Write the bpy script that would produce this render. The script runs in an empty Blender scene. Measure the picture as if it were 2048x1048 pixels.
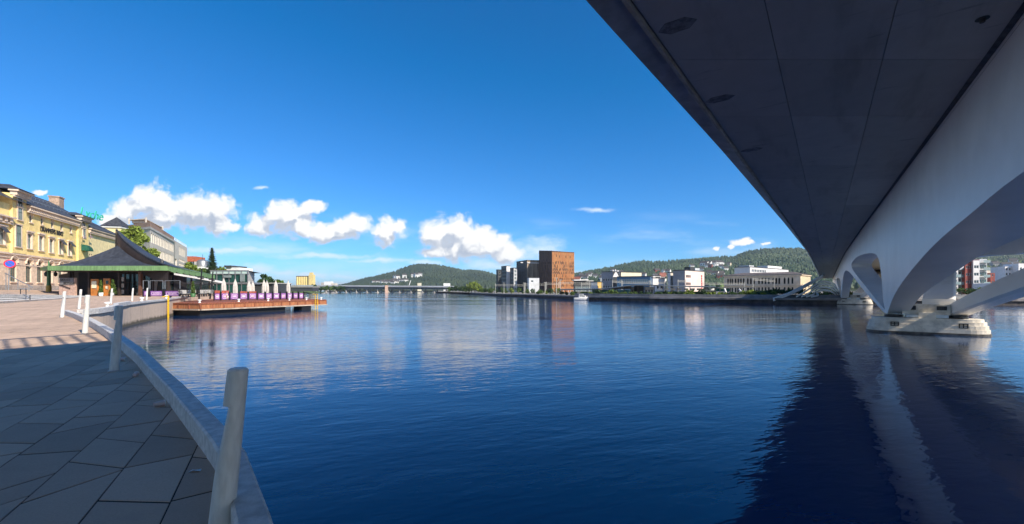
import bpy, math, random
import numpy as np
from mathutils import Vector, Matrix
from mathutils.geometry import tessellate_polygon

scene = bpy.context.scene
COL = scene.collection
random.seed(7)
rng = np.random.default_rng(11)

# ------------------------------------------------------------------ camera
E = 3.1                 # eye height above the river
F, CX, HZ = 860.0, 1024.0, 580.0
cam_d = bpy.data.cameras.new('camera')
cam_d.sensor_width = 36.0
cam_d.lens = 36.0 * F / 2048.0
cam_d.shift_y = (HZ - 524.0) / 2048.0
cam_d.clip_start = 0.05
cam_d.clip_end = 30000
cam = bpy.data.objects.new('camera', cam_d)
COL.objects.link(cam)
cam.location = (0, 0, E)
cam.rotation_euler = (math.radians(90), 0, 0)
scene.camera = cam

# ------------------------------------------------------------------ light
SUN_AZ, SUN_EL = math.radians(129.0), math.radians(36.5)
sun_d = bpy.data.lights.new('sun', 'SUN')
sun_d.energy = 3.45
sun_d.angle = math.radians(0.5)
sun_d.color = (1.0, 0.90, 0.76)
sun = bpy.data.objects.new('sun', sun_d)
COL.objects.link(sun)
sv = Vector((math.sin(SUN_AZ) * math.cos(SUN_EL), math.cos(SUN_AZ) * math.cos(SUN_EL), math.sin(SUN_EL)))
sun.rotation_euler = sv.to_track_quat('Z', 'Y').to_euler()
sun.location = (60, -40, 80)

scene.view_settings.view_transform = 'Standard'
scene.view_settings.look = 'None'
scene.view_settings.exposure = 1.03
scene.view_settings.gamma = 1.0
scene.view_settings.use_curve_mapping = False
scene.cycles.use_denoising = True
scene.cycles.use_adaptive_sampling = True
scene.cycles.adaptive_threshold = 0.02
scene.cycles.max_bounces = 7
scene.cycles.diffuse_bounces = 5
scene.cycles.glossy_bounces = 3
scene.cycles.transparent_max_bounces = 8
scene.cycles.caustics_reflective = True
scene.cycles.sample_clamp_indirect = 12.0
scene.cycles.caustics_refractive = False


# ------------------------------------------------------------------ node helpers
class NT:
    def __init__(self, tree):
        self.t = tree
        self.n = tree.nodes
        self.l = tree.links

    def node(self, kind, **kw):
        nd = self.n.new(kind)
        for k, v in kw.items():
            setattr(nd, k, v)
        return nd

    def put(self, sock, v):
        if isinstance(v, bpy.types.NodeSocket):
            self.l.new(v, sock)
        elif v is not None:
            sock.default_value = v

    def math(self, op, a, b=None, c=None, clamp=False):
        nd = self.node('ShaderNodeMath', operation=op, use_clamp=clamp)
        self.put(nd.inputs[0], a)
        if b is not None:
            self.put(nd.inputs[1], b)
        if c is not None:
            self.put(nd.inputs[2], c)
        return nd.outputs[0]

    def vmath(self, op, a, b=None, c=None):
        nd = self.node('ShaderNodeVectorMath', operation=op)
        self.put(nd.inputs[0], a)
        if b is not None:
            if op == 'SCALE':
                self.put(nd.inputs[3], b)
            else:
                self.put(nd.inputs[1], b)
        if c is not None:
            self.put(nd.inputs[2], c)
        return nd.outputs['Value'] if op in ('LENGTH', 'DOT_PRODUCT') else nd.outputs[0]

    def smooth(self, x, a, b, lo=0.0, hi=1.0):
        nd = self.node('ShaderNodeMapRange', interpolation_type='SMOOTHSTEP')
        self.put(nd.inputs[0], x)
        nd.inputs[1].default_value = a
        nd.inputs[2].default_value = b
        nd.inputs[3].default_value = lo
        nd.inputs[4].default_value = hi
        return nd.outputs[0]

    def lin(self, x, a, b, lo=0.0, hi=1.0):
        nd = self.node('ShaderNodeMapRange')
        self.put(nd.inputs[0], x)
        nd.inputs[1].default_value = a
        nd.inputs[2].default_value = b
        nd.inputs[3].default_value = lo
        nd.inputs[4].default_value = hi
        return nd.outputs[0]

    def noise(self, vec, scale, detail=4.0, rough=0.5, dim='3D', dist=0.0):
        nd = self.node('ShaderNodeTexNoise', noise_dimensions=dim)
        self.put(nd.inputs['Vector'], vec)
        nd.inputs['Scale'].default_value = scale
        nd.inputs['Detail'].default_value = detail
        nd.inputs['Roughness'].default_value = rough
        nd.inputs['Distortion'].default_value = dist
        return nd

    def mix(self, f, a, b, kind='RGBA', blend='MIX'):
        nd = self.node('ShaderNodeMix', data_type=kind)
        if kind == 'RGBA':
            nd.blend_type = blend
            ia, ib, io = 6, 7, 2
        else:
            ia, ib, io = 2, 3, 0
        self.put(nd.inputs[0], f)
        self.put(nd.inputs[ia], a)
        self.put(nd.inputs[ib], b)
        return nd.outputs[io]

    def xyz(self, x, y, z=0.0):
        nd = self.node('ShaderNodeCombineXYZ')
        self.put(nd.inputs[0], x)
        self.put(nd.inputs[1], y)
        self.put(nd.inputs[2], z)
        return nd.outputs[0]


# ------------------------------------------------------------------ sky with cumulus
def make_world():
    w = bpy.data.worlds.new('World')
    scene.world = w
    w.use_nodes = True
    w.node_tree.nodes.clear()
    t = NT(w.node_tree)
    sky = t.node('ShaderNodeTexSky', sky_type='NISHITA')
    sky.sun_disc = False
    sky.sun_elevation = SUN_EL
    sky.sun_rotation = SUN_AZ
    sky.altitude = 0
    sky.air_density = 1.0
    sky.dust_density = 0.0
    sky.ozone_density = 6.0
    grade = t.vmath('MULTIPLY_ADD', sky.outputs[0], (0.40, 0.67, 0.96), (-0.31, -0.06, 0.0))
    grade = t.vmath('MAXIMUM', grade, (0.02, 0.2, 0.5))

    tc = t.node('ShaderNodeTexCoord')
    sp = t.node('ShaderNodeSeparateXYZ')
    t.l.new(tc.outputs['Generated'], sp.inputs[0])
    dx, dy, dz = sp.outputs
    yy = t.math('MAXIMUM', dy, 0.08)
    u = t.math('DIVIDE', dx, yy)
    v = t.math('DIVIDE', dz, yy)
    p0 = t.xyz(u, v, 0.0)
    front = t.smooth(dy, 0.1, 0.3)

    def S(px, py):
        return (px - CX) / F, (HZ - py) / F

    # cumulus lumps: centre and radii
    lumps = [
        (300, 412, 52, 44), (348, 424, 50, 34), (392, 418, 46, 40), (436, 422, 42, 44), (255, 432, 42, 30),
        (222, 444, 32, 18), (330, 438, 90, 22), (430, 446, 54, 22), (462, 452, 24, 14),
        (566, 438, 44, 38), (530, 448, 46, 24), (598, 450, 44, 24), (618, 412, 36, 14), (592, 424, 30, 22),
        (644, 464, 38, 24), (684, 456, 38, 24), (716, 446, 28, 22), (668, 470, 50, 16),
        (772, 466, 36, 30), (792, 456, 20, 18),
        (878, 468, 44, 34), (914, 462, 46, 32), (950, 480, 52, 36), (984, 492, 44, 34), (1012, 508, 34, 24),
        (930, 500, 80, 26), (868, 504, 34, 14),
        (1478, 485, 20, 9), (1464, 495, 9, 5), (1494, 487, 16, 4.5), (1530, 488, 8, 3), (1432, 498, 5, 4),
        (78, 386, 24, 6),
    ]
    low = [
        (524, 536, 44, 10), (566, 545, 40, 9), (620, 552, 50, 8), (690, 552, 50, 8), (745, 560, 60, 9),
        (800, 552, 50, 9), (660, 568, 120, 7), (850, 524, 50, 7), (985, 532, 60, 12), (1040, 545, 60, 14), (1160, 550, 50, 8),
        (1075, 500, 60, 30), (480, 500, 130, 8), (640, 512, 120, 7), (760, 520, 100, 6), (1195, 420, 46, 5), (520, 376, 14, 4),
    ]

    def field(p, items):
        acc = None
        for (cx, cy, rx, ry) in items:
            a, b = S(cx, cy)
            ix, iy = F / (rx * 1.14), F / (ry * 1.14)
            q = t.vmath('MULTIPLY_ADD', p, (ix, iy, 0.0), (-a * ix, -b * iy, 0.0))
            d = t.math('SUBTRACT', 1.0, t.vmath('LENGTH', q))
            if acc is None:
                acc = d
            else:
                acc = t.math('SMOOTH_MAX', acc, d, 0.12)
        return acc

    # domain warp gives the ragged edge
    wn = t.noise(p0, 22.0, 4.0, 0.6)
    wv = t.vmath('SUBTRACT', wn.outputs['Color'], (0.5, 0.5, 0.5))
    wn2 = t.noise(p0, 8.0, 2.0, 0.5)
    wv2 = t.vmath('SUBTRACT', wn2.outputs['Color'], (0.5, 0.5, 0.5))
    pw = t.vmath('ADD', p0, t.vmath('MULTIPLY', wv, (0.040, 0.018, 0.0)))
    pw = t.vmath('ADD', pw, t.vmath('MULTIPLY', wv2, (0.05, 0.02, 0.0)))

    def billow(p):
        vor = t.node('ShaderNodeTexVoronoi', feature='F1', voronoi_dimensions='2D')
        t.put(vor.inputs['Vector'], p)
        vor.inputs['Scale'].default_value = 26.0
        vor.inputs['Detail'].default_value = 2.0
        vor.inputs['Roughness'].default_value = 0.55
        return t.math('SUBTRACT', 0.55, vor.outputs['Distance'])

    def dens(p):
        f = field(p, lumps)
        b = billow(p)
        n = t.noise(p, 34.0, 5.0, 0.62).outputs['Fac']
        f = t.math('MULTIPLY_ADD', b, 0.42, f)
        return t.math('MULTIPLY_ADD', t.math('SUBTRACT', n, 0.5), 0.75, f)

    d1 = dens(pw)
    off = t.vmath('ADD', pw, (0.014, 0.026, 0.0))
    d2 = dens(off)
    alpha = t.smooth(d1, -0.10, 0.42)
    grad = t.math('SUBTRACT', d1, d2)
    lit = t.smooth(grad, -0.22, 0.34)
    thick = t.smooth(d1, 0.0, 0.8)
    lit = t.math('MULTIPLY_ADD', t.math('SUBTRACT', 1.0, thick), 0.35, lit, clamp=True)
    ccol = t.mix(lit, (2.75, 3.2, 4.0, 1), (6.4, 6.4, 6.35, 1))
    # thin high veil
    vn = t.noise(t.vmath('MULTIPLY', p0, (1.0, 4.5, 1.0)), 4.0, 5.0, 0.55).outputs['Fac']
    vb = t.smooth(v, 0.02, 0.07)
    vt = t.smooth(v, 0.20, 0.09)
    veil = t.math('MULTIPLY', t.math('MULTIPLY', t.smooth(vn, 0.46, 0.78), vt), 0.55)
    # milky low band close to the horizon
    hz = t.math('MULTIPLY', t.smooth(v, 0.09, 0.0), 0.75)
    hn = t.noise(t.vmath('MULTIPLY', p0, (1.0, 3.5, 1.0)), 7.0, 6.0, 0.6).outputs['Fac']
    hz = t.math('MULTIPLY', hz, t.smooth(hn, 0.35, 0.65))
    veil = t.math('MAXIMUM', veil, hz)
    d3 = t.math('MULTIPLY_ADD', t.math('SUBTRACT', t.noise(t.vmath('MULTIPLY', pw, (0.6, 1.5, 1.0)), 24.0, 4.0, 0.6).outputs['Fac'], 0.5), 2.0, field(pw, low))
    veil = t.math('MAXIMUM', veil, t.smooth(d3, -0.15, 1.1, 0.0, 0.80))
    veil = t.math('MULTIPLY', veil, front)
    alpha = t.math('MULTIPLY', alpha, front)
    # unseen clouds added round the rest of the horizon to brighten the shade
    el = t.math('ARCSINE', t.math('MINIMUM', dz, 0.999))
    rn = t.noise(t.vmath('MULTIPLY', tc.outputs['Generated'], (1.0, 1.0, 2.6)), 3.2, 4.0, 0.55).outputs['Fac']
    rn = t.math('SUBTRACT', rn, t.math('ABSOLUTE', t.math('MULTIPLY_ADD', el, 0.75, -0.16)))
    hyp = t.math('SQRT', t.math('ADD', t.math('MULTIPLY', dx, dx), t.math('MULTIPLY', dy, dy)))
    ra = t.math('MULTIPLY', t.smooth(rn, 0.33, 0.52), t.smooth(t.math('DIVIDE', dy, t.math('MAXIMUM', hyp, 0.01)), 0.62, 0.45))
    ra = t.math('MULTIPLY', ra, t.smooth(dz, 0.0, 0.05))
    base = t.mix(ra, grade, (6.2, 6.3, 6.4, 1))
    c = t.mix(veil, base, (5.2, 6.0, 6.9, 1))
    c = t.mix(alpha, c, ccol)
    bg = t.node('ShaderNodeBackground')
    bg.inputs['Strength'].default_value = 0.085
    t.l.new(c, bg.inputs['Color'])
    bg0 = t.node('ShaderNodeBackground')
    bg0.inputs['Strength'].default_value = 0.085
    t.l.new(base, bg0.inputs['Color'])
    # the part of the sky that holds the seen clouds; elsewhere sky with the added ones only
    band = t.math('MULTIPLY', t.math('GREATER_THAN', dy, 0.1),
                  t.math('MULTIPLY', t.math('LESS_THAN', v, 0.30), t.math('GREATER_THAN', v, -0.02)))
    ms = t.node('ShaderNodeMixShader')
    t.l.new(band, ms.inputs[0])
    t.l.new(bg0.outputs[0], ms.inputs[1])
    t.l.new(bg.outputs[0], ms.inputs[2])
    out = t.node('ShaderNodeOutputWorld')
    t.l.new(ms.outputs[0], out.inputs['Surface'])
    w.cycles.sampling_method = 'MANUAL'
    w.cycles.sample_map_resolution = 512


make_world()


# ------------------------------------------------------------------ coordinate helpers
def PX(px, d):
    """x of the place that lies d metres ahead in the direction of column px"""
    return (px - CX) / F * d


def PZ(py, d):
    return E + (HZ - py) / F * d


def P3(px, py, d):
    return (PX(px, d), d, PZ(py, d))


# ------------------------------------------------------------------ materials
MATS = {}


def pm(name, col, rough=0.75, var=0.12, scale=2.0, bump=0.15, metal=0.0, spec=0.4, big=0.12, col2=None, stretch=(1, 1, 1), bscale=None):
    """procedural surface: base colour with fine and broad variation and a fine relief"""
    if name in MATS:
        return MATS[name]
    m = bpy.data.materials.new(name)
    m.use_nodes = True
    t = NT(m.node_tree)
    b = t.n['Principled BSDF']
    tc = t.node('ShaderNodeTexCoord')
    vec = tc.outputs['Object']
    if stretch != (1, 1, 1):
        vec = t.vmath('MULTIPLY', vec, stretch)
    n1 = t.noise(vec, scale, 5.0, 0.6).outputs['Fac']
    n2 = t.noise(vec, scale * 0.11, 3.0, 0.5).outputs['Fac']
    c1 = tuple(max(0, c * (1 - var * 2)) for c in col) + (1,)
    cb = col2 if col2 else tuple(min(1, c * (1 + var * 2)) for c in col)
    c2 = tuple(cb[:3]) + (1,)
    c = t.mix(t.smooth(n1, 0.3, 0.7), c1, c2)
    k = t.lin(n2, 0.3, 0.7, 1 - big, 1 + big)
    c = t.vmath('SCALE', c, k)
    t.l.new(c, b.inputs['Base Color'])
    b.inputs['Roughness'].default_value = rough
    b.inputs['Metallic'].default_value = metal
    b.inputs['Specular IOR Level'].default_value = spec
    if bump > 0:
        nb = t.noise(vec, bscale or scale * 6, 3.0, 0.6).outputs['Fac']
        bp = t.node('ShaderNodeBump')
        bp.inputs['Strength'].default_value = bump
        bp.inputs['Distance'].default_value = 0.02
        t.l.new(nb, bp.inputs['Height'])
        t.l.new(bp.outputs[0], b.inputs['Normal'])
    MATS[name] = m
    return m


def glass_mat(name, col=(0.02, 0.03, 0.035), rough=0.04, wav=0.02):
    if name in MATS:
        return MATS[name]
    m = bpy.data.materials.new(name)
    m.use_nodes = True
    t = NT(m.node_tree)
    b = t.n['Principled BSDF']
    tc = t.node('ShaderNodeTexCoord')
    inf = t.node('ShaderNodeObjectInfo')
    n = t.noise(t.vmath('ADD', tc.outputs['Object'], inf.outputs['Location']), 0.9, 2.0, 0.5).outputs['Fac']
    c = t.mix(n, tuple(x * 0.5 for x in col) + (1,), tuple(x * 1.6 for x in col) + (1,))
    t.l.new(c, b.inputs['Base Color'])
    b.inputs['Roughness'].default_value = rough
    b.inputs['Specular IOR Level'].default_value = 0.8
    bp = t.node('ShaderNodeBump')
    bp.inputs['Strength'].default_value = wav
    t.l.new(n, bp.inputs['Height'])
    t.l.new(bp.outputs[0], b.inputs['Normal'])
    MATS[name] = m
    return m


def leaf_mat(name, c1, c2, broad=0.0):
    if name in MATS:
        return MATS[name]
    m = bpy.data.materials.new(name)
    m.use_nodes = True
    t = NT(m.node_tree)
    b = t.n['Principled BSDF']
    g = t.node('ShaderNodeNewGeometry')
    tc = t.node('ShaderNodeTexCoord')
    n = t.noise(tc.outputs['Object'], 0.6, 2.0, 0.5).outputs['Fac']
    f = t.math('MULTIPLY_ADD', g.outputs['Random Per Island'], 0.6, t.math('MULTIPLY', n, 0.4))
    if broad:
        nb = t.noise(tc.outputs['Object'], broad, 4.0, 0.6).outputs['Fac']
        f = t.math('ADD', t.math('MULTIPLY', f, 0.55), t.smooth(nb, 0.38, 0.66, 0.0, 0.55))
    c = t.mix(f, c1 + (1,), c2 + (1,))
    t.l.new(c, b.inputs['Base Color'])
    b.inputs['Roughness'].default_value = 0.6
    b.inputs['Specular IOR Level'].default_value = 0.25
    MATS[name] = m
    return m


# ------------------------------------------------------------------ mesh builder
class MB:
    def __init__(self):
        self.v = []
        self.f = []
        self.mi = []
        self.sm = []

    def quad(self, a, b, c, d, mi=0, sm=False):
        k = len(self.v)
        self.v += [tuple(a), tuple(b), tuple(c), tuple(d)]
        self.f.append((k, k + 1, k + 2, k + 3))
        self.mi.append(mi)
        self.sm.append(sm)

    def poly(self, pts, mi=0, sm=False):
        k = len(self.v)
        self.v += [tuple(p) for p in pts]
        self.f.append(tuple(range(k, k + len(pts))))
        self.mi.append(mi)
        self.sm.append(sm)

    def grid(self, rows, mi=0, sm=True, closed=False):
        """rows of points, shared vertices"""
        k = len(self.v)
        n = len(rows[0])
        for r in rows:
            self.v += [tuple(p) for p in r]
        for i in range(len(rows) - 1):
            for j in range(n if closed else n - 1):
                j2 = (j + 1) % n
                self.f.append((k + i * n + j, k + i * n + j2, k + (i + 1) * n + j2, k + (i + 1) * n + j))
                self.mi.append(mi)
                self.sm.append(sm)

    def box(self, c, s, rz=0.0, mi=0):
        """box with centre c, full sizes s, turned by rz"""
        ca, sa = math.cos(rz), math.sin(rz)
        k = len(self.v)
        for dz in (-0.5, 0.5):
            for dx, dy in ((-0.5, -0.5), (0.5, -0.5), (0.5, 0.5), (-0.5, 0.5)):
                x, y = dx * s[0], dy * s[1]
                self.v.append((c[0] + x * ca - y * sa, c[1] + x * sa + y * ca, c[2] + dz * s[2]))
        for q in ((3, 2, 1, 0), (4, 5, 6, 7), (0, 1, 5, 4), (1, 2, 6, 5), (2, 3, 7, 6), (3, 0, 4, 7)):
            self.f.append(tuple(k + i for i in q))
            self.mi.append(mi)
            self.sm.append(False)

    def beam(self, a, b, w, h, mi=0, up=(0, 0, 1), w2=None, h2=None):
        """rectangular bar from a to b"""
        a, b = Vector(a), Vector(b)
        d = (b - a).normalized()
        s = d.cross(Vector(up))
        if s.length < 1e-5:
            s = Vector((1, 0, 0))
        s.normalize()
        u = s.cross(d).normalized()
        k = len(self.v)
        for p, ww, hh in ((a, w, h), (b, w2 or w, h2 or h)):
            for i, j in ((-0.5, -0.5), (0.5, -0.5), (0.5, 0.5), (-0.5, 0.5)):
                self.v.append(tuple(p + s * (i * ww) + u * (j * hh)))
        for q in ((0, 1, 2, 3), (7, 6, 5, 4), (0, 4, 5, 1), (1, 5, 6, 2), (2, 6, 7, 3), (3, 7, 4, 0)):
            self.f.append(tuple(k + i for i in q))
            self.mi.append(mi)
            self.sm.append(False)

    def tube(self, a, b, r0, r1=None, n=10, mi=0, caps=True, sm=True):
        r1 = r0 if r1 is None else r1
        a, b = Vector(a), Vector(b)
        d = (b - a).normalized()
        s = d.orthogonal().normalized()
        u = d.cross(s)
        rows = []
        for p, r in ((a, r0), (b, r1)):
            rows.append([tuple(p + (s * math.cos(i * math.tau / n) + u * math.sin(i * math.tau / n)) * r) for i in range(n)])
        self.grid(rows, mi, sm, True)
        if caps:
            self.poly(rows[0][::-1], mi)
            self.poly(rows[1], mi)

    def lathe(self, base, prof, n=16, mi=0, sm=True, tilt=None):
        """prof: list of (r, z) from the bottom up"""
        rows = []
        for r, z in prof:
            ring = []
            for i in range(n):
                q = Vector((r * math.cos(i * math.tau / n), r * math.sin(i * math.tau / n), z))
                if tilt is not None:
                    q = tilt @ q
                ring.append((base[0] + q.x, base[1] + q.y, base[2] + q.z))
            rows.append(ring)
        self.grid(rows, mi, sm, True)
        if prof[-1][0] > 1e-4:
            self.poly(rows[-1], mi)
        if prof[0][0] > 1e-4:
            self.poly(rows[0][::-1], mi)

    def prism(self, pts, z0, z1, mi=0, cap=True):
        """vertical prism over a counter-clockwise outline"""
        n = len(pts)
        for i in range(n):
            a, b = pts[i], pts[(i + 1) % n]
            self.quad((a[0], a[1], z0), (b[0], b[1], z0), (b[0], b[1], z1), (a[0], a[1], z1), mi)
        if cap:
            self.poly([(p[0], p[1], z1) for p in pts], mi)
            self.poly([(p[0], p[1], z0) for p in pts][::-1], mi)

    def mesh(self, name, mats):
        me = bpy.data.meshes.new(name)
        me.from_pydata(self.v, [], self.f)
        for m in (mats if isinstance(mats, (list, tuple)) else [mats]):
            me.materials.append(m)
        me.polygons.foreach_set('material_index', self.mi)
        me.polygons.foreach_set('use_smooth', self.sm)
        me.update()
        return me

    def build(self, name, mats, parent=None, **tags):
        o = bpy.data.objects.new(name, self.mesh(name, mats))
        COL.objects.link(o)
        if parent is not None:
            adopt(o, parent)
        tag(o, **tags)
        return o


def adopt(o, parent):
    o.parent = parent
    o.matrix_parent_inverse = WM(parent).inverted()


def WM(o):
    """world matrix worked out without a depsgraph update"""
    m = o.matrix_basis.copy()
    if o.parent is not None:
        m = WM(o.parent) @ o.matrix_parent_inverse @ m
    return m


def tag(o, label=None, cat=None, group=None, kind=None):
    if label:
        o['label'] = label
    if cat:
        o['category'] = cat
    if group:
        o['group'] = group
    if kind:
        o['kind'] = kind
    return o


def thing(name, label, cat, loc=(0, 0, 0), group=None):
    o = bpy.data.objects.new(name, None)
    o.empty_display_size = 0.3
    COL.objects.link(o)
    o.location = loc
    return tag(o, label, cat, group)


def inst(mesh, name, parent, loc, rz=0.0, scale=None):
    """a further object on shared mesh data, placed in the world and parented"""
    o = bpy.data.objects.new(name, mesh)
    COL.objects.link(o)
    o.location = loc
    o.rotation_euler = (0, 0, rz)
    if scale:
        o.scale = scale
    if parent is not None:
        o.parent = parent
        o.matrix_parent_inverse = WM(parent).inverted()
    return o


def dup(root, loc, rz=None, label=None, scale=None):
    """copy of a thing with its parts and sub-parts"""
    r = root.copy()
    COL.objects.link(r)
    r.location = loc
    if rz is not None:
        r.rotation_euler = (0, 0, rz)
    if scale is not None:
        r.scale = (scale,) * 3
    if label:
        r['label'] = label
    for ch in list(root.children):
        c = ch.copy()
        COL.objects.link(c)
        c.parent = r
        for g in ch.children:
            d = g.copy()
            COL.objects.link(d)
            d.parent = c
    return r


def text(name, body, parent, loc, size, rz, mat, depth=0.03, sx=1.0, tilt=90, shear=0.0):
    cu = bpy.data.curves.new(name, 'FONT')
    cu.body = body
    cu.size = size
    cu.extrude = depth
    cu.shear = shear
    cu.materials.append(mat)
    tmp = bpy.data.objects.new(name, cu)
    COL.objects.link(tmp)
    dg = bpy.context.evaluated_depsgraph_get()
    me = bpy.data.meshes.new_from_object(tmp.evaluated_get(dg))
    me.name = name
    bpy.data.objects.remove(tmp)
    o = bpy.data.objects.new(name, me)
    COL.objects.link(o)
    o.location = loc
    o.rotation_euler = (math.radians(tilt), 0, rz)
    o.scale = (sx, 1, 1)
    if parent is not None:
        o.parent = parent
        o.matrix_parent_inverse = WM(parent).inverted()
    return o


# ------------------------------------------------------------------ shared materials
M = dict(
    concrete=pm('concrete', (0.36, 0.34, 0.31), 0.85, 0.1, 3.0),
    quay=pm('quay_concrete', (0.36, 0.29, 0.23), 0.9, 0.16, 2.2, 0.3, big=0.25, stretch=(1.6, 1.6, 0.25)),
    kerb=pm('kerb_granite', (0.54, 0.53, 0.51), 0.7, 0.1, 9.0, 0.25, big=0.1),
    white=pm('white_paint', (0.78, 0.78, 0.76), 0.5, 0.03, 2.0, 0.03),
    black=pm('black_metal', (0.015, 0.015, 0.017), 0.4, 0.1, 4.0, 0.05),
    dark=pm('dark_grey_metal', (0.05, 0.052, 0.056), 0.5, 0.1, 3.0, 0.05),
    steel=pm('grey_steel', (0.32, 0.33, 0.34), 0.4, 0.08, 3.0, 0.05, metal=0.6),
    slate=pm('slate_roof', (0.055, 0.058, 0.066), 0.6, 0.25, 1.6, 0.6, bscale=5, stretch=(1, 1, 2.5)),
    glass=glass_mat('window_glass'),
    glassb=glass_mat('blue_glass', (0.03, 0.07, 0.10)),
    glassg=glass_mat('green_glass', (0.02, 0.07, 0.06)),
    glassl=glass_mat('pale_glass', (0.22, 0.27, 0.27), 0.08),
    wframe=pm('window_frame_green_grey', (0.10, 0.14, 0.12), 0.5, 0.06, 3.0, 0.02),
    wwhite=pm('window_frame_white', (0.7, 0.7, 0.68), 0.5, 0.04, 3.0, 0.02),
    trunk=pm('bark', (0.08, 0.06, 0.045), 0.9, 0.25, 4.0, 0.5),
    leaf=leaf_mat('leaf_green', (0.035, 0.075, 0.018), (0.12, 0.19, 0.035)),
    leafy=leaf_mat('leaf_yellow_green', (0.09, 0.14, 0.02), (0.24, 0.30, 0.05)),
    leafd=leaf_mat('leaf_dark', (0.015, 0.04, 0.014), (0.05, 0.10, 0.035)),
    spruce=leaf_mat('spruce_needles', (0.02, 0.045, 0.018), (0.06, 0.10, 0.045)),
)


# ------------------------------------------------------------------ windows and walls
WIN = {}


def window_mesh(w, h, arch, frame, pane, cols=2, rows=2, fw=0.09):
    key = (round(w, 2), round(h, 2), arch, frame.name, pane.name, cols, rows)
    if key in WIN:
        return WIN[key]
    mb = MB()
    # local: x along the wall, y outwards is -y, z up; origin bottom left, on the pane plane
    mb.quad((0, 0, 0), (w, 0, 0), (w, 0, h), (0, 0, h), 1)
    d = 0.06
    for i in range(cols + 1):
        x = w * i / cols
        x = min(max(x, fw / 2), w - fw / 2)
        mb.box((x, -d / 2, h / 2), (fw if i in (0, cols) else fw * 0.7, d, h), 0, 0)
    for j in range(rows + 1):
        z = h * (j / rows if rows != 2 else (0, 0.62, 1)[j])
        z = min(max(z, fw / 2), h - fw / 2)
        mb.box((w / 2, -d / 2 - 0.002, z), (w, d, fw if j in (0, rows) else fw * 0.7), 0, 0)
    WIN[key] = mb.mesh('window', [frame, pane])
    return WIN[key]


def facade(mb, parent, A, B, z0, z1, ops, frame, pane, depth=0.22, mi=0, mi_rev=0, wname='window', cols=2, rows=2, split=False):
    """wall from A to B (left to right seen from outside) with real openings; ops: (u0,u1,v0,v1[,arch])"""
    A, B = Vector((A[0], A[1])), Vector((B[0], B[1]))
    L = (B - A).length
    t = (B - A) / L
    n = Vector((t.y, -t.x))
    rz = math.atan2(t.y, t.x)

    def pt(u, v, d=0.0):
        q = A + t * u - n * d
        return (q.x, q.y, z0 + v)
    us = sorted({0.0, L} | {round(o[0], 4) for o in ops} | {round(o[1], 4) for o in ops})
    vs = sorted({0.0, z1 - z0} | {round(o[2], 4) for o in ops} | {round(o[3], 4) for o in ops})
    us = [u for u in us if -1e-6 <= u <= L + 1e-6]
    vs = [v for v in vs if -1e-6 <= v <= z1 - z0 + 1e-6]
    for i in range(len(us) - 1):
        um = (us[i] + us[i + 1]) / 2
        run = None
        for j in range(len(vs) - 1):
            vm = (vs[j] + vs[j + 1]) / 2
            hole = any(o[0] < um < o[1] and o[2] < vm < o[3] for o in ops)
            if not hole:
                if run is None:
                    run = vs[j]
            if (hole or j == len(vs) - 2) and run is not None:
                top = vs[j] if hole else vs[j + 1]
                if top > run:
                    mb.quad(pt(us[i], run), pt(us[i + 1], run), pt(us[i + 1], top), pt(us[i], top), mi)
                run = None
    for o in ops:
        u0, u1, v0, v1 = o[:4]
        arch = len(o) > 4 and o[4]
        mb.quad(pt(u0, v0), pt(u0, v0, depth), pt(u0, v1, depth), pt(u0, v1), mi_rev)
        mb.quad(pt(u1, v0, depth), pt(u1, v0), pt(u1, v1), pt(u1, v1, depth), mi_rev)
        mb.quad(pt(u0, v0), pt(u1, v0), pt(u1, v0, depth), pt(u0, v0, depth), mi_rev)
        mb.quad(pt(u0, v1, depth), pt(u1, v1, depth), pt(u1, v1), pt(u0, v1), mi_rev)
        if arch:                                   # spandrels make the round head
            r = (u1 - u0) / 2
            c = (u0 + u1) / 2
            vc = v1 - r
            k = 6
            for s in (-1, 1):
                pts = [pt(c + s * r, v1, 0.004)]
                arc = [pt(c + s * r * math.cos(a), vc + r * math.sin(a), 0.004) for a in [i * math.pi / 2 / k for i in range(k + 1)]]
                pts = [pt(c + s * r, v1, 0.004)] + (arc[::-1] if s < 0 else arc[::-1])
                if s < 0:
                    pts = [pts[0]] + pts[1:][::-1]
                mb.poly(pts, mi)
                for a in range(k):
                    p, q = arc[a], arc[a + 1]
                    p2 = (p[0] - n.x * depth, p[1] - n.y * depth, p[2])
                    q2 = (q[0] - n.x * depth, q[1] - n.y * depth, q[2])
                    mb.quad(p, q, q2, p2, mi_rev)
        me = window_mesh(u1 - u0, v1 - v0, arch, frame, pane, cols, rows)
        q = pt(u0, v0, depth * 0.9)
        inst(me, wname, parent, q, rz)
    return A, t, n, L, rz


def plain_wall(mb, A, B, z0, z1, mi=0):
    mb.quad((A[0], A[1], z0), (B[0], B[1], z0), (B[0], B[1], z1), (A[0], A[1], z1), mi)


def win_grid(L, H, nu, nv, w, h, u_off=0.5, v_off=1.0, arch=False, u_end=None, v_step=None):
    """regular rows of openings"""
    u_end = L - u_off if u_end is None else u_end
    ops = []
    for j in range(nv):
        v = v_off + j * (v_step or (H - v_off) / nv)
        for i in range(nu):
            u = u_off + (i + 0.5) * (u_end - u_off) / nu - w / 2
            ops.append((u, u + w, v, v + h, arch))
    return ops


def ngon_roof(mb, pts, z, mi=0):
    mb.poly([(p[0], p[1], z) for p in pts], mi)


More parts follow.
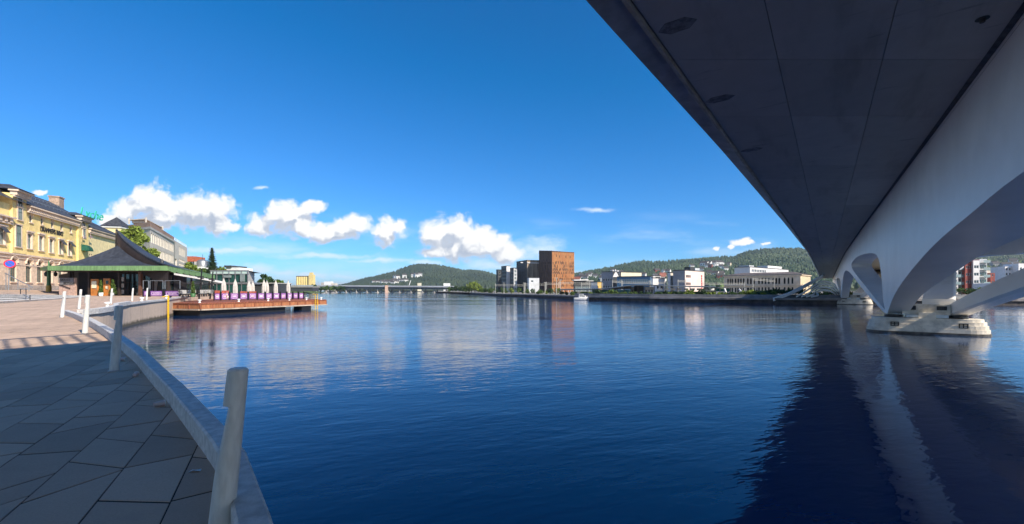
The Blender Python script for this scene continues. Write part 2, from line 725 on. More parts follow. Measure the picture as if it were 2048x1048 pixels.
def rect(C, w, d, ang):
    """counter-clockwise rectangle: front-left corner C, width w along ang, depth d away from the viewer"""
    tx, ty = math.cos(ang), math.sin(ang)
    nx, ny = -ty, tx
    return [(C[0], C[1]), (C[0] + tx * w, C[1] + ty * w), (C[0] + tx * w + nx * d, C[1] + ty * w + ny * d), (C[0] + nx * d, C[1] + ny * d)]


# ------------------------------------------------------------------ trees
def leaf_cloud(centers, radii, n, size, seed):
    """n leaf quads spread through ellipsoid clumps -> verts, faces arrays"""
    r = np.random.default_rng(seed)
    k = len(centers)
    idx = r.integers(0, k, n)
    d = r.normal(size=(n, 3))
    d /= np.linalg.norm(d, axis=1)[:, None]
    rad = r.random(n) ** 0.45
    c = np.array(centers)[idx] + d * np.array(radii)[idx] * rad[:, None]
    a = r.normal(size=(n, 3))
    a /= np.linalg.norm(a, axis=1)[:, None]
    b = np.cross(a, r.normal(size=(n, 3)))
    b /= np.linalg.norm(b, axis=1)[:, None]
    s = size * (0.6 + 0.8 * r.random(n))[:, None]
    v = np.stack([c - a * s - b * s * .6, c + a * s - b * s * .6, c + a * s + b * s * .6, c - a * s + b * s * .6], 1).reshape(-1, 3)
    return v


def quads_object(name, v, mat, parent=None, **tags):
    n = len(v) // 4
    me = bpy.data.meshes.new(name)
    me.vertices.add(len(v))
    me.vertices.foreach_set('co', np.asarray(v, dtype=np.float32).ravel())
    me.loops.add(n * 4)
    me.loops.foreach_set('vertex_index', np.arange(n * 4, dtype=np.int32))
    me.polygons.add(n)
    me.polygons.foreach_set('loop_start', np.arange(0, n * 4, 4, dtype=np.int32))
    me.materials.append(mat)
    me.update(calc_edges=True)
    o = bpy.data.objects.new(name, me)
    COL.objects.link(o)
    if parent is not None:
        adopt(o, parent)
    tag(o, **tags)
    return o


def tree(name, label, base, h, r, mat, seed, n=900, leaf=0.35, trunk_h=0.3, group=None, cat='tree', flat=0.8):
    rr = random.Random(seed)
    x, y, z = base
    t = thing(name, label, cat, base, group)
    cs, rs = [], []
    zc = z + h * (trunk_h + (1 - trunk_h) * 0.5)
    hz = h * (1 - trunk_h) * 0.5
    for i in range(14):
        a = rr.uniform(0, math.tau)
        e = rr.uniform(-0.8, 0.9)
        q = r * 0.62 * math.sqrt(max(0.05, 1 - e * e)) * rr.uniform(0.6, 1.05)
        cs.append((x + q * math.cos(a), y + q * math.sin(a), zc + e * hz * 0.75))
        k = rr.uniform(0.30, 0.5) * r
        rs.append((k, k, k * flat))
    quads_object('crown', leaf_cloud(cs, rs, n, leaf, seed), mat, t)
    mb = MB()
    mb.tube((x, y, z - 0.1), (x + rr.uniform(-.1, .1) * r, y, zc), r * 0.07, r * 0.03, 7)
    for i in range(5):
        c = cs[i * 2]
        mb.tube((x, y, z + h * trunk_h * rr.uniform(0.7, 1.2)), c, r * 0.035, r * 0.012, 5)
    mb.build('trunk', M['trunk'], t)
    return t


def spruce(name, label, base, h, r, mat, seed, n=2200, leaf=0.3, group=None):
    g = np.random.default_rng(seed)
    x, y, z = base
    t = thing(name, label, 'tree', base, group)
    k = g.random(n) ** 0.75           # 0 top .. 1 foot
    tier = 0.82 + 0.18 * np.sin(k * 70)
    rad = r * k ** 0.85 * tier * np.sqrt(g.random(n)) * (0.85 + 0.3 * np.sin(np.arange(n) * 0.37))
    a = g.random(n) * math.tau
    c = np.stack([x + rad * np.cos(a), y + rad * np.sin(a), z + h * (1 - k * 0.95) - rad * 0.25], 1)
    d = np.stack([np.cos(a), np.sin(a), -0.35 + 0 * a], 1)
    w = np.stack([-np.sin(a), np.cos(a), 0 * a], 1)
    s = leaf * (0.6 + 0.8 * g.random(n))[:, None] * (0.5 + 0.5 * k[:, None])
    v = np.stack([c - w * s * .4, c + d * s * 1.4 - w * s * .15, c + d * s * 1.4 + w * s * .15, c + w * s * .4], 1).reshape(-1, 3)
    quads_object('crown', v, mat, t)
    mb = MB()
    mb.tube((x, y, z - 0.1), (x, y, z + h * 0.98), r * 0.09, 0.02, 7)
    mb.build('trunk', M['trunk'], t)
    return t


# ================================================================== river
def water_mat():
    m = bpy.data.materials.new('river_water')
    m.use_nodes = True
    t = NT(m.node_tree)
    b = t.n['Principled BSDF']
    b.inputs['Base Color'].default_value = (0.0001, 0.032, 0.115, 1)
    b.inputs['Roughness'].default_value = 0.06
    b.inputs['IOR'].default_value = 1.46
    tc = t.node('ShaderNodeTexCoord')
    p = tc.outputs['Object']
    rot = t.node('ShaderNodeVectorRotate')
    rot.inputs['Angle'].default_value = math.radians(-20)
    t.l.new(p, rot.inputs['Vector'])
    q = t.vmath('MULTIPLY', rot.outputs[0], (0.55, 1.25, 1.0))
    n1 = t.noise(q, 1.3, 3.0, 0.5, dist=0.4).outputs['Fac']
    n2 = t.noise(q, 4.6, 2.0, 0.5, dist=0.3).outputs['Fac']
    n3 = t.noise(q, 0.22, 2.0, 0.5).outputs['Fac']
    # calmer and rougher lanes
    lane = t.noise(t.vmath('MULTIPLY', p, (0.012, 0.045, 1.0)), 1.0, 5.0, 0.65).outputs['Fac']
    lane = t.smooth(lane, 0.36, 0.64, 0.35, 1.6)
    t.l.new(t.lin(lane, 0.35, 1.6, 0.035, 0.10), b.inputs['Roughness'])
    h = t.math('MULTIPLY', n1, 0.0195)
    h = t.math('MULTIPLY_ADD', n2, 0.0082, h)
    h = t.math('MULTIPLY', h, lane)
    h = t.math('MULTIPLY_ADD', n3, 0.03, h)
    bp = t.node('ShaderNodeBump')
    bp.inputs['Strength'].default_value = 1.0
    bp.inputs['Distance'].default_value = 1.0
    t.l.new(h, bp.inputs['Height'])
    t.l.new(bp.outputs[0], b.inputs['Normal'])
    return m


mb = MB()
mb.quad((-6000, -300, 0), (6000, -300, 0), (6000, 9000, 0), (-6000, 9000, 0))
mb.build('river', water_mat(), kind='structure')

# ================================================================== near quay and pavement
GY = [-60, 0, 3.3, 8.7, 14.5, 21.5, 30, 36, 46, 60, 75, 100, 140]
GE = [-1.78, -1.75, -1.72, -1.61, -1.47, -1.37, -1.24, -1.17, -1.08, -0.90, -0.78, -0.62, -0.4]


def gz(y):
    return E + float(np.interp(y, GY, GE))


# inner foot of the kerb, from behind the camera to the inlet's corner, then along the far quay side
KERB = [(2.2, -24), (1.9, -12), (1.4, -6), (0.9, -2.6), (0.2, -0.4), (-0.76, 1.3), (-1.66, 2.6), (-2.66, 3.9), (-3.15, 4.4), (-3.95, 5.2), (-5.05, 6.3),
        (-6.3, 7.5), (-8.25, 9.4), (-10.1, 11.1), (-13.1, 13.8), (-17.4, 17.6), (-21.3, 20.9), (-24.3, 23.3)]
FARQ = [(-24.9, 24.6), (-25.3, 26.0), (-26.4, 28.0), (-28.2, 30.4), (-30.6, 33.0), (-33.2, 37.0), (-36.2, 42.5), (-38.4, 47.0), (-41.0, 51.5), (-43.5, 56.0), (-47.0, 62.0)]
QLINE = KERB + FARQ
BANK = QLINE + [(-50.5, 70), (-55, 84), (-60, 100), (-80, 150), (-130, 260), (-190, 380), (-215, 480), (-235, 545)]


def line_x(pts, y):
    ys = [p[1] for p in pts]
    return float(np.interp(y, ys, [p[0] for p in pts]))


def resample(pts, step):
    out = [Vector(pts[0])]
    acc = 0.0
    for a, b in zip(pts[:-1], pts[1:]):
        a, b = Vector(a), Vector(b)
        L = (b - a).length
        d = step - acc
        while d <= L:
            out.append(a + (b - a) * (d / L))
            d += step
        acc = (acc + L) % step
    out.append(Vector(pts[-1]))
    return out


def paving_mat(name, joints):
    m = bpy.data.materials.new(name)
    m.use_nodes = True
    t = NT(m.node_tree)
    b = t.n['Principled BSDF']
    tc = t.node('ShaderNodeTexCoord')
    p = tc.outputs['Object']
    n1 = t.noise(p, 60.0, 3.0, 0.7).outputs['Fac']
    n2 = t.noise(p, 0.35, 4.0, 0.6).outputs['Fac']
    n3 = t.noise(p, 3.2, 4.0, 0.6).outputs['Fac']
    inf = t.node('ShaderNodeObjectInfo')
    c = t.mix(n1, (0.42, 0.295, 0.215, 1), (0.64, 0.47, 0.345, 1))
    c = t.mix(t.smooth(n3, 0.45, 0.75, 0, 0.35), c, (0.42, 0.31, 0.24, 1))
    c = t.vmath('SCALE', c, t.lin(n2, 0.3, 0.7, 0.86, 1.12))
    c = t.vmath('SCALE', c, t.lin(inf.outputs['Random'], 0, 1, 0.80, 1.10))
    h = n1
    if joints:
        rot = t.node('ShaderNodeVectorRotate')
        rot.inputs['Angle'].default_value = math.radians(-28.8)
        t.l.new(p, rot.inputs['Vector'])
        br = t.node('ShaderNodeTexBrick')
        t.l.new(t.vmath('MULTIPLY', rot.outputs[0], (1, 1, 0)), br.inputs['Vector'])
        br.inputs['Scale'].default_value = 1.0
        br.inputs['Mortar Size'].default_value = 0.012
        br.inputs['Brick Width'].default_value = 0.54
        br.inputs['Row Height'].default_value = 1.1
        br.inputs['Color1'].default_value = (1, 1, 1, 1)
        br.inputs['Color2'].default_value = (0.86, 0.86, 0.86, 1)
        br.inputs['Mortar'].default_value = (0.42, 0.40, 0.40, 1)
        c = t.mix(1.0, c, br.outputs['Color'], blend='MULTIPLY')
    t.l.new(c, b.inputs['Base Color'])
    b.inputs['Roughness'].default_value = 0.82
    b.inputs['Specular IOR Level'].default_value = 0.3
    bp = t.node('ShaderNodeBump')
    bp.inputs['Strength'].default_value = 0.25
    bp.inputs['Distance'].default_value = 0.01
    t.l.new(h, bp.inputs['Height'])
    t.l.new(bp.outputs[0], b.inputs['Normal'])
    return m


M_pave = paving_mat('granite_paving', True)
M_slab = paving_mat('granite_slab', False)
M_joint = pm('paving_joint', (0.03, 0.027, 0.027), 0.95, 0.2, 12.0, 0.2)

Y_SLAB = 15.0
mb = MB()
rows = []
for y in np.concatenate([np.arange(-40, 0, 4.0), np.arange(0, Y_SLAB, 0.75), [Y_SLAB]]):
    xr = line_x(KERB, y) + 0.25
    rows.append([(x, float(y), gz(y) - 0.006) for x in np.linspace(-60, xr, 14)])
mb.grid(rows, 0, False)
pave_bed = mb.build('pavement_bed', M_joint, kind='structure')
mb = MB()
rows = []
for y in np.concatenate([np.arange(Y_SLAB, 60, 1.5), np.arange(60, 110, 5.0)]):
    xr = line_x(BANK, y) + 0.2
    rows.append([(x, float(y), gz(y)) for x in np.linspace(-160, xr, 24)])
mb.grid(rows, 0, True)
mb.build('pavement', M_pave, kind='structure')


def clip_half(poly, p, n):
    out = []
    for i in range(len(poly)):
        a, b = poly[i], poly[(i + 1) % len(poly)]
        da, db = (a - p).dot(n), (b - p).dot(n)
        if da <= 0:
            out.append(a)
        if (da <= 0) != (db <= 0):
            out.append(a + (b - a) * (da / (da - db)))
    return out


# large slabs laid in strips, their cross joints tilted by turns
DA = Vector((-0.55, 1.0)).normalized()
NA = Vector((DA.y, -DA.x))
rr = random.Random(5)
n_slab = 0
for k in range(-6, 34):
    off = -0.745 - 0.5255 * (k - 1)          # signed distance of the strip's right joint along NA
    s = -2.0 + rr.uniform(0, 1)
    tilt0 = 0.0
    while s < 22:
        ln = rr.choice((0.48, 0.6, 0.74, 0.9))
        tilt1 = rr.choice((-0.85, -0.6, -0.3, 0.15, 0.5, 0.8)) * 0.5255
        g = 0.015
        a0, a1 = off - 0.5255 + 0.0055, off - 0.0055
        pl = [NA * a0 + DA * (s - tilt0 * 0.5 + g), NA * a1 + DA * (s + tilt0 * 0.5 + g),
              NA * a1 + DA * (s + ln + tilt1 * 0.5 - g), NA * a0 + DA * (s + ln - tilt1 * 0.5 - g)]
        s += ln
        tilt0 = tilt1
        pl = [p for p in pl]
        cen = sum(pl, Vector((0, 0))) / 4
        if cen.y < 0.3 or cen.x < -1.27 * cen.y - 2.2:
            continue
        pl = clip_half(pl, Vector((0, Y_SLAB - 0.01)), Vector((0, 1)))
        if len(pl) < 3:
            continue
        for a, b in zip(KERB[:-1], KERB[1:]):
            if min(a[1], b[1]) - 1.5 < cen.y < max(a[1], b[1]) + 1.5:
                a2, b2 = Vector(a), Vector(b)
                d = (b2 - a2).normalized()
                nn = Vector((d.y, -d.x))
                pl = clip_half(pl, a2 + nn * 0.16, nn)
                if len(pl) < 3:
                    break
        if len(pl) < 3:
            continue
        area = 0.5 * abs(sum(pl[i].x * pl[(i + 1) % len(pl)].y - pl[(i + 1) % len(pl)].x * pl[i].y for i in range(len(pl))))
        if area < 0.02:
            continue
        if sum(pl[i].x * pl[(i + 1) % len(pl)].y - pl[(i + 1) % len(pl)].x * pl[i].y for i in range(len(pl))) < 0:
            pl = pl[::-1]
        lift = rr.uniform(-0.002, 0.003)
        cen = sum(pl, Vector((0, 0))) / len(pl)
        top, mid, bot = [], [], []
        for p in pl:
            q = p + (cen - p).normalized() * 0.003
            top.append((q.x, q.y, gz(q.y) + lift))
            mid.append((p.x, p.y, gz(p.y) + lift - 0.003))
            bot.append((p.x, p.y, gz(p.y) - 0.02))
        sb = MB()
        sb.poly(top)
        for i in range(len(pl)):
            j = (i + 1) % len(pl)
            sb.quad(mid[i], mid[j], top[j], top[i])
            sb.quad(bot[i], bot[j], mid[j], mid[i])
        sb.build('slab', M_slab, pave_bed)
        n_slab += 1

# the quay wall with its kerb stones
quay = thing('quay_wall', 'curved concrete quay wall with pale granite kerb stones along the promenade', 'wall', (-10, 11, 0))
mb = MB()
OUT = 0.18
pts = resample(QLINE + [(-50.5, 70), (-55, 84), (-60, 100)], 1.0)
nrm = []
for i in range(len(pts)):
    d = (pts[min(i + 1, len(pts) - 1)] - pts[max(i - 1, 0)]).normalized()
    nrm.append(Vector((d.y, -d.x)))
rows = []
for zz in (-1.2, 0.35, 1.0, None):
    rows.append([(p.x + n.x * OUT, p.y + n.y * OUT, gz(p.y) if zz is None else zz) for p, n in zip(pts, nrm)])
mb.grid(rows, 0, True)


def quay_mat():
    m = bpy.data.materials.new('quay_wall_concrete')
    m.use_nodes = True
    t = NT(m.node_tree)
    b = t.n['Principled BSDF']
    tc = t.node('ShaderNodeTexCoord')
    p = tc.outputs['Object']
    sp = t.node('ShaderNodeSeparateXYZ')
    t.l.new(p, sp.inputs[0])
    st = t.noise(t.vmath('MULTIPLY', p, (2.2, 2.2, 0.12)), 1.0, 5.0, 0.65).outputs['Fac']
    n = t.noise(p, 2.5, 5.0, 0.6).outputs['Fac']
    c = t.mix(n, (0.50, 0.38, 0.28, 1), (0.66, 0.53, 0.42, 1))
    c = t.mix(t.smooth(st, 0.5, 0.74, 0, 0.5), c, (0.30, 0.23, 0.18, 1))
    c = t.mix(t.smooth(st, 0.74, 0.80, 0, 0.7), c, (0.72, 0.70, 0.66, 1))
    # weed line left by the water
    zz = t.math('MULTIPLY_ADD', n, 0.5, sp.outputs[2])
    c = t.mix(t.smooth(zz, 0.72, 0.40), c, (0.10, 0.085, 0.055, 1))
    t.l.new(c, b.inputs['Base Color'])
    b.inputs['Roughness'].default_value = 0.9
    bp = t.node('ShaderNodeBump')
    bp.inputs['Strength'].default_value = 0.4
    bp.inputs['Distance'].default_value = 0.03
    t.l.new(n, bp.inputs['Height'])
    t.l.new(bp.outputs[0], b.inputs['Normal'])
    return m


mb.build('wall_face', quay_mat(), quay)


def kerb_run(line, step, hgt, w, name):
    P = resample(line, 0.45)
    per = max(1, int(round(step / 0.45)))
    N = []
    for i in range(len(P)):
        d = (P[min(i + 1, len(P) - 1)] - P[max(i - 1, 0)]).normalized()
        N.append(Vector((d.y, -d.x)))
    for k in range(0, len(P) - 1, per):
        idx = list(range(k, min(k + per, len(P) - 1) + 1))
        if len(idx) < 2:
            continue
        sb = MB()
        prof = [(0.012, -0.04), (0.012, hgt * 0.30), (0.0, hgt * 0.36), (0.0, hgt - 0.02), (0.02, hgt), (w - 0.02, hgt), (w, hgt - 0.02), (w, -0.12)]
        rows = []
        for c, i in enumerate(idx):
            p, n = P[i].copy(), N[i]
            d = Vector((-n.y, n.x))
            if c == 0:
                p += d * 0.006
            if c == len(idx) - 1:
                p -= d * 0.006
            z = gz(p.y)
            rows.append([(p.x + n.x * a, p.y + n.y * a, z + b) for a, b in prof])
        sb.grid(rows, 0, False)
        sb.poly(rows[0])
        sb.poly(rows[-1][::-1])
        sb.build(name, M['kerb'], quay)


kerb_run(KERB, 1.8, 0.25, 0.20, 'kerb_stone')
kerb_run(FARQ[:6], 1.8, 0.20, 0.30, 'kerb_stone')
kerb_run(FARQ[5:], 2.7, 0.07, 0.30, 'kerb_stone')
# black ropes / fender line lying along the quay edge
mb = MB()
for a, b in ((FARQ[2], FARQ[4]), (FARQ[5], FARQ[6]), (FARQ[7], FARQ[8])):
    d = (Vector(b) - Vector(a)).normalized()
    n = Vector((d.y, -d.x)) * 0.2
    mb.beam((a[0] + n.x, a[1] + n.y, gz(a[1]) + 0.02 if a != FARQ[2] else gz(a[1]) + 0.13), (b[0] + n.x, b[1] + n.y, gz(b[1]) + 0.02 if a != FARQ[2] else gz(b[1]) + 0.13), 0.16, 0.10)
mb.build('edge_timber', M['dark'], quay)

# ================================================================== bridge
SD = Vector((0.71, 1.0)).normalized()
SR = Vector((SD.y, -SD.x))                     # to the right of the bridge, seen along it


def tab(xs, ys):
    return lambda s: float(np.interp(s, xs, ys))


H = tab([-70, 0, 20, 48, 78, 95, 115, 130, 150], [7.0, 7.05, 7.08, 7.15, 7.0, 6.4, 5.4, 4.6, 3.6])
HO = tab([-70, 10, 23, 51, 86, 110, 130, 150], [7.05, 7.1, 7.5, 7.9, 8.0, 7.1, 5.9, 4.4])
TOP = lambda s: max(HO(s), H(s)) + 0.55


def xL(s):
    return -5.0 + 0.755 * s


def xO(s):
    return -6.17 + 0.755 * s


def xR(s, a=5.25):
    return a + 0.71 * s


bridge = thing('footbridge', 'sweeping white bridge with dark concrete deck crossing the river overhead', 'bridge', (29.7, 31.1, 0))


def soffit_mat():
    m = bpy.data.materials.new('deck_soffit_concrete')
    m.use_nodes = True
    t = NT(m.node_tree)
    b = t.n['Principled BSDF']
    tc = t.node('ShaderNodeTexCoord')
    p = tc.outputs['Object']
    rot = t.node('ShaderNodeVectorRotate')
    rot.inputs['Angle'].default_value = math.radians(36)
    t.l.new(p, rot.inputs['Vector'])
    q = rot.outputs[0]
    n1 = t.noise(q, 1.4, 6.0, 0.65).outputs['Fac']
    n2 = t.noise(t.vmath('MULTIPLY', q, (1.0, 0.16, 1.0)), 0.9, 5.0, 0.65).outputs['Fac']
    n3 = t.noise(t.vmath('MULTIPLY', q, (0.25, 1.2, 1.0)), 2.2, 4.0, 0.6).outputs['Fac']
    inf = t.node('ShaderNodeObjectInfo')
    c = t.mix(n1, (0.50, 0.46, 0.42, 1), (0.66, 0.615, 0.565, 1))
    c = t.mix(t.smooth(n2, 0.50, 0.72, 0, 0.45), c, (0.33, 0.295, 0.26, 1))
    c = t.mix(t.smooth(n3, 0.62, 0.74, 0, 0.5), c, (0.22, 0.20, 0.19, 1))
    c = t.vmath('SCALE', c, t.lin(inf.outputs['Random'], 0, 1, 0.90, 1.06))
    t.l.new(c, b.inputs['Base Color'])
    b.inputs['Roughness'].default_value = 0.75
    bp = t.node('ShaderNodeBump')
    bp.inputs['Strength'].default_value = 0.25
    bp.inputs['Distance'].default_value = 0.02
    t.l.new(n1, bp.inputs['Height'])
    t.l.new(bp.outputs[0], b.inputs['Normal'])
    return m


M_soffit = soffit_mat()
M_edge = pm('deck_edge_concrete', (0.46, 0.46, 0.46), 0.8, 0.1, 1.2, 0.2, big=0.15)
M_strip = pm('deck_edge_strip', (0.40, 0.37, 0.32), 0.7, 0.12, 1.5, 0.1)
M_brw = pm('bridge_white_paint', (0.87, 0.855, 0.83), 0.38, 0.03, 0.4, 0.05, big=0.05, spec=0.5, bscale=2.0)
M_patch = pm('deck_hatch_grey', (0.26, 0.245, 0.235), 0.7, 0.2, 5.0, 0.2)
M_hatch = pm('deck_hatch', (0.11, 0.11, 0.115), 0.7, 0.2, 5.0, 0.2)

ST = [float(s) for s in np.arange(-66, 147, 3.0)]
XR2 = tab([-66, 14, 24, 146], [26.0, 26.0, 19.4, 19.4])                                     # unseen outer edge of the right-hand deck, shaped to place its shadow on the water
mb = MB()
mb.grid([[(xO(s), s, E + TOP(s)) for s in ST], [(xR(s, XR2(s)), s, E + TOP(s)) for s in ST]], 0, False)       # running surface
mb.grid([[(xO(s), s, E + HO(s)) for s in ST], [(xO(s) - 0.02, s, E + TOP(s)) for s in ST]], 0, False)      # outer fascia
mb.grid([[(xL(s) - 0.22, s, E + H(s) + 0.20) for s in ST], [(xO(s), s, E + HO(s)) for s in ST]], 0, False)  # underside of the lip
mb.grid([[(xR(s, XR2(s)), s, E + TOP(s)) for s in ST], [(xR(s, XR2(s)), s, E + H(s)) for s in ST]], 0, False)
s0, s1 = ST[0], ST[-1]
for s in (s0, s1):
    mb.poly([(xO(s), s, E + HO(s)), (xO(s), s, E + TOP(s)), (xR(s, XR2(s)), s, E + TOP(s)), (xR(s, XR2(s)), s, E + H(s))])
mb.build('deck', M_edge, bridge)
mb = MB()
mb.grid([[(xL(s) - 0.24, s, E + H(s) + 0.24) for s in ST], [(xL(s) - 0.24, s, E + H(s) - 0.02) for s in ST],
         [(xL(s) - 0.10, s, E + H(s) - 0.05) for s in ST], [(xL(s) - 0.04, s, E + H(s) + 0.05) for s in ST]], 0, False)
mb.build('edge_strip', M_strip, bridge)
# soffit between the ribs and of the far wing
mb = MB()
mb.grid([[(xR(s, 5.2), s, E + H(s) + 0.03) for s in ST], [(xR(s, XR2(s)), s, E + H(s) + 0.03) for s in ST]], 0, False)
mb.grid([[(xL(s) - 0.1, s, E + H(s) + 0.075) for s in ST], [(xR(s, 5.2), s, E + H(s) + 0.075) for s in ST]], 0, False)
mb.build('soffit_bed', M_soffit, bridge)
# cast panels of the near wing
edges = [-66, -52, -38, -24, -12, -3, 4.0, 9.5, 13.2, 17.5, 24.5, 27.5, 36, 46, 58, 72, 88, 104, 122, 144]
for a, b in zip(edges[:-1], edges[1:]):
    for k in range(3):
        f0, f1 = k / 3, (k + 1) / 3
        sb = MB()
        ss = list(np.linspace(a + 0.012, b - 0.012, max(2, int((b - a) / 3) + 1)))
        low, hi = [], []
        for s in ss:
            l, r = xL(s), xR(s, 5.2)
            p0, p1 = l + (r - l) * f0 + 0.012, l + (r - l) * f1 - 0.012
            low.append([(p0, s, E + H(s)), (p1, s, E + H(s))])
            hi.append([(p0, s, E + H(s) + 0.07), (p1, s, E + H(s) + 0.07)])
        sb.grid([list(reversed(r)) for r in low], 0, False)
        sb.grid([[low[i][0] for i in range(len(ss))], [hi[i][0] for i in range(len(ss))]], 0, False)
        sb.grid([[hi[i][1] for i in range(len(ss))], [low[i][1] for i in range(len(ss))]], 0, False)
        sb.quad(low[0][0], low[0][1], hi[0][1], hi[0][0])
        sb.quad(low[-1][1], low[-1][0], hi[-1][0], hi[-1][1])
        sb.build('soffit_panel', M_soffit, bridge)
# access hatches and a drain in the soffit
for s, f, ln in ((11.5, 0.05, 0.52), (15.9, 0.045, 0.5), (21.7, 0.05, 0.5)):
    l, r = xL(s), xR(s)
    cx = l + (r - l) * f + 0.25
    sb = MB()
    pts = []
    for i in range(6):
        a = math.tau * i / 6
        q = Vector((cx, s)) + SR * (0.50 * math.cos(a)) + SD * (ln * 0.62 * math.sin(a))
        pts.append((q.x, q.y))
    sb.prism(pts, E + H(s) - 0.012, E + H(s) + 0.02)
    sb.build('hatch', M_patch, bridge)
sb = MB()
sb.tube((xR(11.2) - 0.95, 11.2, E + H(11) + 0.02), (xR(11.2) - 0.95, 11.2, E + H(11) - 0.10), 0.07, 0.055, 12)
sb.tube((xR(11.2) - 0.95, 11.2, E + H(11) + 0.02), (xR(11.2) - 0.95, 11.2, E + H(11) - 0.015), 0.14, 0.14, 14)
sb.build('drain_pipe', M['dark'], bridge)


# ribs: a profile in (s, height) with leaf-shaped openings, given breadth
def smooth_poly(pts, n=4, closed=False):
    """Catmull-Rom refinement"""
    out = []
    L = len(pts)
    rng_ = range(L if closed else L - 1)
    for i in rng_:
        p0 = pts[(i - 1) % L] if closed or i > 0 else pts[i]
        p1, p2 = pts[i % L], pts[(i + 1) % L]
        p3 = pts[(i + 2) % L] if closed or i + 2 < L else pts[(i + 1) % L]
        for k in range(n):
            t = k / n
            out.append(tuple(0.5 * ((2 * b) + (-a + c) * t + (2 * a - 5 * b + 4 * c - d) * t * t + (-a + 3 * b - 3 * c + d) * t ** 3)
                             for a, b, c, d in zip(p0, p1, p2, p3)))
    if not closed:
        out.append(tuple(pts[-1]))
    return out


def rib(name, parent, a, bottom, holes, width, topfn, smin, smax, mat):
    top = [(float(s), topfn(float(s)) + 0.02) for s in np.arange(smax, smin - 0.1, -3.0)]
    outer = bottom + top
    loops = [outer] + holes

    def pt(q, side):
        s, z = q
        w = width(s) if side else 0.0
        return (xR(s, a) + SR.x * w, s + SR.y * w, E + z)
    tris = tessellate_polygon([[Vector((x, y, 0)) for x, y in lp] for lp in loops])
    flat = [q for lp in loops for q in lp]
    b = MB()
    for side in (0, 1):
        k = len(b.v)
        b.v += [pt(q, side) for q in flat]
        for t in tris:
            b.f.append(tuple(k + i for i in t))
            b.mi.append(0)
            b.sm.append(False)
    for lp in loops:
        n = len(lp)
        b.grid([[pt(q, 0) for q in lp] + [pt(lp[0], 0)], [pt(q, 1) for q in lp] + [pt(lp[0], 1)]], 0, True)
    o = b.build(name, mat, parent)
    return o


bot = [(-66, -1.7), (-58, -0.6), (-48, 0.9), (-36, 2.1), (-24, 2.9), (-8, 3.3), (4, 3.25), (10.9, 3.02), (15, 2.58), (18.2, 2.2), (21.8, 1.57), (26.5, 0.50), (29.6, -0.45), (31.4, -1.3), (32.2, -1.76)]
bot = smooth_poly(bot, 4)
far1 = smooth_poly([(34.0, -1.76), (37.8, -1.32), (42.2, -0.80), (54.1, 0.70), (63, 2.0), (72, 3.1), (79, 3.55), (85, 3.2), (89.5, 1.4), (92, -0.4), (93.3, -1.76)], 5)
far2 = smooth_poly([(95.2, -1.76), (99, -1.2), (104, -0.5), (114, 0.6), (124, 1.6), (135, 2.3), (146, 2.6)], 3)
hole1 = smooth_poly([(33.5, -1.5), (34.2, -0.9), (34.7, 0.1), (35.4, 1.3), (36.6, 2.5), (39.2, 3.3), (46.1, 3.9), (54, 4.3), (61, 4.35), (66.0, 4.0), (64.5, 3.2), (57, 1.9), (47, 0.45), (42.2, -0.28), (37.0, -1.05)], 3, True)
hole2 = smooth_poly([(94.6, -1.4), (95.6, 0.0), (97, 1.6), (100, 2.5), (107, 3.0), (114, 3.2), (118, 2.9), (113, 1.6), (103, 0.1), (98, -0.8)], 3, True)
hole3 = smooth_poly([(122, 3.0), (127, 3.3), (131, 3.1), (127, 2.5)], 4, True)
WID = tab([-66, -30, 0, 10, 18.5, 21.5, 25.5, 28.8, 32.2, 36, 46, 60, 75, 86, 94, 100, 120, 146],
          [1.2, 2.6, 3.2, 3.0, 2.45, 2.0, 1.8, 1.42, 1.15, 1.3, 1.8, 2.3, 2.6, 1.8, 1.15, 1.5, 2.2, 2.4])
ribL = rib('rib', bridge, 5.25, bot + far1 + far2, [hole1, hole2, hole3], WID, H, -66, 146, M_brw)
# second rib on the far side of the deck
bot2 = smooth_poly([(-66, 6.3), (-30, 6.4), (0, 6.4), (18, 6.2), (27, 5.2), (33, 3.6), (37, 3.15), (45, 3.6), (54, 3.95), (66, 4.2), (76, 4.0), (95, 3.3), (120, 2.4), (146, 1.6)], 4)
rib('rib', bridge, 17.5, bot2, [], tab([-66, 146], [1.4, 1.4]), H, -66, 146, M_brw)

# fine weld seams on the near rib
mb = MB()
ss = [float(v) for v in np.arange(-30, 70, 2.0)]
mb.grid([[(xR(s, 5.25) - 0.006, s, E + H(s) - 0.16) for s in ss], [(xR(s, 5.25) - 0.006, s, E + H(s) - 0.175) for s in ss]], 0, False)
mb.build('seam', pm('seam_grey', (0.22, 0.22, 0.23), 0.6, 0.05, 3, 0.0), bridge)
# dark gap where deck and rib meet
mb = MB()
mb.grid([[(xR(s, 5.25) - 0.20, s, E + H(s) - 0.012) for s in ST], [(xR(s, 5.25) - 0.02, s, E + H(s) - 0.05) for s in ST]], 0, False)
mb.build('joint_strip', M_hatch, bridge)


def stadium(c, half, r, n=12):
    pts = []
    for k, sgn in ((1, 1), (-1, -1)):
        for i in range(n + 1):
            a = -math.pi / 2 + math.pi * i / n
            q = Vector(c) + SR * (sgn * half) + SR * (sgn * r * math.cos(a)) + SD * (sgn * r * math.sin(a))
            pts.append((q.x, q.y))
    return pts


M_pier = pm('pier_concrete', (0.58, 0.53, 0.45), 0.85, 0.12, 1.6, 0.3, big=0.2)
M_wet = pm('wet_concrete', (0.10, 0.09, 0.075), 0.4, 0.25, 3.0, 0.2)
PC = Vector((29.75, 31.0))


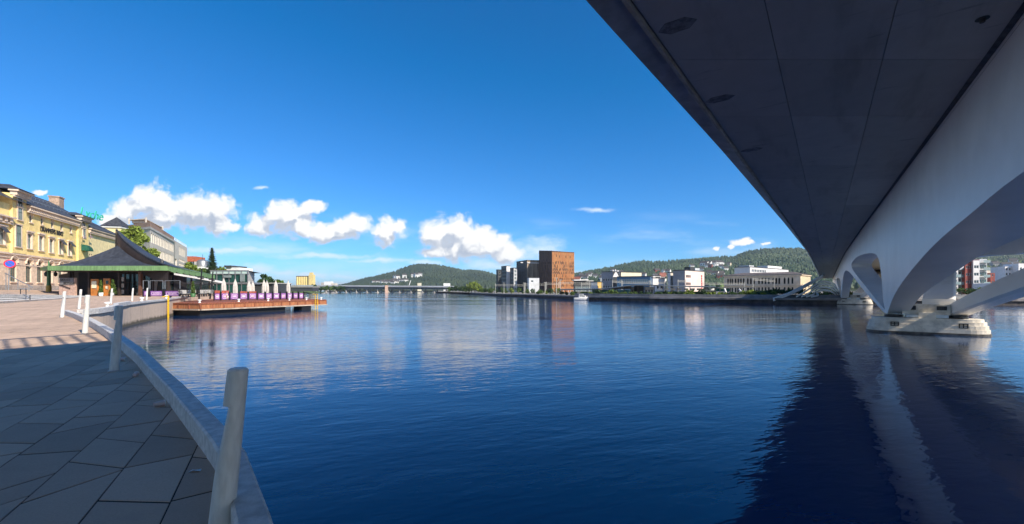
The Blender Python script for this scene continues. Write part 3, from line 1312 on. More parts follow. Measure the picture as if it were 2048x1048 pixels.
def arm(name, parent, p0, p1, w0, h0, w1, h1, sag, mat, side=Vector((0, 0, 1)), n=12):
    p0, p1 = Vector(p0), Vector(p1)
    d = (p1 - p0)
    d.z = 0
    s = Vector((d.y, -d.x, 0)).normalized()
    rows = []
    for i in range(n + 1):
        t = i / n
        c = p0.lerp(p1, t)
        c.z -= sag * 4 * t * (1 - t)
        w, h = w0 + (w1 - w0) * t, h0 + (h1 - h0) * t
        rows.append([tuple(c + s * a * w + Vector((0, 0, b * h))) for a, b in
                     ((-0.5, 0.0), (-0.5, 1.0), (-0.42, 1.06), (0.42, 1.06), (0.5, 1.0), (0.5, 0.0), (0.34, -0.14), (-0.34, -0.14))])
    b = MB()
    b.grid(rows, 0, False, True)
    b.poly(rows[0])
    b.poly(rows[-1][::-1])
    return b.build(name, mat, parent)


def make_pier(off):
    c = PC + off
    b = MB()
    for z0, z1, r0, hl in ((-0.8, 0.14, 1.20, 2.10), (0.14, 0.40, 1.16, 2.08), (0.403, 0.66, 1.12, 2.05), (0.663, 0.90, 1.07, 2.01), (0.903, 1.10, 1.00, 1.95)):
        b.prism(stadium(c, hl, r0), z0, z1, 1 if z1 < 0.2 else 0)
    pier = b.build('pier', [M_pier, M_wet], bridge)
    for sg in (-1, 1):
        q = c + SR * (sg * 1.68)
        b = MB()
        b.tube((q.x, q.y, 1.10), (q.x, q.y, 1.30), 0.54, 0.54, 20)
        b.build('bearing', M['black'], pier)
        q2 = c + SR * (sg * 0.62) - SD * 0.55
        b = MB()
        b.box((q2.x, q2.y, 1.24), (0.95, 0.5, 0.2), math.atan2(SR.y, SR.x))
        b.build('jacking_plate', pm('pale_blue_steel', (0.55, 0.62, 0.66), 0.35, 0.05, 3, 0.02), pier)
        q3 = c + SR * (sg * 1.75) - SD * 1.125
        b = MB()
        for dx, dz, w, h in ((0, 0, 0.05, 0.26), (-0.2, 0, 0.05, 0.26), (0.2, 0, 0.05, 0.26), (0, 0.13, 0.45, 0.05), (0, -0.13, 0.45, 0.05), (0, 0, 0.45, 0.04)):
            q4 = q3 + SR * dx
            b.box((q4.x, q4.y, 0.66 + dz), (w, 0.05, h), math.atan2(SR.y, SR.x))
        b.build('fender_bracket', M['black'], pier)
    # cross beam between the legs with two vents
    b = MB()
    q = c + SD * 0.1
    b.box((q.x, q.y, 1.72), (2.5, 1.2, 0.72), math.atan2(SR.y, SR.x))
    q = c - SD * 0.45
    b.box((q.x, q.y, 1.3), (0.9, 0.9, 0.4), math.atan2(SR.y, SR.x))
    b.build('cross_beam', M_pier, pier)
    for sg in (-1, 1):
        b = MB()
        q = c + SR * (sg * 0.80) - SD * 0.52
        b.box((q.x, q.y, 1.82), (0.52, 0.04, 0.28), math.atan2(SR.y, SR.x))
        for k in range(5):
            q2 = c + SR * (sg * 0.80 - 0.2 + k * 0.1) - SD * 0.545
            b.box((q2.x, q2.y, 1.82), (0.03, 0.04, 0.28), math.atan2(SR.y, SR.x))
        b.build('vent', M['dark'], pier)
    R = c + SR * 1.68
    Q = c + SR * 0.75 + SD * 0.2
    arm('pier_arm', pier, (Q.x, Q.y, 1.5), (Q.x + 27.6, Q.y + 27.0, E + 4.1), 1.7, 0.9, 2.2, 1.9, 0.5, M_brw)
    arm('pier_arm', pier, (R.x + 0.1, R.y + 0.1, 1.32), (R.x - 8.2, R.y - 27, E + 3.4), 1.15, 0.7, 1.9, 2.2, -1.1, M_brw)
    return pier


make_pier(Vector((0, 0)))
make_pier(Vector((0.71 * 61.4, 61.4)))
# railing along the near edge
mb = MB()
for s in np.arange(-40, 60, 0.28):
    s = float(s)
    z = E + TOP(s)
    mb.box((xO(s) + 0.12, s, z + 1.1), (0.075, 0.075, 2.2), 0.65)
for a, b in zip(ST[:-1], ST[1:]):
    mb.beam((xO(a) + 0.12, a, E + TOP(a) + 2.2), (xO(b) + 0.12, b, E + TOP(b) + 2.2), 0.12, 0.10)
    mb.beam((xO(a) + 0.12, a, E + TOP(a) + 0.06), (xO(b) + 0.12, b, E + TOP(b) + 0.06), 0.06, 0.05)
mb.build('railing', M['dark'], bridge, kind='stuff')


# ================================================================== bollards along the kerb
M_boll = pm('bollard_paint', (0.62, 0.62, 0.59), 0.5, 0.05, 7.0, 0.06, big=0.10, stretch=(3, 3, 0.6))


def bollard_mesh():
    b = MB()
    n = 28
    rows = []
    zs = [0, 0.02, 0.10, 0.25, 0.40, 0.50, 0.58, 0.66, 0.74, 0.82, 0.90, 0.96, 1.005, 1.02, 1.025, 1.15, 1.285, 1.3]
    for z in zs:
        r = 0.080 - 0.012 * z
        if z >= 1.3:
            r -= 0.012
        c = 1.0
        if 0.45 < z < 1.02:
            k = (z - 0.45) / 0.56
            c = 1.0 - 0.62 * min(1.0, k) ** 1.1
        ring = []
        for i in range(n):
            a = math.tau * i / n
            x, y = r * math.cos(a), r * math.sin(a)
            # the scoop is cut on the side turned to the square
            d = x * -0.80 + y * -0.60
            lim = r * c
            if d > lim:
                x -= -0.80 * (d - lim)
                y -= -0.60 * (d - lim)
            ring.append((x, y, z))
        rows.append(ring)
    b.grid(rows, 0, True, True)
    b.poly(rows[-1])
    lean = math.tan(math.radians(4.0))
    b.v = [(x + z * lean, y, z) for x, y, z in b.v]
    return b


bl = [(-2.05, 3.02, 'large leaning grey bollard nearest the camera beside the kerb'),
      (-7.95, 8.6, 'leaning grey bollard in the bridge shade, second from the camera'),
      (-14.5, 14.6, 'sunlit white bollard just past the railing shadow beside the kerb'),
      (-22.5, 21.5, 'white bollard left of the inlet corner, leftmost of the row'),
      (-28.9, 28.7, 'white bollard behind the rounded corner of the quay'),
      (-33.6, 36.0, 'white bollard on the far quay edge in front of the wooden doors'),
      (-38.0, 43.0, 'white bollard on the far quay edge before the glass front'),
      (-39.6, 46.6, 'white bollard in front of the purple banners near the ladder')]
bmesh_ = bollard_mesh()
mesh = bmesh_.mesh('bollard', M_boll)
for p in mesh.polygons:
    p.use_smooth = True
try:
    mesh.set_sharp_from_angle(angle=math.radians(35))
except Exception:
    pass
for i, (x, y, lab) in enumerate(bl):
    o = bpy.data.objects.new('bollard', mesh)
    COL.objects.link(o)
    o.location = (x, y, gz(y))
    if i == 0:
        o.scale = (1.0, 1.0, 0.905)
        o.rotation_euler = (0, math.radians(1.8), 0)
    if i > 2:
        o.rotation_euler = (0, 0, 0.2 * i)
    tag(o, lab, 'bollard', 'bollards along the quay edge')
    sb = MB()
    sb.tube((x, y, gz(y) - 0.01), (x, y, gz(y) + 0.012), 0.105, 0.10, 20)
    sb.build('foot_plate', M['steel'], o)

# paper cups and litter by the kerb
M_cup = pm('paper_cup', (0.74, 0.68, 0.66), 0.6, 0.12, 14.0, 0.05, col2=(0.80, 0.52, 0.48))


def cup(x, y, rz, label):
    t = thing('paper_cup', label, 'cup', (x, y, gz(y)), 'paper cups dropped by the kerb')
    d = Vector((math.cos(rz), math.sin(rz), 0.0))
    c = Vector((x, y, gz(y) + 0.045))
    b = MB()
    b.tube(c - d * 0.06, c + d * 0.06, 0.030, 0.043, 16, caps=False)
    b.poly([tuple(c - d * 0.055 + Vector((-d.y * math.cos(a), d.x * math.cos(a), math.sin(a))) * 0.030) for a in [i * math.tau / 14 for i in range(14)]])
    b.build('cup_body', M_cup, t)
    b = MB()
    b.tube(c + d * 0.055, c + d * 0.065, 0.047, 0.045, 16)
    b.build('lid', M['white'], t)


cup(-5.02, 6.12, 0.9, 'white paper cup lying by the kerb, nearest of the three')
cup(-7.05, 8.05, 2.0, 'crumpled paper cup by the kerb in the middle of three')
cup(-8.72, 9.62, 0.3, 'reddish paper cup by the kerb beside the second bollard')
b = MB()
b.grid([[(-3.02, 4.0, gz(4) + 0.006), (-2.98, 4.02, gz(4) + 0.02), (-2.92, 4.03, gz(4) + 0.008)], [(-3.01, 4.05, gz(4) + 0.015), (-2.96, 4.06, gz(4) + 0.004), (-2.93, 4.06, gz(4) + 0.018)]])
b.build('paper_scrap', M['white'], label='small white scrap of paper on the dark slabs', cat='litter')

# ================================================================== steps up to the upper square
BA, BB = Vector((-34.0, 21.5)), Vector((-59.5, 62.0))
du = (BB - BA).normalized()
dn = Vector((-du.y, du.x))                      # uphill
LST = (BB - BA).length
steps = thing('stone_steps', 'broad pale stone steps rising to the yellow building', 'steps', (-50, 47, gz(47)))
M_step = pm('step_granite', (0.66, 0.64, 0.60), 0.8, 0.10, 5.0, 0.2)
M_riser = pm('step_riser', (0.36, 0.34, 0.32), 0.85, 0.12, 5.0, 0.2)
NST, TR = 5, 0.95
for i in range(NST):
    b = MB()
    z0l, z0r = E - 1.30 + 0.235 * i, gz(62) - 0.1
    z1l, z1r = E - 1.19 + 0.235 * (i + 1) - 0.05, gz(62) + 0.04 * (i + 1)
    a0, a1 = BA + dn * (TR * i), BB + dn * (TR * i)
    c0, c1 = BA + dn * (TR * (i + 1) + 0.1), BB + dn * (TR * (i + 1) + 0.1)
    b.quad((a0.x, a0.y, z0l), (a1.x, a1.y, z0r), (a1.x, a1.y, z1r), (a0.x, a0.y, z1l), 1)
    b.quad((a0.x, a0.y, z1l), (a1.x, a1.y, z1r), (c1.x, c1.y, z1r), (c0.x, c0.y, z1l), 0)
    b.quad((a1.x, a1.y, z0r), (c1.x, c1.y, z0r), (c1.x, c1.y, z1r), (a1.x, a1.y, z1r), 1)
    # pale nosing
    e0, e1 = a0 - dn * 0.02, a1 - dn * 0.02
    b.quad((e0.x, e0.y, z1l - 0.06), (e1.x, e1.y, z1r - 0.03), (e1.x, e1.y, z1r + 0.004), (e0.x, e0.y, z1l + 0.004), 0)
    b.build('step', [M_step, M_riser], steps)
TA, TB = BA + dn * (TR * NST), BB + dn * (TR * NST)
ztl, ztr = E - 1.19 + 0.235 * NST - 0.05, gz(62) + 0.04 * NST
mb = MB()
rows = []
FA, FB = Vector((-82.0, 53.0)), Vector((-108.0, 108.0))
for i in range(13):
    a, c = TA.lerp(TB, i / 12), FA.lerp(FB, i / 12)
    za = ztl + (ztr - ztl) * i / 12
    rows.append([tuple(a.lerp(c, k / 6)) + (za + (E - 0.02 - za) * k / 6 + 0.006,) for k in range(7)])
mb.grid(rows, 0, True)
mb.build('upper_square', M_pave, kind='structure')

# handrails on the steps
rail = thing('handrail', 'sloping grey metal handrail above the steps', 'railing', P3(40, 577, 46))
b = MB()
for dy_ in (0, 0.35):
    b.tube(P3(10, 546, 46 + dy_), P3(36, 560, 46 + dy_), 0.045, n=7)
    b.tube(P3(36, 560, 46 + dy_), P3(66, 575, 46 + dy_), 0.045, n=7)
b.build('rail', M['steel'], rail)
for px, y0, y1 in ((12, 547, 578), (36, 560, 579), (58, 571, 582)):
    b = MB()
    b.tube(P3(px, y0, 46), P3(px, y1 + 1, 46), 0.035, n=7)
    b.build('rail_post', M['steel'], rail)
rail2 = thing('handrail', 'short low metal rail at the foot of the steps', 'railing', P3(52, 598, 42))
b = MB()
for px in (40, 46, 52):
    b.tube(P3(px, 577, 43), P3(px + 2, 577, 42), 0.04, n=6)
b.tube(P3(40, 577, 43), P3(54, 578, 42), 0.04, n=6)
b.tube(P3(46, 588, 42.5), P3(60, 597, 40.5), 0.04, n=6)
b.build('rail', M['steel'], rail2)
for px, y0, y1, d in ((41, 577, 588, 43), (52, 578, 596, 42), (60, 590, 600, 40.5)):
    b = MB()
    b.tube(P3(px, y0, d), P3(px, y1, d), 0.035, n=6)
    b.build('rail_post', M['dark'], rail2)

# no stopping sign
M_sblue = pm('sign_blue', (0.02, 0.10, 0.55), 0.4, 0.02, 3, 0.0)
M_sred = pm('sign_red', (0.62, 0.02, 0.05), 0.4, 0.02, 3, 0.0)
sg = thing('traffic_sign', 'round blue no parking sign with red rim on a grey post', 'sign', P3(17, 579, 48))
b = MB()
b.tube(P3(17, 580, 48), P3(19, 521, 48), 0.045, n=8)
b.build('post', M['steel'], sg)
cx_, cy_, cz_ = P3(19.5, 527.5, 47.85)
fd = Vector((0.78, -0.62, 0))


def disc(c, r, f0, f1, mat, name, parent, r_in=0.0):
    s = Vector((-fd.y, fd.x, 0))
    b = MB()
    n = 24
    ring = lambda rad, off: [tuple(Vector(c) + fd * off + (s * math.cos(i * math.tau / n) + Vector((0, 0, 1)) * math.sin(i * math.tau / n)) * rad) for i in range(n)]
    if r_in:
        b.grid([ring(r, f1), ring(r_in, f1)], 0, False, True)
        b.grid([ring(r, f0), ring(r, f1)], 0, True, True)
    else:
        b.poly(ring(r, f1))
        b.grid([ring(r, f0), ring(r, f1)], 0, True, True)
    return b.build(name, mat, parent)


disc((cx_, cy_, cz_), 0.40, -0.02, 0.02, M_sblue, 'sign_plate', sg)
disc((cx_, cy_, cz_), 0.46, -0.02, 0.03, M_sred, 'sign_rim', sg, 0.35)
b = MB()
s_ = Vector((-fd.y, fd.x, 0))
a_ = Vector((cx_, cy_, cz_)) + fd * 0.03
b.beam(a_ + s_ * -0.26 + Vector((0, 0, 0.26)), a_ + s_ * 0.26 + Vector((0, 0, -0.26)), 0.02, 0.08, up=fd)
b.build('slash', M_sred, sg)

# green lamp column by the left eave
M_green = pm('green_paint', (0.06, 0.16, 0.06), 0.5, 0.1, 3, 0.05)
lc = thing('lamp_post', 'green ornamental lamp column with golden foot left of the pavilion', 'lamp', P3(97.5, 582, 70))
b = MB()
x, y, _ = P3(97.5, 582, 70)
b.lathe((x, y, E - 0.2), [(0.30, 0.9), (0.24, 1.2), (0.22, 2.6), (0.24, 3.4), (0.16, 3.5), (0.10, 4.6), (0.05, 5.0)], 12)
b.build('column', M_green, lc)
b = MB()
b.lathe((x, y, E - 0.3), [(0.34, 0), (0.34, 0.8), (0.30, 1.02)], 12)
b.build('foot', pm('gold_paint', (0.45, 0.28, 0.04), 0.45, 0.1, 3, 0.05), lc)
for px in (92, 111):
    b = MB()
    x2 = PX(px, 70)
    b.tube((x, y, E + 2.9), (x2, y, E + 2.9), 0.04, n=6)
    b.lathe((x2, y, E + 2.2), [(0.05, 0), (0.22, 0.15), (0.26, 0.5), (0.1, 0.75), (0.03, 0.9)], 10)
    b.build('lantern', M['black'], lc)

# ================================================================== yellow exchange building
M_yel = pm('yellow_render', (0.88, 0.68, 0.28), 0.8, 0.07, 0.8, 0.12, big=0.08)
M_yel2 = pm('cream_render', (0.84, 0.70, 0.38), 0.8, 0.06, 1.2, 0.12, big=0.08)
M_trim = pm('pink_beige_trim', (0.70, 0.56, 0.44), 0.8, 0.06, 2.0, 0.1)
M_stone = pm('ground_floor_stone', (0.72, 0.55, 0.40), 0.85, 0.09, 1.6, 0.2)
M_plinth = pm('plinth_granite', (0.40, 0.34, 0.29), 0.85, 0.12, 2.2, 0.3)

yb = thing('exchange_building', 'yellow rendered building with dark slate roof and arched ground floor windows', 'building', (-98, 88, E))
FD = Vector((-0.493, 1.0)).normalized()
FN = Vector((FD.y, -FD.x))                     # towards the square
F0 = Vector((-95.2, 80.0))                     # where the picture's left edge meets the facade


def fp(u, d=0.0):
    q = F0 + FD * u + FN * d
    return (q.x, q.y)


def u_at(px):
    k = (px - CX) / F
    # F0 + FD*u on the line x = k*y
    return (k * F0.y - F0.x) / (FD.x - k * FD.y)


def u_off_at(px, off):
    k = (px - CX) / F
    q = F0 + FN * off
    return (k * q.y - q.x) / (FD.x - k * FD.y)


def e_at(px, py):
    u = u_at(px)
    return (HZ - py) / F * (F0.y + FD.y * u)


ZB = E - 0.25
UEND = u_at(173)
URL = u_at(55)       # right end of the left tower bay
UR2 = u_at(152)      # left edge of right bay
cache = {}
ZC = E + e_at(100, 432)                         # cornice foot of the middle section
ZG = E + e_at(60, 512)                          # string course
mb = MB()
F_ops, U_ops, T_ops = [], [], []
for px, w in ((27, 2.0), (57.5, 2.0), (79.5, 2.0), (101, 1.9), (121, 1.9)):
    u = u_at(px)
    F_ops.append((u - w / 2, u + w / 2, 1.9, 6.6, True))
u_off = -14.0


def shift(ops, a):
    return [(o[0] - a, o[1] - a) + tuple(o[2:]) for o in ops]


zg_h = ZG - ZB
# ground floor, stone
facade(mb, yb, fp(u_off), fp(UEND), ZB, ZG, shift(F_ops + [(u_at(-22) - 1, u_at(-22) + 1, 1.9, 6.6, True), (u_at(138) - 0.9, u_at(138) + 0.9, 1.9, 6.6, True), (u_at(158) - 0.9, u_at(158) + 0.9, 1.9, 6.6, True)], u_off), M['wframe'], M['glass'], 0.35, 0, 1)
mb.build('ground_floor', [M_stone, M_trim], yb)
# upper floors, yellow
mb = MB()
ops = []
for px, w, y0, y1 in ((31, 1.75, 461, 493), (58.5, 1.7, 468, 497), (81.5, 1.7, 472, 501), (102, 1.7, 478, 505), (121, 1.65, 482, 508), (139, 1.6, 486, 511)):
    u = u_at(px)
    ops.append((u - w / 2, u + w / 2, E + e_at(px, y1) - ZG, E + e_at(px, y0) - ZG))
for px, w, y0, y1 in ((61.5, 1.05, 428, 445), (84, 1.0, 434, 450), (104.5, 1.0, 441, 456.5), (123, 1.0, 447, 462), (141.5, 1.0, 453, 466)):
    u = u_at(px)
    ops.append((u - w / 2, u + w / 2, E + e_at(px, y1) - ZG, E + e_at(px, y0) - ZG, True))
ops.append((u_at(2) - 1.0, u_at(2) + 1.0, E + e_at(2, 488) - ZG, E + e_at(2, 455) - ZG))
u = u_at(163)
ops.append((u - 1.0, u + 1.0, E + e_at(163, 514) - ZG, E + e_at(163, 490) - ZG))
facade(mb, yb, fp(u_off), fp(UEND), ZG, ZC, shift(ops, u_off), M['wframe'], M['glassl'], 0.28, 0, 1)
plain_wall(mb, fp(UEND), fp(UEND, -16), ZB, ZC)
mb.build('upper_wall', [M_yel, M_trim], yb)
# window heads, sills and surrounds
for o in ops:
    mb = MB()
    arch = len(o) > 4
    uc = (o[0] + o[1]) / 2
    w = o[1] - o[0]
    x, y = fp(uc, 0.10)
    rz = math.atan2(FD.y, FD.x)
    if not arch:
        mb.box((x, y, ZG + o[3] + 0.45), (w + 0.9, 0.5, 0.28), rz)
        mb.box((x, y, ZG + o[3] + 0.15), (w + 0.5, 0.24, 0.22), rz)
        mb.box((x, y, ZG + o[2] - 0.12), (w + 0.6, 0.34, 0.2), rz)
        for s in (-1, 1):
            x2, y2 = fp(uc + s * (w / 2 + 0.13), 0.06)
            mb.box((x2, y2, ZG + (o[2] + o[3]) / 2), (0.22, 0.16, o[3] - o[2]), rz)
    else:
        mb.box((x, y, ZG + o[2] - 0.1), (w + 0.4, 0.24, 0.16), rz)
        for k in range(9):
            a0 = math.pi * k / 9
            a1 = math.pi * (k + 1) / 9
            r = w / 2 + 0.12
            p0 = fp(uc + r * math.cos(a0), 0.06)
            p1 = fp(uc + r * math.cos(a1), 0.06)
            zc = ZG + o[3] - w / 2
            mb.beam((p0[0], p0[1], zc + r * math.sin(a0)), (p1[0], p1[1], zc + r * math.sin(a1)), 0.14, 0.2, up=(FN.x, FN.y, 0))
    mb.build('window_surround', M_trim, yb)
for o in F_ops + [(u_at(138) - 0.9, u_at(138) + 0.9, 1.9, 6.6), (u_at(158) - 0.9, u_at(158) + 0.9, 1.9, 6.6)]:
    mb = MB()
    uc, w = (o[0] + o[1]) / 2, o[1] - o[0]
    for k in range(10):
        a0, a1 = math.pi * k / 10, math.pi * (k + 1) / 10
        r = w / 2 + 0.3
        p0, p1 = fp(uc + r * math.cos(a0), 0.06), fp(uc + r * math.cos(a1), 0.06)
        zc = ZB + o[3] - w / 2
        mb.beam((p0[0], p0[1], zc + r * math.sin(a0)), (p1[0], p1[1], zc + r * math.sin(a1)), 0.16, 0.45, up=(FN.x, FN.y, 0))
    x, y = fp(uc, 0.08)
    mb.box((x, y, ZB + o[2] - 0.12), (w + 0.5, 0.3, 0.2), math.atan2(FD.y, FD.x))
    mb.build('window_surround', M_trim, yb)
# string courses, impost band, plinth
mb = MB()
rz = math.atan2(FD.y, FD.x)
um, ul = (u_off + UEND) / 2, UEND - u_off
for z, h, d in ((ZG, 0.34, 0.34), (ZG - 0.75, 0.16, 0.22), (ZB + 5.25, 0.22, 0.12)):
    x, y = fp(um, d / 2 - 0.04)
    mb.box((x, y, z), (ul, d, h), rz)
mb.build('string_course', M_trim, yb)
mb = MB()
x, y = fp(um, 0.1)
mb.box((x, y, ZB + 0.6), (ul, 0.3, 1.2), rz)
mb.build('plinth', M_plinth, yb)
# slender tower bays and the bracketed cornice
bays = [(u_at(20), URL - 1.2, E + e_at(40, 392)), (u_at(152) + 0.3, UEND, E + e_at(165, 440))]
TBS = []
for a, c, zt in bays:
    mb = MB()
    aa, cc = fp(a, 0.35), fp(c, 0.35)
    plain_wall(mb, aa, cc, ZG + 0.2, zt)
    plain_wall(mb, fp(a, -4), aa, ZG + 0.2, zt)
    plain_wall(mb, cc, fp(c, -4), ZG + 0.2, zt)
    TBS.append(mb.build('tower_bay', [M_yel, M_trim], yb))
wm_s = window_mesh(1.5, 2.1, False, M['wframe'], M['glass'], 2, 2)
wm_a = window_mesh(1.4, 2.4, False, M['wframe'], M['glassl'], 2, 2)
wm_b = window_mesh(1.7, 4.2, False, M['wframe'], M['glassl'], 2, 2)
for (px, y0, y1, me) in ((33.5, 397, 413, wm_s), (34, 421, 439, wm_a), (31, 461, 493, wm_b), (162, 440, 455, wm_s), (164, 459, 473, wm_a)):
    w = max(v.co.x for v in me.vertices)
    u = u_at(px)
    tb = TBS[0] if px < 100 else TBS[1]
    x, y = fp(u - w / 2, 0.40)
    inst(me, 'window', tb, (x, y, E + e_at(px, y1)), rz)
    b = MB()
    hgt = max(v.co.z for v in me.vertices)
    z = E + e_at(px, y1)
    for dz in (-0.12, hgt + 0.12):
        q = fp(u, 0.42)
        b.box((q[0], q[1], z + dz), (w + 0.7, 0.32, 0.22), rz)
    for s in (-1, 1):
        q = fp(u + s * (w / 2 + 0.14), 0.40)
        b.box((q[0], q[1], z + hgt / 2), (0.24, 0.2, hgt), rz)
    b.build('surround', M_trim, tb)


def cornice(parent, a, c, z, out, n, mat, h=0.55):
    b = MB()
    uu, L = (a + c) / 2, c - a
    x, y = fp(uu, out / 2)
    b.box((x, y, z + h), (L + 0.3, out + 0.2, 0.28), rz)
    b.box((x, y, z - 0.55), (L, 0.25, 0.3), rz)
    for k in range(n):
        u = a + (k + 0.5) * L / n
        x, y = fp(u, out * 0.42)
        b.box((x, y, z + 0.06), (L / n * 0.42, out * 0.8, 0.8), rz)
    return b.build('cornice', mat, parent)


cornice(yb, URL - 1.0, u_at(152) + 0.2, ZC, 0.95, 34, M_trim)
cornice(yb, bays[0][0] - 0.3, bays[0][1] + 0.3, bays[0][2], 1.25, 9, M_trim)
cornice(yb, bays[1][0] - 0.3, bays[1][1] + 0.3, bays[1][2], 1.25, 8, M_trim)
cornice(yb, u_off, bays[0][0] - 0.3, E + e_at(10, 440), 0.95, 10, M_trim)
# roofs
ZR = E + e_at(100, 398) + 1.9
mb = MB()
za = ZC + 0.75


def roofslab(b, u0, u1, z0, z1, out, depth):
    p = [fp(u0, out), fp(u1, out), fp(u1, -depth), fp(u0, -depth)]
    b.quad(p[0] + (z0,), p[1] + (z0,), p[2] + (z1,), p[3] + (z1,), 0)
    q = [fp(u0, -2 * depth), fp(u1, -2 * depth)]
    b.quad(p[3] + (z1,), p[2] + (z1,), q[1] + (z0,), q[0] + (z0,), 0)
    b.poly([p[1] + (z0,), q[1] + (z0,), p[2] + (z1,)], 0)
    b.poly([p[0] + (z0,), p[3] + (z1,), q[0] + (z0,)], 0)


roofslab(mb, u_off, UEND, za, ZR + 0.3, 1.1, 7)
yroof = mb.build('roof', M['slate'], yb)
for a, c, zt in bays:
    mb = MB()
    p = [fp(a - 0.5, 1.6), fp(c + 0.5, 1.6), fp(c + 0.5, -7), fp(a - 0.5, -7)]
    uc = (a + c) / 2
    z0, z1 = zt + 0.72, zt + 0.72 + (1.3 if a < 20 else 1.1)
    m0, m1 = fp(uc, -1.0), fp(uc, -7)
    mb.poly([p[0] + (z0,), p[1] + (z0,), m0 + (z1,)])
    mb.quad(p[1] + (z0,), p[2] + (z0,), m1 + (z1,), m0 + (z1,))
    mb.quad(p[3] + (z0,), p[0] + (z0,), m0 + (z1,), m1 + (z1,))
    mb.build('bay_roof', M['slate'], yb)
b = MB()
u = u_off_at(113, -7)
x, y = fp(u, -7)
b.box((x, y, ZR + 0.6), (2.6, 2.0, 2.6), rz)
b.box((x, y, ZR + 2.0), (2.9, 2.3, 0.3), rz)
b.build('chimney', pm('chimney_brick', (0.42, 0.30, 0.22), 0.85, 0.15, 3, 0.2), yb)
# snow guard rails on the roof
b = MB()
for k in range(2):
    d = -1.2 - 3.0 * k
    z = za + (ZR + 0.3 - za) * ((1.1 - d) / 8.1) + 0.35
    p, q = fp(u_off, d), fp(UEND - 2, d)
    b.beam(p + (z,), q + (z,), 0.08, 0.08)
    for i in range(30):
        r = fp(u_off + (UEND - u_off - 2) * i / 29, d)
        b.box((r[0], r[1], z - 0.18), (0.06, 0.06, 0.4), rz)
b.build('snow_guard', M['steel'], yroof)
# lettering
M_letter = pm('black_letter', (0.02, 0.018, 0.015), 0.5, 0.05, 3, 0)
p0, p1 = u_at(80), u_at(129)
q = fp(p0, 0.05)
text('lettering', 'DRAMMENS BØRS', yb, (q[0], q[1], E + e_at(100, 466.5)), 1.5, rz, M_letter, 0.06, (p1 - p0) / 13.2)
# awning on the right bay
b = MB()
uc, w = u_at(163), 2.6
rows = []
zt = E + e_at(163, 489)
for k in range(7):
    a = math.pi / 2 * k / 6
    rows.append([fp(uc + s * w / 2, 0.4 + 1.5 * math.sin(a)) + (zt - 1.6 * (1 - math.cos(a)),) for s in np.linspace(-1, 1, 5)])
b.grid(rows, 0, True)
for s in (-1, 1):
    b.poly([fp(uc + s * w / 2, 0.4) + (zt - 1.6,)] + [r[0 if s < 0 else -1] for r in rows])
b.build('awning', pm('green_canvas', (0.01, 0.09, 0.06), 0.8, 0.1, 3, 0.1), yb)
# small dark awnings over the other first-floor windows
for px, y0 in ((2, 454), (121, 481), (139, 485)):
    b = MB()
    u = u_at(px)
    zt = E + e_at(px, y0)
    b.quad(fp(u - 0.95, 0.3) + (zt,), fp(u + 0.95, 0.3) + (zt,), fp(u + 0.95, 1.0) + (zt - 1.0,), fp(u - 0.95, 1.0) + (zt - 1.0,))
    b.quad(fp(u + 0.95, 0.3) + (zt,), fp(u - 0.95, 0.3) + (zt,), fp(u - 0.95, 1.0) + (zt - 1.02,), fp(u + 0.95, 1.0) + (zt - 1.02,))
    b.build('window_awning', M['dark'], yb)
# flags over the right bay's balcony
for px, s in ((157, -1), (172, 1)):
    b = MB()
    u = u_at(px)
    p = fp(u, 0.9)
    b.quad(p + (E + e_at(px, 470),), fp(u + 1.4, 0.9) + (E + e_at(px, 472),), fp(u + 1.4, 0.9) + (E + e_at(px, 476),), p + (E + e_at(px, 475),))
    b.box((p[0], p[1], E + e_at(px, 472)), (0.08, 0.08, 1.6), rz)
    b.build('flag', pm('flag_red', (0.55, 0.06, 0.08), 0.7, 0.3, 2.0, 0, col2=(0.7, 0.7, 0.7)), yb)
# neon sign on the roof
M_neon = pm('sign_green_enamel', (0.06, 0.50, 0.36), 0.4, 0.08, 3, 0)
ns = thing('roof_sign', 'green script letters on a steel frame above the slate roof', 'sign', fp(u_at(160), -4) + (ZR,))
ua, ub = u_off_at(157, -3.4), u_off_at(191, -3.4)
q = fp(ua, -3.2)
text('lettering', 'Lyche', ns, (q[0], q[1], E + e_at(172, 426)), 3.6, rz - 0.2, M_neon, 0.12, (ub - ua) / 9.6, shear=0.25)
b = MB()
for k in range(5):
    q = fp(ua + (ub - ua) * k / 4 * 0.8, -3.6)
    b.beam(q + (ZR - 3.0,), q + (E + e_at(172, 421),), 0.12, 0.12)
for e in (427, 422):
    p, q = fp(ua, -3.6), fp(ua + (ub - ua) * 0.8, -3.6)
    b.beam(p + (E + e_at(172, e),), q + (E + e_at(172, e),), 0.1, 0.1)
b.build('frame', M['steel'], ns)

# ------------------------------------------------------------------ cream wing behind
cw = thing('cream_wing', 'cream building with paired arched windows and slate roof right of the yellow facade', 'building', fp(UEND + 10) + (E,))
U1 = u_at(240)
ZW = E + e_at(186, 464)
ops = []
Lw = U1 - UEND - 0.1
for k in range(7):
    for s in (-0.55, 0.55):
        uc = 1.4 + (k + 0.3) * Lw / 7 + s
        ops.append((uc - 0.42, uc + 0.42, 7.2, 9.9, True))
    uc = 1.4 + (k + 0.3) * Lw / 7
    ops.append((uc - 0.7, uc + 0.7, 1.6, 4.9))
mb = MB()
facade(mb, cw, fp(UEND + 0.1), fp(U1), ZB, ZW, ops, M['wframe'], M['glass'], 0.25, 0, 1)
plain_wall(mb, fp(U1), fp(U1, -14), ZB, ZW)
mb.build('wall', [M_yel2, M_trim], cw)
cornice(cw, UEND + 0.2, U1, ZW, 0.9, 40, M_trim, 0.5)
mb = MB()
roofslab(mb, UEND + 0.2, U1, ZW + 0.7, ZW + 5.2, 1.1, 7)
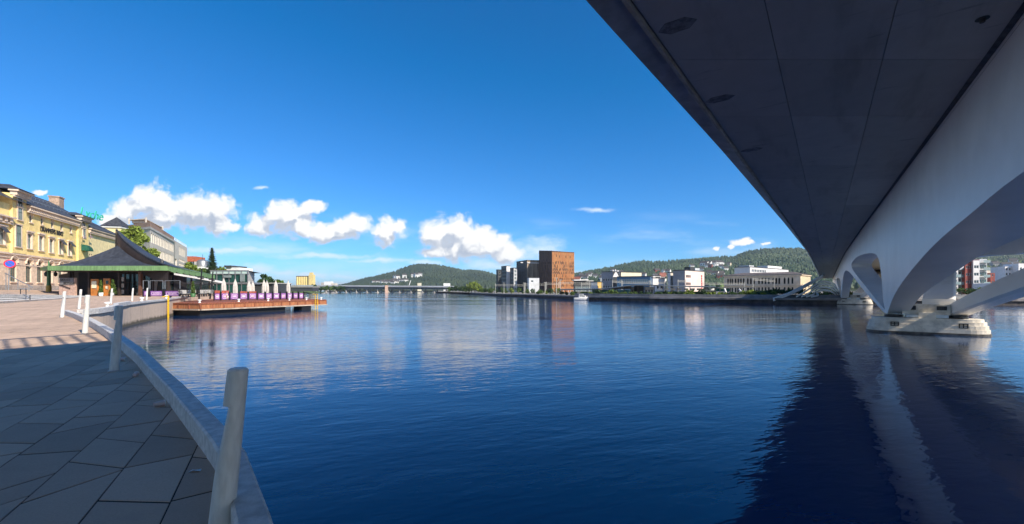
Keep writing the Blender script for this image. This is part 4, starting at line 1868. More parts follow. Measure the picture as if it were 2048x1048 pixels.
mb.build('roof', M['slate'], cw)
# little square tower with a pyramid roof
tw = thing('pyramid_tower', 'small square cream tower with dark pyramid roof behind the pavilion', 'tower', P3(232, 500, 140))
pts = rect((PX(217, 140), 138), PX(247, 140) - PX(217, 140), 5, 0.25)
mb = MB()
plain_wall(mb, pts[0], pts[1], 3, PZ(456, 140))
plain_wall(mb, pts[1], pts[2], 3, PZ(456, 140))
plain_wall(mb, pts[3], pts[0], 3, PZ(456, 140))
mb.build('wall', M_yel2, tw)
cen = (sum(p[0] for p in pts) / 4, sum(p[1] for p in pts) / 4)
mb = MB()
ov = [(cen[0] + (p[0] - cen[0]) * 1.22, cen[1] + (p[1] - cen[1]) * 1.22) for p in pts]
for i in range(4):
    mb.poly([ov[i] + (PZ(453.5, 140),), ov[(i + 1) % 4] + (PZ(453.5, 140),), cen + (PZ(433, 140),)])
mb.build('roof', M['slate'], tw)
mb = MB()
mb.prism([(cen[0] + (p[0] - cen[0]) * 1.14, cen[1] + (p[1] - cen[1]) * 1.14) for p in pts], PZ(456.5, 140), PZ(454, 140))
mb.build('eaves', M['white'], tw)

# ================================================================== waterside restaurant
M_roofd = pm('roof_metal_dark', (0.042, 0.044, 0.052), 0.55, 0.18, 1.3, 0.35, big=0.2, bscale=3, col2=(0.062, 0.068, 0.08), stretch=(2.0, 2.0, 0.5))
M_copper = pm('green_copper', (0.16, 0.29, 0.12), 0.7, 0.14, 1.5, 0.15, big=0.15, stretch=(3, 3, 0.5))
M_timber = pm('dark_timber', (0.035, 0.024, 0.02), 0.7, 0.2, 3.0, 0.3, stretch=(4, 4, 0.5))
M_door = pm('varnished_oak', (0.48, 0.18, 0.035), 0.4, 0.16, 3.0, 0.15, stretch=(4, 4, 0.4))
M_brick = pm('pale_brick', (0.46, 0.32, 0.26), 0.85, 0.12, 4.0, 0.3)
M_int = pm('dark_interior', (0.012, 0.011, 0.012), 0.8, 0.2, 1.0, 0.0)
rs = thing('restaurant_pavilion', 'low restaurant pavilion with swooping dark roof and green copper fascia', 'building', (-58, 66, gz(66)))
EL, EC, EB = P3(95, 531.5, 62), P3(337, 531.5, 62), P3(430, 550, 82)
ELB = P3(80, 535, 82)
A1 = P3(236, 491, 67)
# front shell: ruled with a hollow profile
eave = [Vector(ELB).lerp(Vector(EL), k / 4) for k in range(4)] + [Vector(EL).lerp(Vector(EC), k / 14) for k in range(13)] + [Vector(P3(322, 531.5, 62))]
rows = []
for k in range(11):
    s = k / 10
    row = []
    for p in eave:
        a = Vector(A1)
        q = p.lerp(a, s)
        q.z = p.z + (a.z - p.z) * (0.10 * s + 0.90 * s ** 2.1)
        row.append(tuple(q))
    rows.append(row)
mb = MB()
mb.grid(rows, 0, True)
mb.build('roof_shell', M_roofd, rs)
Fe = [P3(px, py, d) for px, py, d in ((233, 459, 69), (245, 476, 68), (260, 490, 67), (277, 503, 66), (295, 514, 65), (312, 522, 64), (326, 528, 63), (338, 531, 62))]
Be = [P3(px, py, d) for px, py, d in ((234, 458.5, 72), (256, 477, 74), (276, 491, 75), (297, 505, 76), (320, 517, 77), (346, 529, 78), (385, 540, 80), (430, 549.5, 82))]
Ge = [P3(px, py, d) for px, py, d in ((236, 493, 67.3), (246, 494, 66.6), (258, 499.5, 66), (273, 508.5, 65.2), (289, 517, 64.4), (305, 526, 63.6), (320, 530.5, 62.9), (336, 532, 62.2))]
Ge = [(x_, y_, z_ - (2.4 if i_ > 0 else 0.5)) for i_, (x_, y_, z_) in enumerate(Ge)]
Fs, Bs, Gs = smooth_poly(Fe, 4), smooth_poly(Be, 4), smooth_poly(Ge, 4)
mb = MB()
mid = [tuple((a + b) / 2 - (0.25 if i == 2 else 0) for i, (a, b) in enumerate(zip(p, q))) for p, q in zip(Fs, Bs)]
mb.grid([Fs, mid, Bs], 0, True)
mb.build('roof_shell', M_roofd, rs)
mb = MB()
mb.grid([Gs, Fs], 0, False)
mb.quad(P3(232.5, 459, 69), P3(236, 492, 67.3), P3(230, 496, 73), P3(231, 459, 73))
mb.build('roof_gable', M_timber, rs)
mb = MB()
for i in range(len(Fs) - 1):
    mb.beam(Fs[i], Fs[i + 1], 0.22, 0.16)
mb.build('ridge_cap', M_roofd, rs)
mb = MB()
mb.lathe(P3(324, 528, 64), [(0.22, 0), (0.22, 0.5), (0.05, 0.7)], 10)
mb.build('roof_vent', M['dark'], rs)


def down(p, h):
    return (p[0], p[1], p[2] - h)


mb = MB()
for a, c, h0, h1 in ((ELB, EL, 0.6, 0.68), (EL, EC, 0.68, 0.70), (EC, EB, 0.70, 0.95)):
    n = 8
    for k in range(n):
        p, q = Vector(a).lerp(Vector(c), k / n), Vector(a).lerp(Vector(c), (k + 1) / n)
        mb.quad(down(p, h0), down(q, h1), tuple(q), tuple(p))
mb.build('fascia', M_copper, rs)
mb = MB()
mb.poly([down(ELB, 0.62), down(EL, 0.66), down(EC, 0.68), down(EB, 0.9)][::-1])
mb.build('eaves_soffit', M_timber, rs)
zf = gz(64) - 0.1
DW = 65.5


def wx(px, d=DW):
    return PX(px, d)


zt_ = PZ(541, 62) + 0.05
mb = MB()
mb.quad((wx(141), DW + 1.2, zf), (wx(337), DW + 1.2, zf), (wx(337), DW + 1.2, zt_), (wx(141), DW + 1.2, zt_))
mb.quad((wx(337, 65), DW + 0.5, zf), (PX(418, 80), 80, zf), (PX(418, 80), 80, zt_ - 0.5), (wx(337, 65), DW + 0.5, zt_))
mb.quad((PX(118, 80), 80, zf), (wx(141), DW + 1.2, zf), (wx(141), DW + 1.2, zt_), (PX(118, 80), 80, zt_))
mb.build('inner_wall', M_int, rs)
mb = MB()
mb.quad((wx(141), DW - 3, zf + 0.03), (wx(340), DW - 3, zf + 0.03), (wx(340), DW + 1.2, zf + 0.03), (wx(141), DW + 1.2, zf + 0.03))
mb.build('threshold', M['concrete'], rs)
for px, w, d in ((140, 0.34, 64.0), (146, 0.22, 65.0), (178.5, 0.24, 64.2), (182, 0.18, 65.0), (238, 0.22, 64.2), (241, 0.14, 64.6), (281, 0.36, 64.0), (287, 0.2, 64.8), (306, 0.2, 64.8), (336, 0.30, 64.2)):
    b = MB()
    b.box((PX(px, d), d, (zf + zt_) / 2), (w, w, zt_ - zf))
    b.build('column', M_timber if px != 281 else pm('brown_timber', (0.12, 0.055, 0.035), 0.6, 0.15, 3, 0.2), rs)
# brick panel with the name
b = MB()
b.box(((wx(145) + wx(176)) / 2, 63.7, (zf + PZ(556, 64.4)) / 2), (wx(176) - wx(145), 0.3, PZ(556, 64.4) - zf))
sp_ = b.build('sign_panel', M_brick, rs)
b = MB()
b.box(((wx(148) + wx(174)) / 2, 63.5, PZ(563, 64.4)), (wx(173) - wx(147), 0.08, 1.0))
b.build('name_board', pm('board_grey', (0.17, 0.165, 0.17), 0.6, 0.1, 3, 0.05), sp_)
text('lettering', 'SKUTE', sp_, (wx(148.5), 63.45, PZ(562.2, 64.4)), 0.50, 0, M_letter, 0.02, 1.05)
text('lettering', 'BRYGGA', sp_, (wx(155), 63.45, PZ(568.6, 64.4)), 0.50, 0, M_letter, 0.02, 0.85)
b = MB()
b.beam((wx(147), 63.45, PZ(569.5, 64.4)), (wx(168), 63.45, PZ(577, 64.4)), 0.05, 0.12)
b.build('ornament_bar', M['black'], sp_)
# doors
for px0, px1, y0 in ((182.5, 197.5, 558), (207.5, 221, 557)):
    b = MB()
    x0, x1 = wx(px0), wx(px1)
    zd = PZ(y0, DW)
    DD = 63.9
    x0, x1 = wx(px0, DD), wx(px1, DD)
    zd = PZ(y0, DD)
    b.box(((x0 + x1) / 2, DD, (zf + zd) / 2), (x1 - x0, 0.12, zd - zf))
    for dx in (0.1, -0.1):
        xx = x0 + 0.1 if dx > 0 else x1 - 0.1
        b.box((xx, DD - 0.08, (zf + zd) / 2), (0.14, 0.06, zd - zf))
    for z in (zf + 0.12, (zf + zd) / 2, zd - 0.12):
        b.box(((x0 + x1) / 2, DD - 0.085, z), (x1 - x0 - 0.3, 0.06, 0.16))
    dr = b.build('door', M_door, rs)
    b = MB()
    if px0 < 200:
        b.box(((x0 + x1) / 2, DD - 0.14, zf + 1.75), (x1 - x0 - 0.4, 0.05, 1.0))
    else:
        b.box(((x0 + x1) / 2 + 0.05, DD - 0.14, zf + 1.35), (0.28, 0.05, 0.4))
    b.build('notice', pm('notice_paper', (0.75, 0.68, 0.48), 0.6, 0.12, 6, 0), dr)
    b = MB()
    b.box(((x0 + x1) / 2 + 0.1, DD - 0.12, zd - 0.55), (0.35, 0.06, 0.5))
    b.build('door_light', M['glass'], dr)
    b = MB()
    b.tube((x1 - 0.2, DD - 0.18, zf + 1.0), (x1 - 0.2, DD - 0.18, zf + 1.5), 0.025, n=6)
    b.build('handle', M['steel'], dr)
# glazed front
for k, (p0, p1) in enumerate(((243, 250), (251, 260), (260, 270), (270, 279), (290, 305), (308, 321), (322, 335))):
    b = MB()
    x0, x1 = wx(p0), wx(p1)
    z1 = PZ(548, DW)
    b.quad((x0, DW, zf + 0.1), (x1, DW, zf + 0.1), (x1, DW, z1), (x0, DW, z1), 1)
    for xx in (x0, x1):
        b.box((xx, DW - 0.03, (zf + z1) / 2), (0.08, 0.1, z1 - zf))
    for z in (zf + 0.12, zf + 1.0, (zf + z1) / 2 + 0.4, z1):
        b.box(((x0 + x1) / 2, DW - 0.032, z), (x1 - x0, 0.08, 0.07))
    b.build('glazed_panel', [M_timber, M['glass']], rs)
for k in range(4):
    b = MB()
    a, c = k / 4, (k + 1) / 4
    pa, pb = Vector((wx(339), 65.3, 0)).lerp(Vector((PX(416, 79.5), 79.5, 0)), a + 0.01), Vector((wx(339), 65.3, 0)).lerp(Vector((PX(416, 79.5), 79.5, 0)), c - 0.01)
    z1 = zt_ - 0.7
    off = Vector((0.35, -0.2, 0))
    pa, pb = pa + off, pb + off
    b.quad((pa.x, pa.y, zf), (pb.x, pb.y, zf), (pb.x, pb.y, z1), (pa.x, pa.y, z1), 1)
    for p in (pa, pb):
        b.box((p.x, p.y, (zf + z1) / 2), (0.12, 0.12, z1 - zf))
    for z in (zf + 0.9, zf + 2.0, z1):
        b.beam((pa.x, pa.y, z), (pb.x, pb.y, z), 0.1, 0.08)
    b.build('glazed_panel', [M_timber, M['glass']], rs)
b = MB()
x0 = wx(311)
rows = []
for k in range(8):
    z = PZ(546, DW) - k * 0.42
    w = 0.9 - 0.09 * k
    rows.append([(x0 + w * (i / 8 - 0.3), DW - 0.10 - 0.05 * (i % 2), z) for i in range(9)])
b.grid(rows, 0, True)
b.build('curtain', pm('grey_curtain', (0.24, 0.23, 0.23), 0.8, 0.1, 3, 0.1), rs)
# menu boards behind the glass
b = MB()
for k in range(3):
    b.box((wx(246), DW - 0.06, zf + 0.7 + k * 0.95), (0.42, 0.03, 0.6))
b.build('menu_board', pm('menu_paper', (0.42, 0.40, 0.38), 0.7, 0.15, 8, 0), rs)

# awning on the river side
b = MB()
pa, pb = Vector(P3(346, 545.5, 64)), Vector(P3(442, 562, 78))
for k in range(6):
    p, q = pa.lerp(pb, k / 6), pa.lerp(pb, (k + 1) / 6)
    o = Vector((1.2, -0.9, -0.22))
    b.quad(tuple(p), tuple(p + o * (0.3 + 0.12 * k)), tuple(q + o * (0.3 + 0.12 * (k + 1))), tuple(q))
    b.quad(tuple(p + o * (0.3 + 0.12 * k)), tuple(p + o * (0.3 + 0.12 * k) - Vector((0, 0, 0.25))), tuple(q + o * (0.3 + 0.12 * (k + 1)) - Vector((0, 0, 0.25))), tuple(q + o * (0.3 + 0.12 * (k + 1))))
b.build('sun_awning', pm('white_canvas', (0.72, 0.70, 0.66), 0.8, 0.04, 3, 0.05), label='long white canvas awning stretched under the pavilion eave', cat='awning')
# leaning dark masts on the terrace
for px0, px1, y1, d, lab in ((398, 404, 537, 60, 'leaning dark mast with lamps at the corner of the terrace'), (420, 426, 543, 62, 'dark mast carrying lamps at the near end of the banner fence')):
    t = thing('lamp_mast', lab, 'mast', P3(px0, 600, d))
    b = MB()
    p, q = Vector(P3(px0, 598, d)), Vector(P3(px1, y1, d))
    b.tube(tuple(p), tuple(q), 0.11, 0.08, 8)
    b.build('pole', M['black'], t)
    for k in (0.55, 0.72):
        c = p.lerp(q, k)
        b = MB()
        b.box(tuple(c + Vector((0, -0.1, 0))), (0.7, 0.22, 0.22), 0.3)
        b.lathe(tuple(c + Vector((0.3, -0.1, -0.3))), [(0.16, 0), (0.05, 0.3)], 8)
        b.build('lamp', M['black'], t)

# banner screens
M_purple = pm('purple_banner', (0.16, 0.05, 0.26), 0.7, 0.12, 2.0, 0.05)
M_lilac = pm('lilac_field', (0.56, 0.36, 0.62), 0.7, 0.10, 4.0, 0.0, col2=(0.70, 0.52, 0.72))
M_pink = pm('pink_field', (0.66, 0.42, 0.52), 0.7, 0.12, 4.0, 0.0, col2=(0.75, 0.55, 0.62))
M_palef = pm('pale_field', (0.68, 0.60, 0.68), 0.7, 0.08, 4.0, 0.0)


def banner(p0, p1, z0, h, field, label, group, emblem=False, board=0.0):
    p0, p1 = Vector(p0), Vector(p1)
    d = (p1 - p0)
    L = d.length
    d.normalize()
    n = Vector((d.y, -d.x))
    ang = math.atan2(d.y, d.x)
    c = (p0 + p1) / 2
    t = thing('banner_screen', label, 'banner', (c.x, c.y, z0), group)
    b = MB()
    for p in (p0, p1):
        b.box((p.x, p.y, z0 + (h + 0.25) / 2), (0.13, 0.13, h + 0.35), ang)
    b.build('post', M['black'], t)
    b = MB()
    b.box((c.x, c.y, z0 + 0.08 + h / 2), (L - 0.16, 0.04, h - 0.1), ang)
    cl = b.build('banner_cloth', M_purple, t)
    b = MB()
    q = c + n * 0.03
    w, hh = L - 0.5, h - 0.42
    for dx, dz, ww, h2 in ((0, hh / 2, w, 0.09), (0, -hh / 2, w, 0.09), (-w / 2, 0, 0.09, hh), (w / 2, 0, 0.09, hh)):
        k = q + d * dx
        b.box((k.x, k.y, z0 + 0.08 + h / 2 + dz), (ww, 0.02, h2), ang)
    b.build('border', M_lilac, cl)
    b = MB()
    b.box((q.x, q.y, z0 + 0.08 + h / 2), (w * 0.70, 0.025, hh * 0.52), ang)
    b.build('print_field', field, cl)
    if w > 0.9:
        b = MB()
        k = q + n * 0.02
        for i in range(6):
            kk = k + d * (-w * 0.28 + i * w * 0.105)
            b.box((kk.x, kk.y, z0 + 0.08 + h / 2 + 0.02 * (i % 2)), (w * 0.045, 0.012, hh * (0.16 + 0.08 * (i % 3))), ang)
        b.build('print_mark', M_purple, cl)
    if board:
        b = MB()
        b.box((c.x, c.y, z0 + h + 0.05 + board / 2), (L - 0.16, 0.05, board), ang)
        b.build('top_board', pm('red_brown_board', (0.30, 0.07, 0.05), 0.7, 0.2, 3, 0.1), t)
    if emblem:
        b = MB()
        k = q + n * 0.06 + d * 0.2
        for r, off, hgt in ((0.46, 0, 0.85), (0.25, 0.0, 1.2)):
            b.lathe((k.x, k.y, z0 + 0.12), [(0.05, 0), (r, 0.25), (r * 1.05, hgt * 0.5), (r * 0.5, hgt * 0.85), (0.02, hgt)], 10)
        b.v = [(k.x + (v[0] - k.x) * abs(d.x) + (v[1] - k.y) * 0, k.y + (v[1] - k.y) * 0.12, v[2]) for v in b.v]
        b.build('emblem', pm('emblem_pink', (0.66, 0.22, 0.22), 0.6, 0.3, 5, 0, col2=(0.8, 0.72, 0.70)), t)
    return t


zq = gz(58)
for p0, p1, d0, d1, lab in ((286.5, 297, 58.5, 58.5, 'small square purple banner screen at the left end of the terrace'),
                            (300, 326, 58.5, 58.5, 'wide purple banner screen in front of the pavilion corner'),
                            (330, 360, 58.5, 58.0, 'wide purple banner screen beside the terrace chairs')):
    banner((PX(p0, d0), d0), (PX(p1, d1), d1), gz(d0) - 0.02, 0.78, M_lilac, lab, 'purple banner screens on the quay')
# glass wind screens over those banners
b = MB()
for p0, p1 in ((286.5, 297), (300, 326), (330, 360)):
    x0, x1 = PX(p0, 58.6), PX(p1, 58.6)
    for xx in (x0, x1):
        b.box((xx, 58.6, zq + 1.1), (0.06, 0.06, 2.2))
    b.box(((x0 + x1) / 2, 58.6, zq + 2.2), (x1 - x0, 0.05, 0.05))
b.build('wind_screen_frame', M['steel'], label='thin steel wind screen frames above the purple banners', cat='wind screen')

# ================================================================== timber jetty
JZ = 1.55
JL, JC, JR = Vector((-43.6, 53.0)), Vector((-37.2, 51.3)), Vector((-30.3, 70.0))
JB = Vector((-44, 86))
JBL = Vector((-54, 76))
jt = thing('timber_jetty', 'red-brown timber jetty with boarded front and dark floating hull', 'jetty', (-38, 60, 0))
M_jet = pm('jetty_timber', (0.25, 0.082, 0.045), 0.75, 0.2, 2.0, 0.3, big=0.15, stretch=(3, 3, 1))
M_jet2 = pm('jetty_timber_pale', (0.38, 0.15, 0.068), 0.75, 0.14, 2.0, 0.3, big=0.12, stretch=(5, 5, 0.6))
outl = [JL, JC, JR, JB, JBL]
b = MB()
b.poly([(p.x, p.y, JZ - 0.03) for p in outl])
b.build('deck', M_jet, jt)
e2 = (JR - JC).normalized()
n2 = Vector((-e2.y, e2.x))
for k in range(9):
    b = MB()
    p = JC + n2 * (0.02 + k * 0.26)
    q = JR + n2 * (0.02 + k * 0.26)
    p2, q2 = p + n2 * 0.24, q + n2 * 0.24
    b.prism([(p.x, p.y), (q.x, q.y), (q2.x, q2.y), (p2.x, p2.y)], JZ - 0.025, JZ + 0.012)
    b.build('deck_plank', M_jet, jt)


def boarded(pa, pb, n, z0, z1):
    d = (pb - pa)
    L = d.length
    d.normalize()
    nn = Vector((d.y, -d.x))
    ang = math.atan2(d.y, d.x)
    for k in range(n):
        a, c = pa + d * (L * k / n), pa + d * (L * (k + 1) / n)
        w = L / n
        sb = MB()
        m = (a + c) / 2
        ns_ = max(5, int(w / 0.16))
        for i in range(ns_):
            q = a + d * (w * (i + 0.5) / ns_)
            sb.box((q.x + nn.x * 0.02, q.y + nn.y * 0.02, (z0 + z1) / 2), (w / ns_ * 0.86, 0.05, z1 - z0 - 0.16), ang)
        sb.build('cladding_panel', M_jet2, jt)
        sb = MB()
        sb.box((m.x + nn.x * 0.05, m.y + nn.y * 0.05, z1 - 0.09), (w - 0.01, 0.12, 0.16), ang)
        sb.box((a.x + nn.x * 0.055, a.y + nn.y * 0.055, (z0 + z1) / 2 - 0.05), (0.14, 0.11, z1 - z0 - 0.14), ang)
        sb.build('frame_rail', M_jet, jt)
    sb = MB()
    m = (pa + pb) / 2
    sb.box((m.x + nn.x * 0.10, m.y + nn.y * 0.10, z0 - 0.02), (L, 0.26, 0.16), ang)
    sb.build('fender_beam', pm('grey_fender', (0.42, 0.34, 0.27), 0.8, 0.12, 2, 0.2), jt)


boarded(JL, JC, 4, 0.76, JZ)
boarded(JC, JR, 14, 0.76, JZ)
boarded(JR, JB, 8, 0.76, JZ)
b = MB()
hl, hc = JL + Vector((0.2, 0.25)), JC + Vector((-0.25, 0.3))
hr = JC.lerp(JR, 0.62) + n2 * 0.35
hb = hr + n2 * 5
hbl = JBL + Vector((1, -3))
b.prism([(p.x, p.y) for p in (hl, hc, hr, hb, hbl)], -0.6, 0.68)
b.build('hull', M['black'], jt)
b = MB()
q = JC.lerp(JR, 0.80) + n2 * 0.8
b.box((q.x, q.y, 0.2), (1.8, 1.6, 0.95), math.atan2(e2.y, e2.x))
b.build('float', M['black'], jt)
# banner fence on the jetty
FPX = [428, 442, 460, 479, 497, 515, 531, 546, 561, 574, 586, 597.5, 608.5]
FDP = np.linspace(64.0, 75.0, len(FPX))
fields = [M_palef, M_pink, M_lilac, M_palef, M_pink, M_palef, M_lilac, M_palef, M_pink, M_palef, M_pink, M_palef]
names = ['narrow pale banner screen at the near end of the jetty fence', 'banner screen carrying a red and white emblem on the jetty',
         'lilac banner screen right of the emblem banner', 'pale banner screen under the second closed parasol',
         'pink banner screen left of the paired parasols', 'pale banner screen below the paired parasols',
         'lilac banner screen in the middle of the jetty fence', 'pale banner screen below the fourth parasol',
         'pink banner screen right of the fourth parasol', 'pale banner screen below the last parasol',
         'pink banner screen second from the fence end', 'pale banner screen at the river end of the fence']
for i in range(12):
    d0, d1 = FDP[i], FDP[i + 1]
    banner((PX(FPX[i], d0), d0), (PX(FPX[i + 1], d1) - 0.12, d1), JZ, 1.0, fields[i], names[i], 'banner screens along the jetty', emblem=(i == 1), board=0.42 if i < 2 else (0.3 if i in (3, 4) else 0))
b = MB()
pp = [P3(608.5, 598, 75), P3(620, 598.5, 73.5), P3(630.5, 599, 72)]
for p in pp:
    b.box((p[0], p[1], JZ + 0.55), (0.07, 0.07, 1.1))
for a, c in zip(pp[:-1], pp[1:]):
    for z in (0.3, 0.7, 1.08):
        b.beam((a[0], a[1], JZ + z), (c[0], c[1], JZ + z), 0.04, 0.04)
b.build('end_railing', M['black'], label='thin black railing at the river end of the jetty', cat='railing')

# closed parasols
M_canv = pm('parasol_canvas', (0.56, 0.53, 0.49), 0.85, 0.05, 2.0, 0.1)
pr = thing('parasol', 'x', 'parasol', (0, 0, 0), 'closed white parasols on the jetty terrace')
b = MB()
b.tube((0, 0, 0), (0, 0, 3.55), 0.04, n=8)
b.build('pole', M['steel'], pr)
b = MB()
n = 18
rows = []
for z, r in ((0.95, 0.30), (1.0, 0.34), (1.6, 0.36), (2.3, 0.33), (2.75, 0.24), (3.1, 0.12), (3.45, 0.03)):
    rows.append([((r * (1 if i % 2 else 0.74)) * math.cos(i * math.tau / n), (r * (1 if i % 2 else 0.74)) * math.sin(i * math.tau / n), z) for i in range(n)])
b.grid(rows, 0, False, True)
b.poly(rows[0][::-1])
b.build('canopy', M_canv, pr)
b = MB()
b.lathe((0, 0, 0), [(0.42, 0), (0.42, 0.08), (0.08, 0.14)], 14)
b.build('base', M['dark'], pr)
par = [(447.5, 68, 1.0, 'closed white parasol beside the emblem banner, leftmost of the row'), (470.5, 69, 0.98, 'closed white parasol in front of the glass pavilion, second from left'),
       (498, 76, 0.95, 'closed parasol left of the pair by the pale wall'), (505.5, 78, 0.93, 'closed parasol right of the pair by the pale wall'),
       (528, 77, 1.0, 'closed white parasol before the dark low hall'), (534, 80, 0.96, 'cream closed parasol half behind its neighbour before the round tree'),
       (551.5, 78, 0.98, 'closed slim parasol right of the round tree'), (576.5, 80, 0.97, 'closed parasol at the river end, farthest right of the row')]
for i, (px, d, s, lab) in enumerate(par):
    if i == 0:
        pr.location = (PX(px, d), d, JZ)
        pr['label'] = lab
    else:
        dup(pr, (PX(px, d), d, JZ), 0.4 * i, lab, s)

# terrace chairs and tables
ch = thing('terrace_chair', 'x', 'chair', (0, 0, 0), 'chairs on the terrace')
b = MB()
b.box((0, 0, 0.45), (0.46, 0.46, 0.05))
M_wick = pm('grey_wicker', (0.34, 0.34, 0.33), 0.7, 0.15, 8, 0.1)
b.build('seat', M_wick, ch)
b = MB()
b.box((0, 0.22, 0.72), (0.44, 0.04, 0.42))
b.build('backrest', M_wick, ch)
for sx in (-1, 1):
    for sy in (-1, 1):
        b = MB()
        b.beam((sx * 0.19, sy * 0.19, 0.43), (sx * 0.23, sy * 0.23, 0), 0.035, 0.035)
        b.build('leg', M['dark'], ch)
tb_ = thing('terrace_table', 'x', 'table', (0, 0, 0), 'tables on the terrace')
b = MB()
b.box((0, 0, 0.74), (0.85, 0.85, 0.05))
b.build('table_top', M_timber, tb_)
b = MB()
b.tube((0, 0, 0.03), (0, 0, 0.73), 0.05, n=8)
b.lathe((0, 0, 0), [(0.28, 0), (0.28, 0.03), (0.05, 0.07)], 10)
b.build('stand', M['black'], tb_)
first_c, first_t = True, True
rr = random.Random(3)
for i, (px, d) in enumerate([(366, 57), (377, 58.5), (395, 59), (408, 60.5), (418, 62)]):
    x = PX(px, d)
    z = gz(d)
    lab = 'small dark terrace table among grey chairs behind the jetty'
    if first_t:
        tb_.location = (x, d, z)
        tb_['label'] = lab
        first_t = False
    else:
        dup(tb_, (x, d, z), 0.3 * i, lab)
    for k in range(3):
        a = rr.uniform(0, 6.28)
        cxy = (x + 0.8 * math.cos(a + k * 2.1), d + 0.8 * math.sin(a + k * 2.1), z)
        rz_ = a + k * 2.1 - math.pi / 2
        lab2 = 'grey terrace chair at a small dark table behind the jetty'
        if first_c:
            ch.location = cxy
            ch.rotation_euler = (0, 0, rz_)
            ch['label'] = lab2
            first_c = False
        else:
            dup(ch, cxy, rz_, lab2)
for i in range(12):
    px = 445 + i * 13.5
    d = 70 + i * 0.9
    x, z = PX(px, d), JZ
    if i % 2 == 0:
        dup(tb_, (x, d + 0.6, z), 0.3 * i, 'small dark table behind the banner fence on the jetty')['group'] = 'tables behind the banner fence'
    for k in range(2):
        o = dup(ch, (x + 0.7 * (k - 0.5) * 2, d + 0.5 * k, z), 1.7 * k + i, 'grey chair behind the banner fence on the jetty')
        o['group'] = 'chairs behind the banner fence'


# potted plants
def potted(px, py, d, h, r, lab, pot):
    x, y = PX(px, d), d
    z = gz(d) if px < 300 else gz(d)
    t = thing('potted_shrub', lab, 'plant', (x, y, z), 'potted shrubs by the pavilion')
    b = MB()
    b.lathe((x, y, z), [(0.22, 0), (0.30, 0.5), (0.27, 0.5), (0.25, 0.42)], 12)
    b.build('pot', pot, t)
    cs = [(x, y, z + 0.5 + h * k / 6) for k in range(6)]
    rs_ = [(r * (1 - k / 7), r * (1 - k / 7), h / 7) for k in range(6)]
    quads_object('foliage', leaf_cloud(cs, rs_, 500, 0.06, int(px)), M['leaf'], t)


potted(202, 588, 62.6, 1.9, 0.32, 'slim dark shrub in a white pot between the wooden doors', M['white'])
potted(225.5, 588, 62.6, 2.0, 0.5, 'bushy green shrub in a grey pot right of the wooden door', M['steel'])
potted(386, 597, 57.0, 1.7, 0.34, 'slim conifer in a green pot among the terrace chairs', M_green)

# ladders, mooring posts
M_ylw = pm('yellow_paint', (0.75, 0.46, 0.02), 0.45, 0.06, 3, 0.03)


def ladder(p, n, z0, z1, lab):
    t = thing('ladder', lab, 'ladder', (p[0], p[1], z0), 'yellow rescue ladders')
    d = Vector((-n.y, n.x))
    for s in (-1, 1):
        b = MB()
        q = Vector(p) + d * (0.25 * s) + n * 0.12
        b.tube((q.x, q.y, z0), (q.x, q.y, z1), 0.045, n=8)
        b.tube((q.x, q.y, z1), (q.x - n.x * 0.5, q.y - n.y * 0.5, z1 - 0.1), 0.045, n=8)
        b.build('rail', M_ylw, t)
    k = z0 + 0.2
    while k < z1 - 0.3:
        b = MB()
        q0, q1 = Vector(p) + d * 0.25 + n * 0.12, Vector(p) - d * 0.25 + n * 0.12
        b.tube((q0.x, q0.y, k), (q1.x, q1.y, k), 0.025, n=6)
        b.build('rung', M_ylw, t)
        k += 0.3
    return t


qn = (Vector(FARQ[9]) - Vector(FARQ[8])).normalized()
qnn = Vector((qn.y, -qn.x))
lp = Vector((-39.45, 48.85)) + qnn * 0.20
ladder(lp, qnn, -0.2, gz(49) + 0.38, 'yellow ladder on the concrete quay wall left of the jetty')
ladder(JC.lerp(JR, 0.885) + Vector((e2.y, -e2.x)) * 0.18, Vector((e2.y, -e2.x)), 0.0, JZ + 0.9, 'yellow ladder at the river end of the timber jetty')
mp = MB()
mp.lathe((0, 0, 0), [(0.16, 0), (0.11, 0.05), (0.10, 0.22), (0.19, 0.28), (0.19, 0.36), (0.08, 0.40)], 14)
mpm = mp.mesh('mooring_post', M['white'])
spots = [(JC + n2 * 0.4 + e2 * 0.2, JZ, 'small white mooring post at the corner of the jetty')]
for t_, lab in ((0.26, 'small white mooring post below the lilac banner'), (0.48, 'small white mooring post on the jetty edge near its middle'), (0.66, 'small white mooring post right of the jetty middle'),
                (0.82, 'small white mooring post left of the jetty ladder'), (0.97, 'small white mooring post at the far tip of the jetty')):
    spots.append((JC.lerp(JR, t_) + n2 * 0.4, JZ, lab))
for k, lab in ((3, 'white mooring post on the rounded quay corner'), (6, 'white mooring post on the far quay edge between two bollards'), (8, 'white mooring post right beside the quay ladder')):
    a = Vector(FARQ[k])
    spots.append((a + Vector((-0.3, -0.1)), gz(a.y), lab))
for p, z, lab in spots:
    o = bpy.data.objects.new('mooring_post', mpm)
    COL.objects.link(o)
    o.location = (p.x, p.y, z)
    tag(o, lab, 'mooring post', 'white mooring posts')
b = MB()
q = JL + Vector((0.3, 1.2))
b.box((q.x, q.y, JZ + 0.35), (0.45, 0.45, 0.75), 0.2)
b.box((q.x, q.y, JZ + 0.75), (0.52, 0.52, 0.08), 0.2)
b.build('litter_bin', M['black'], label='square black litter bin at the landward end of the jetty', cat='bin')


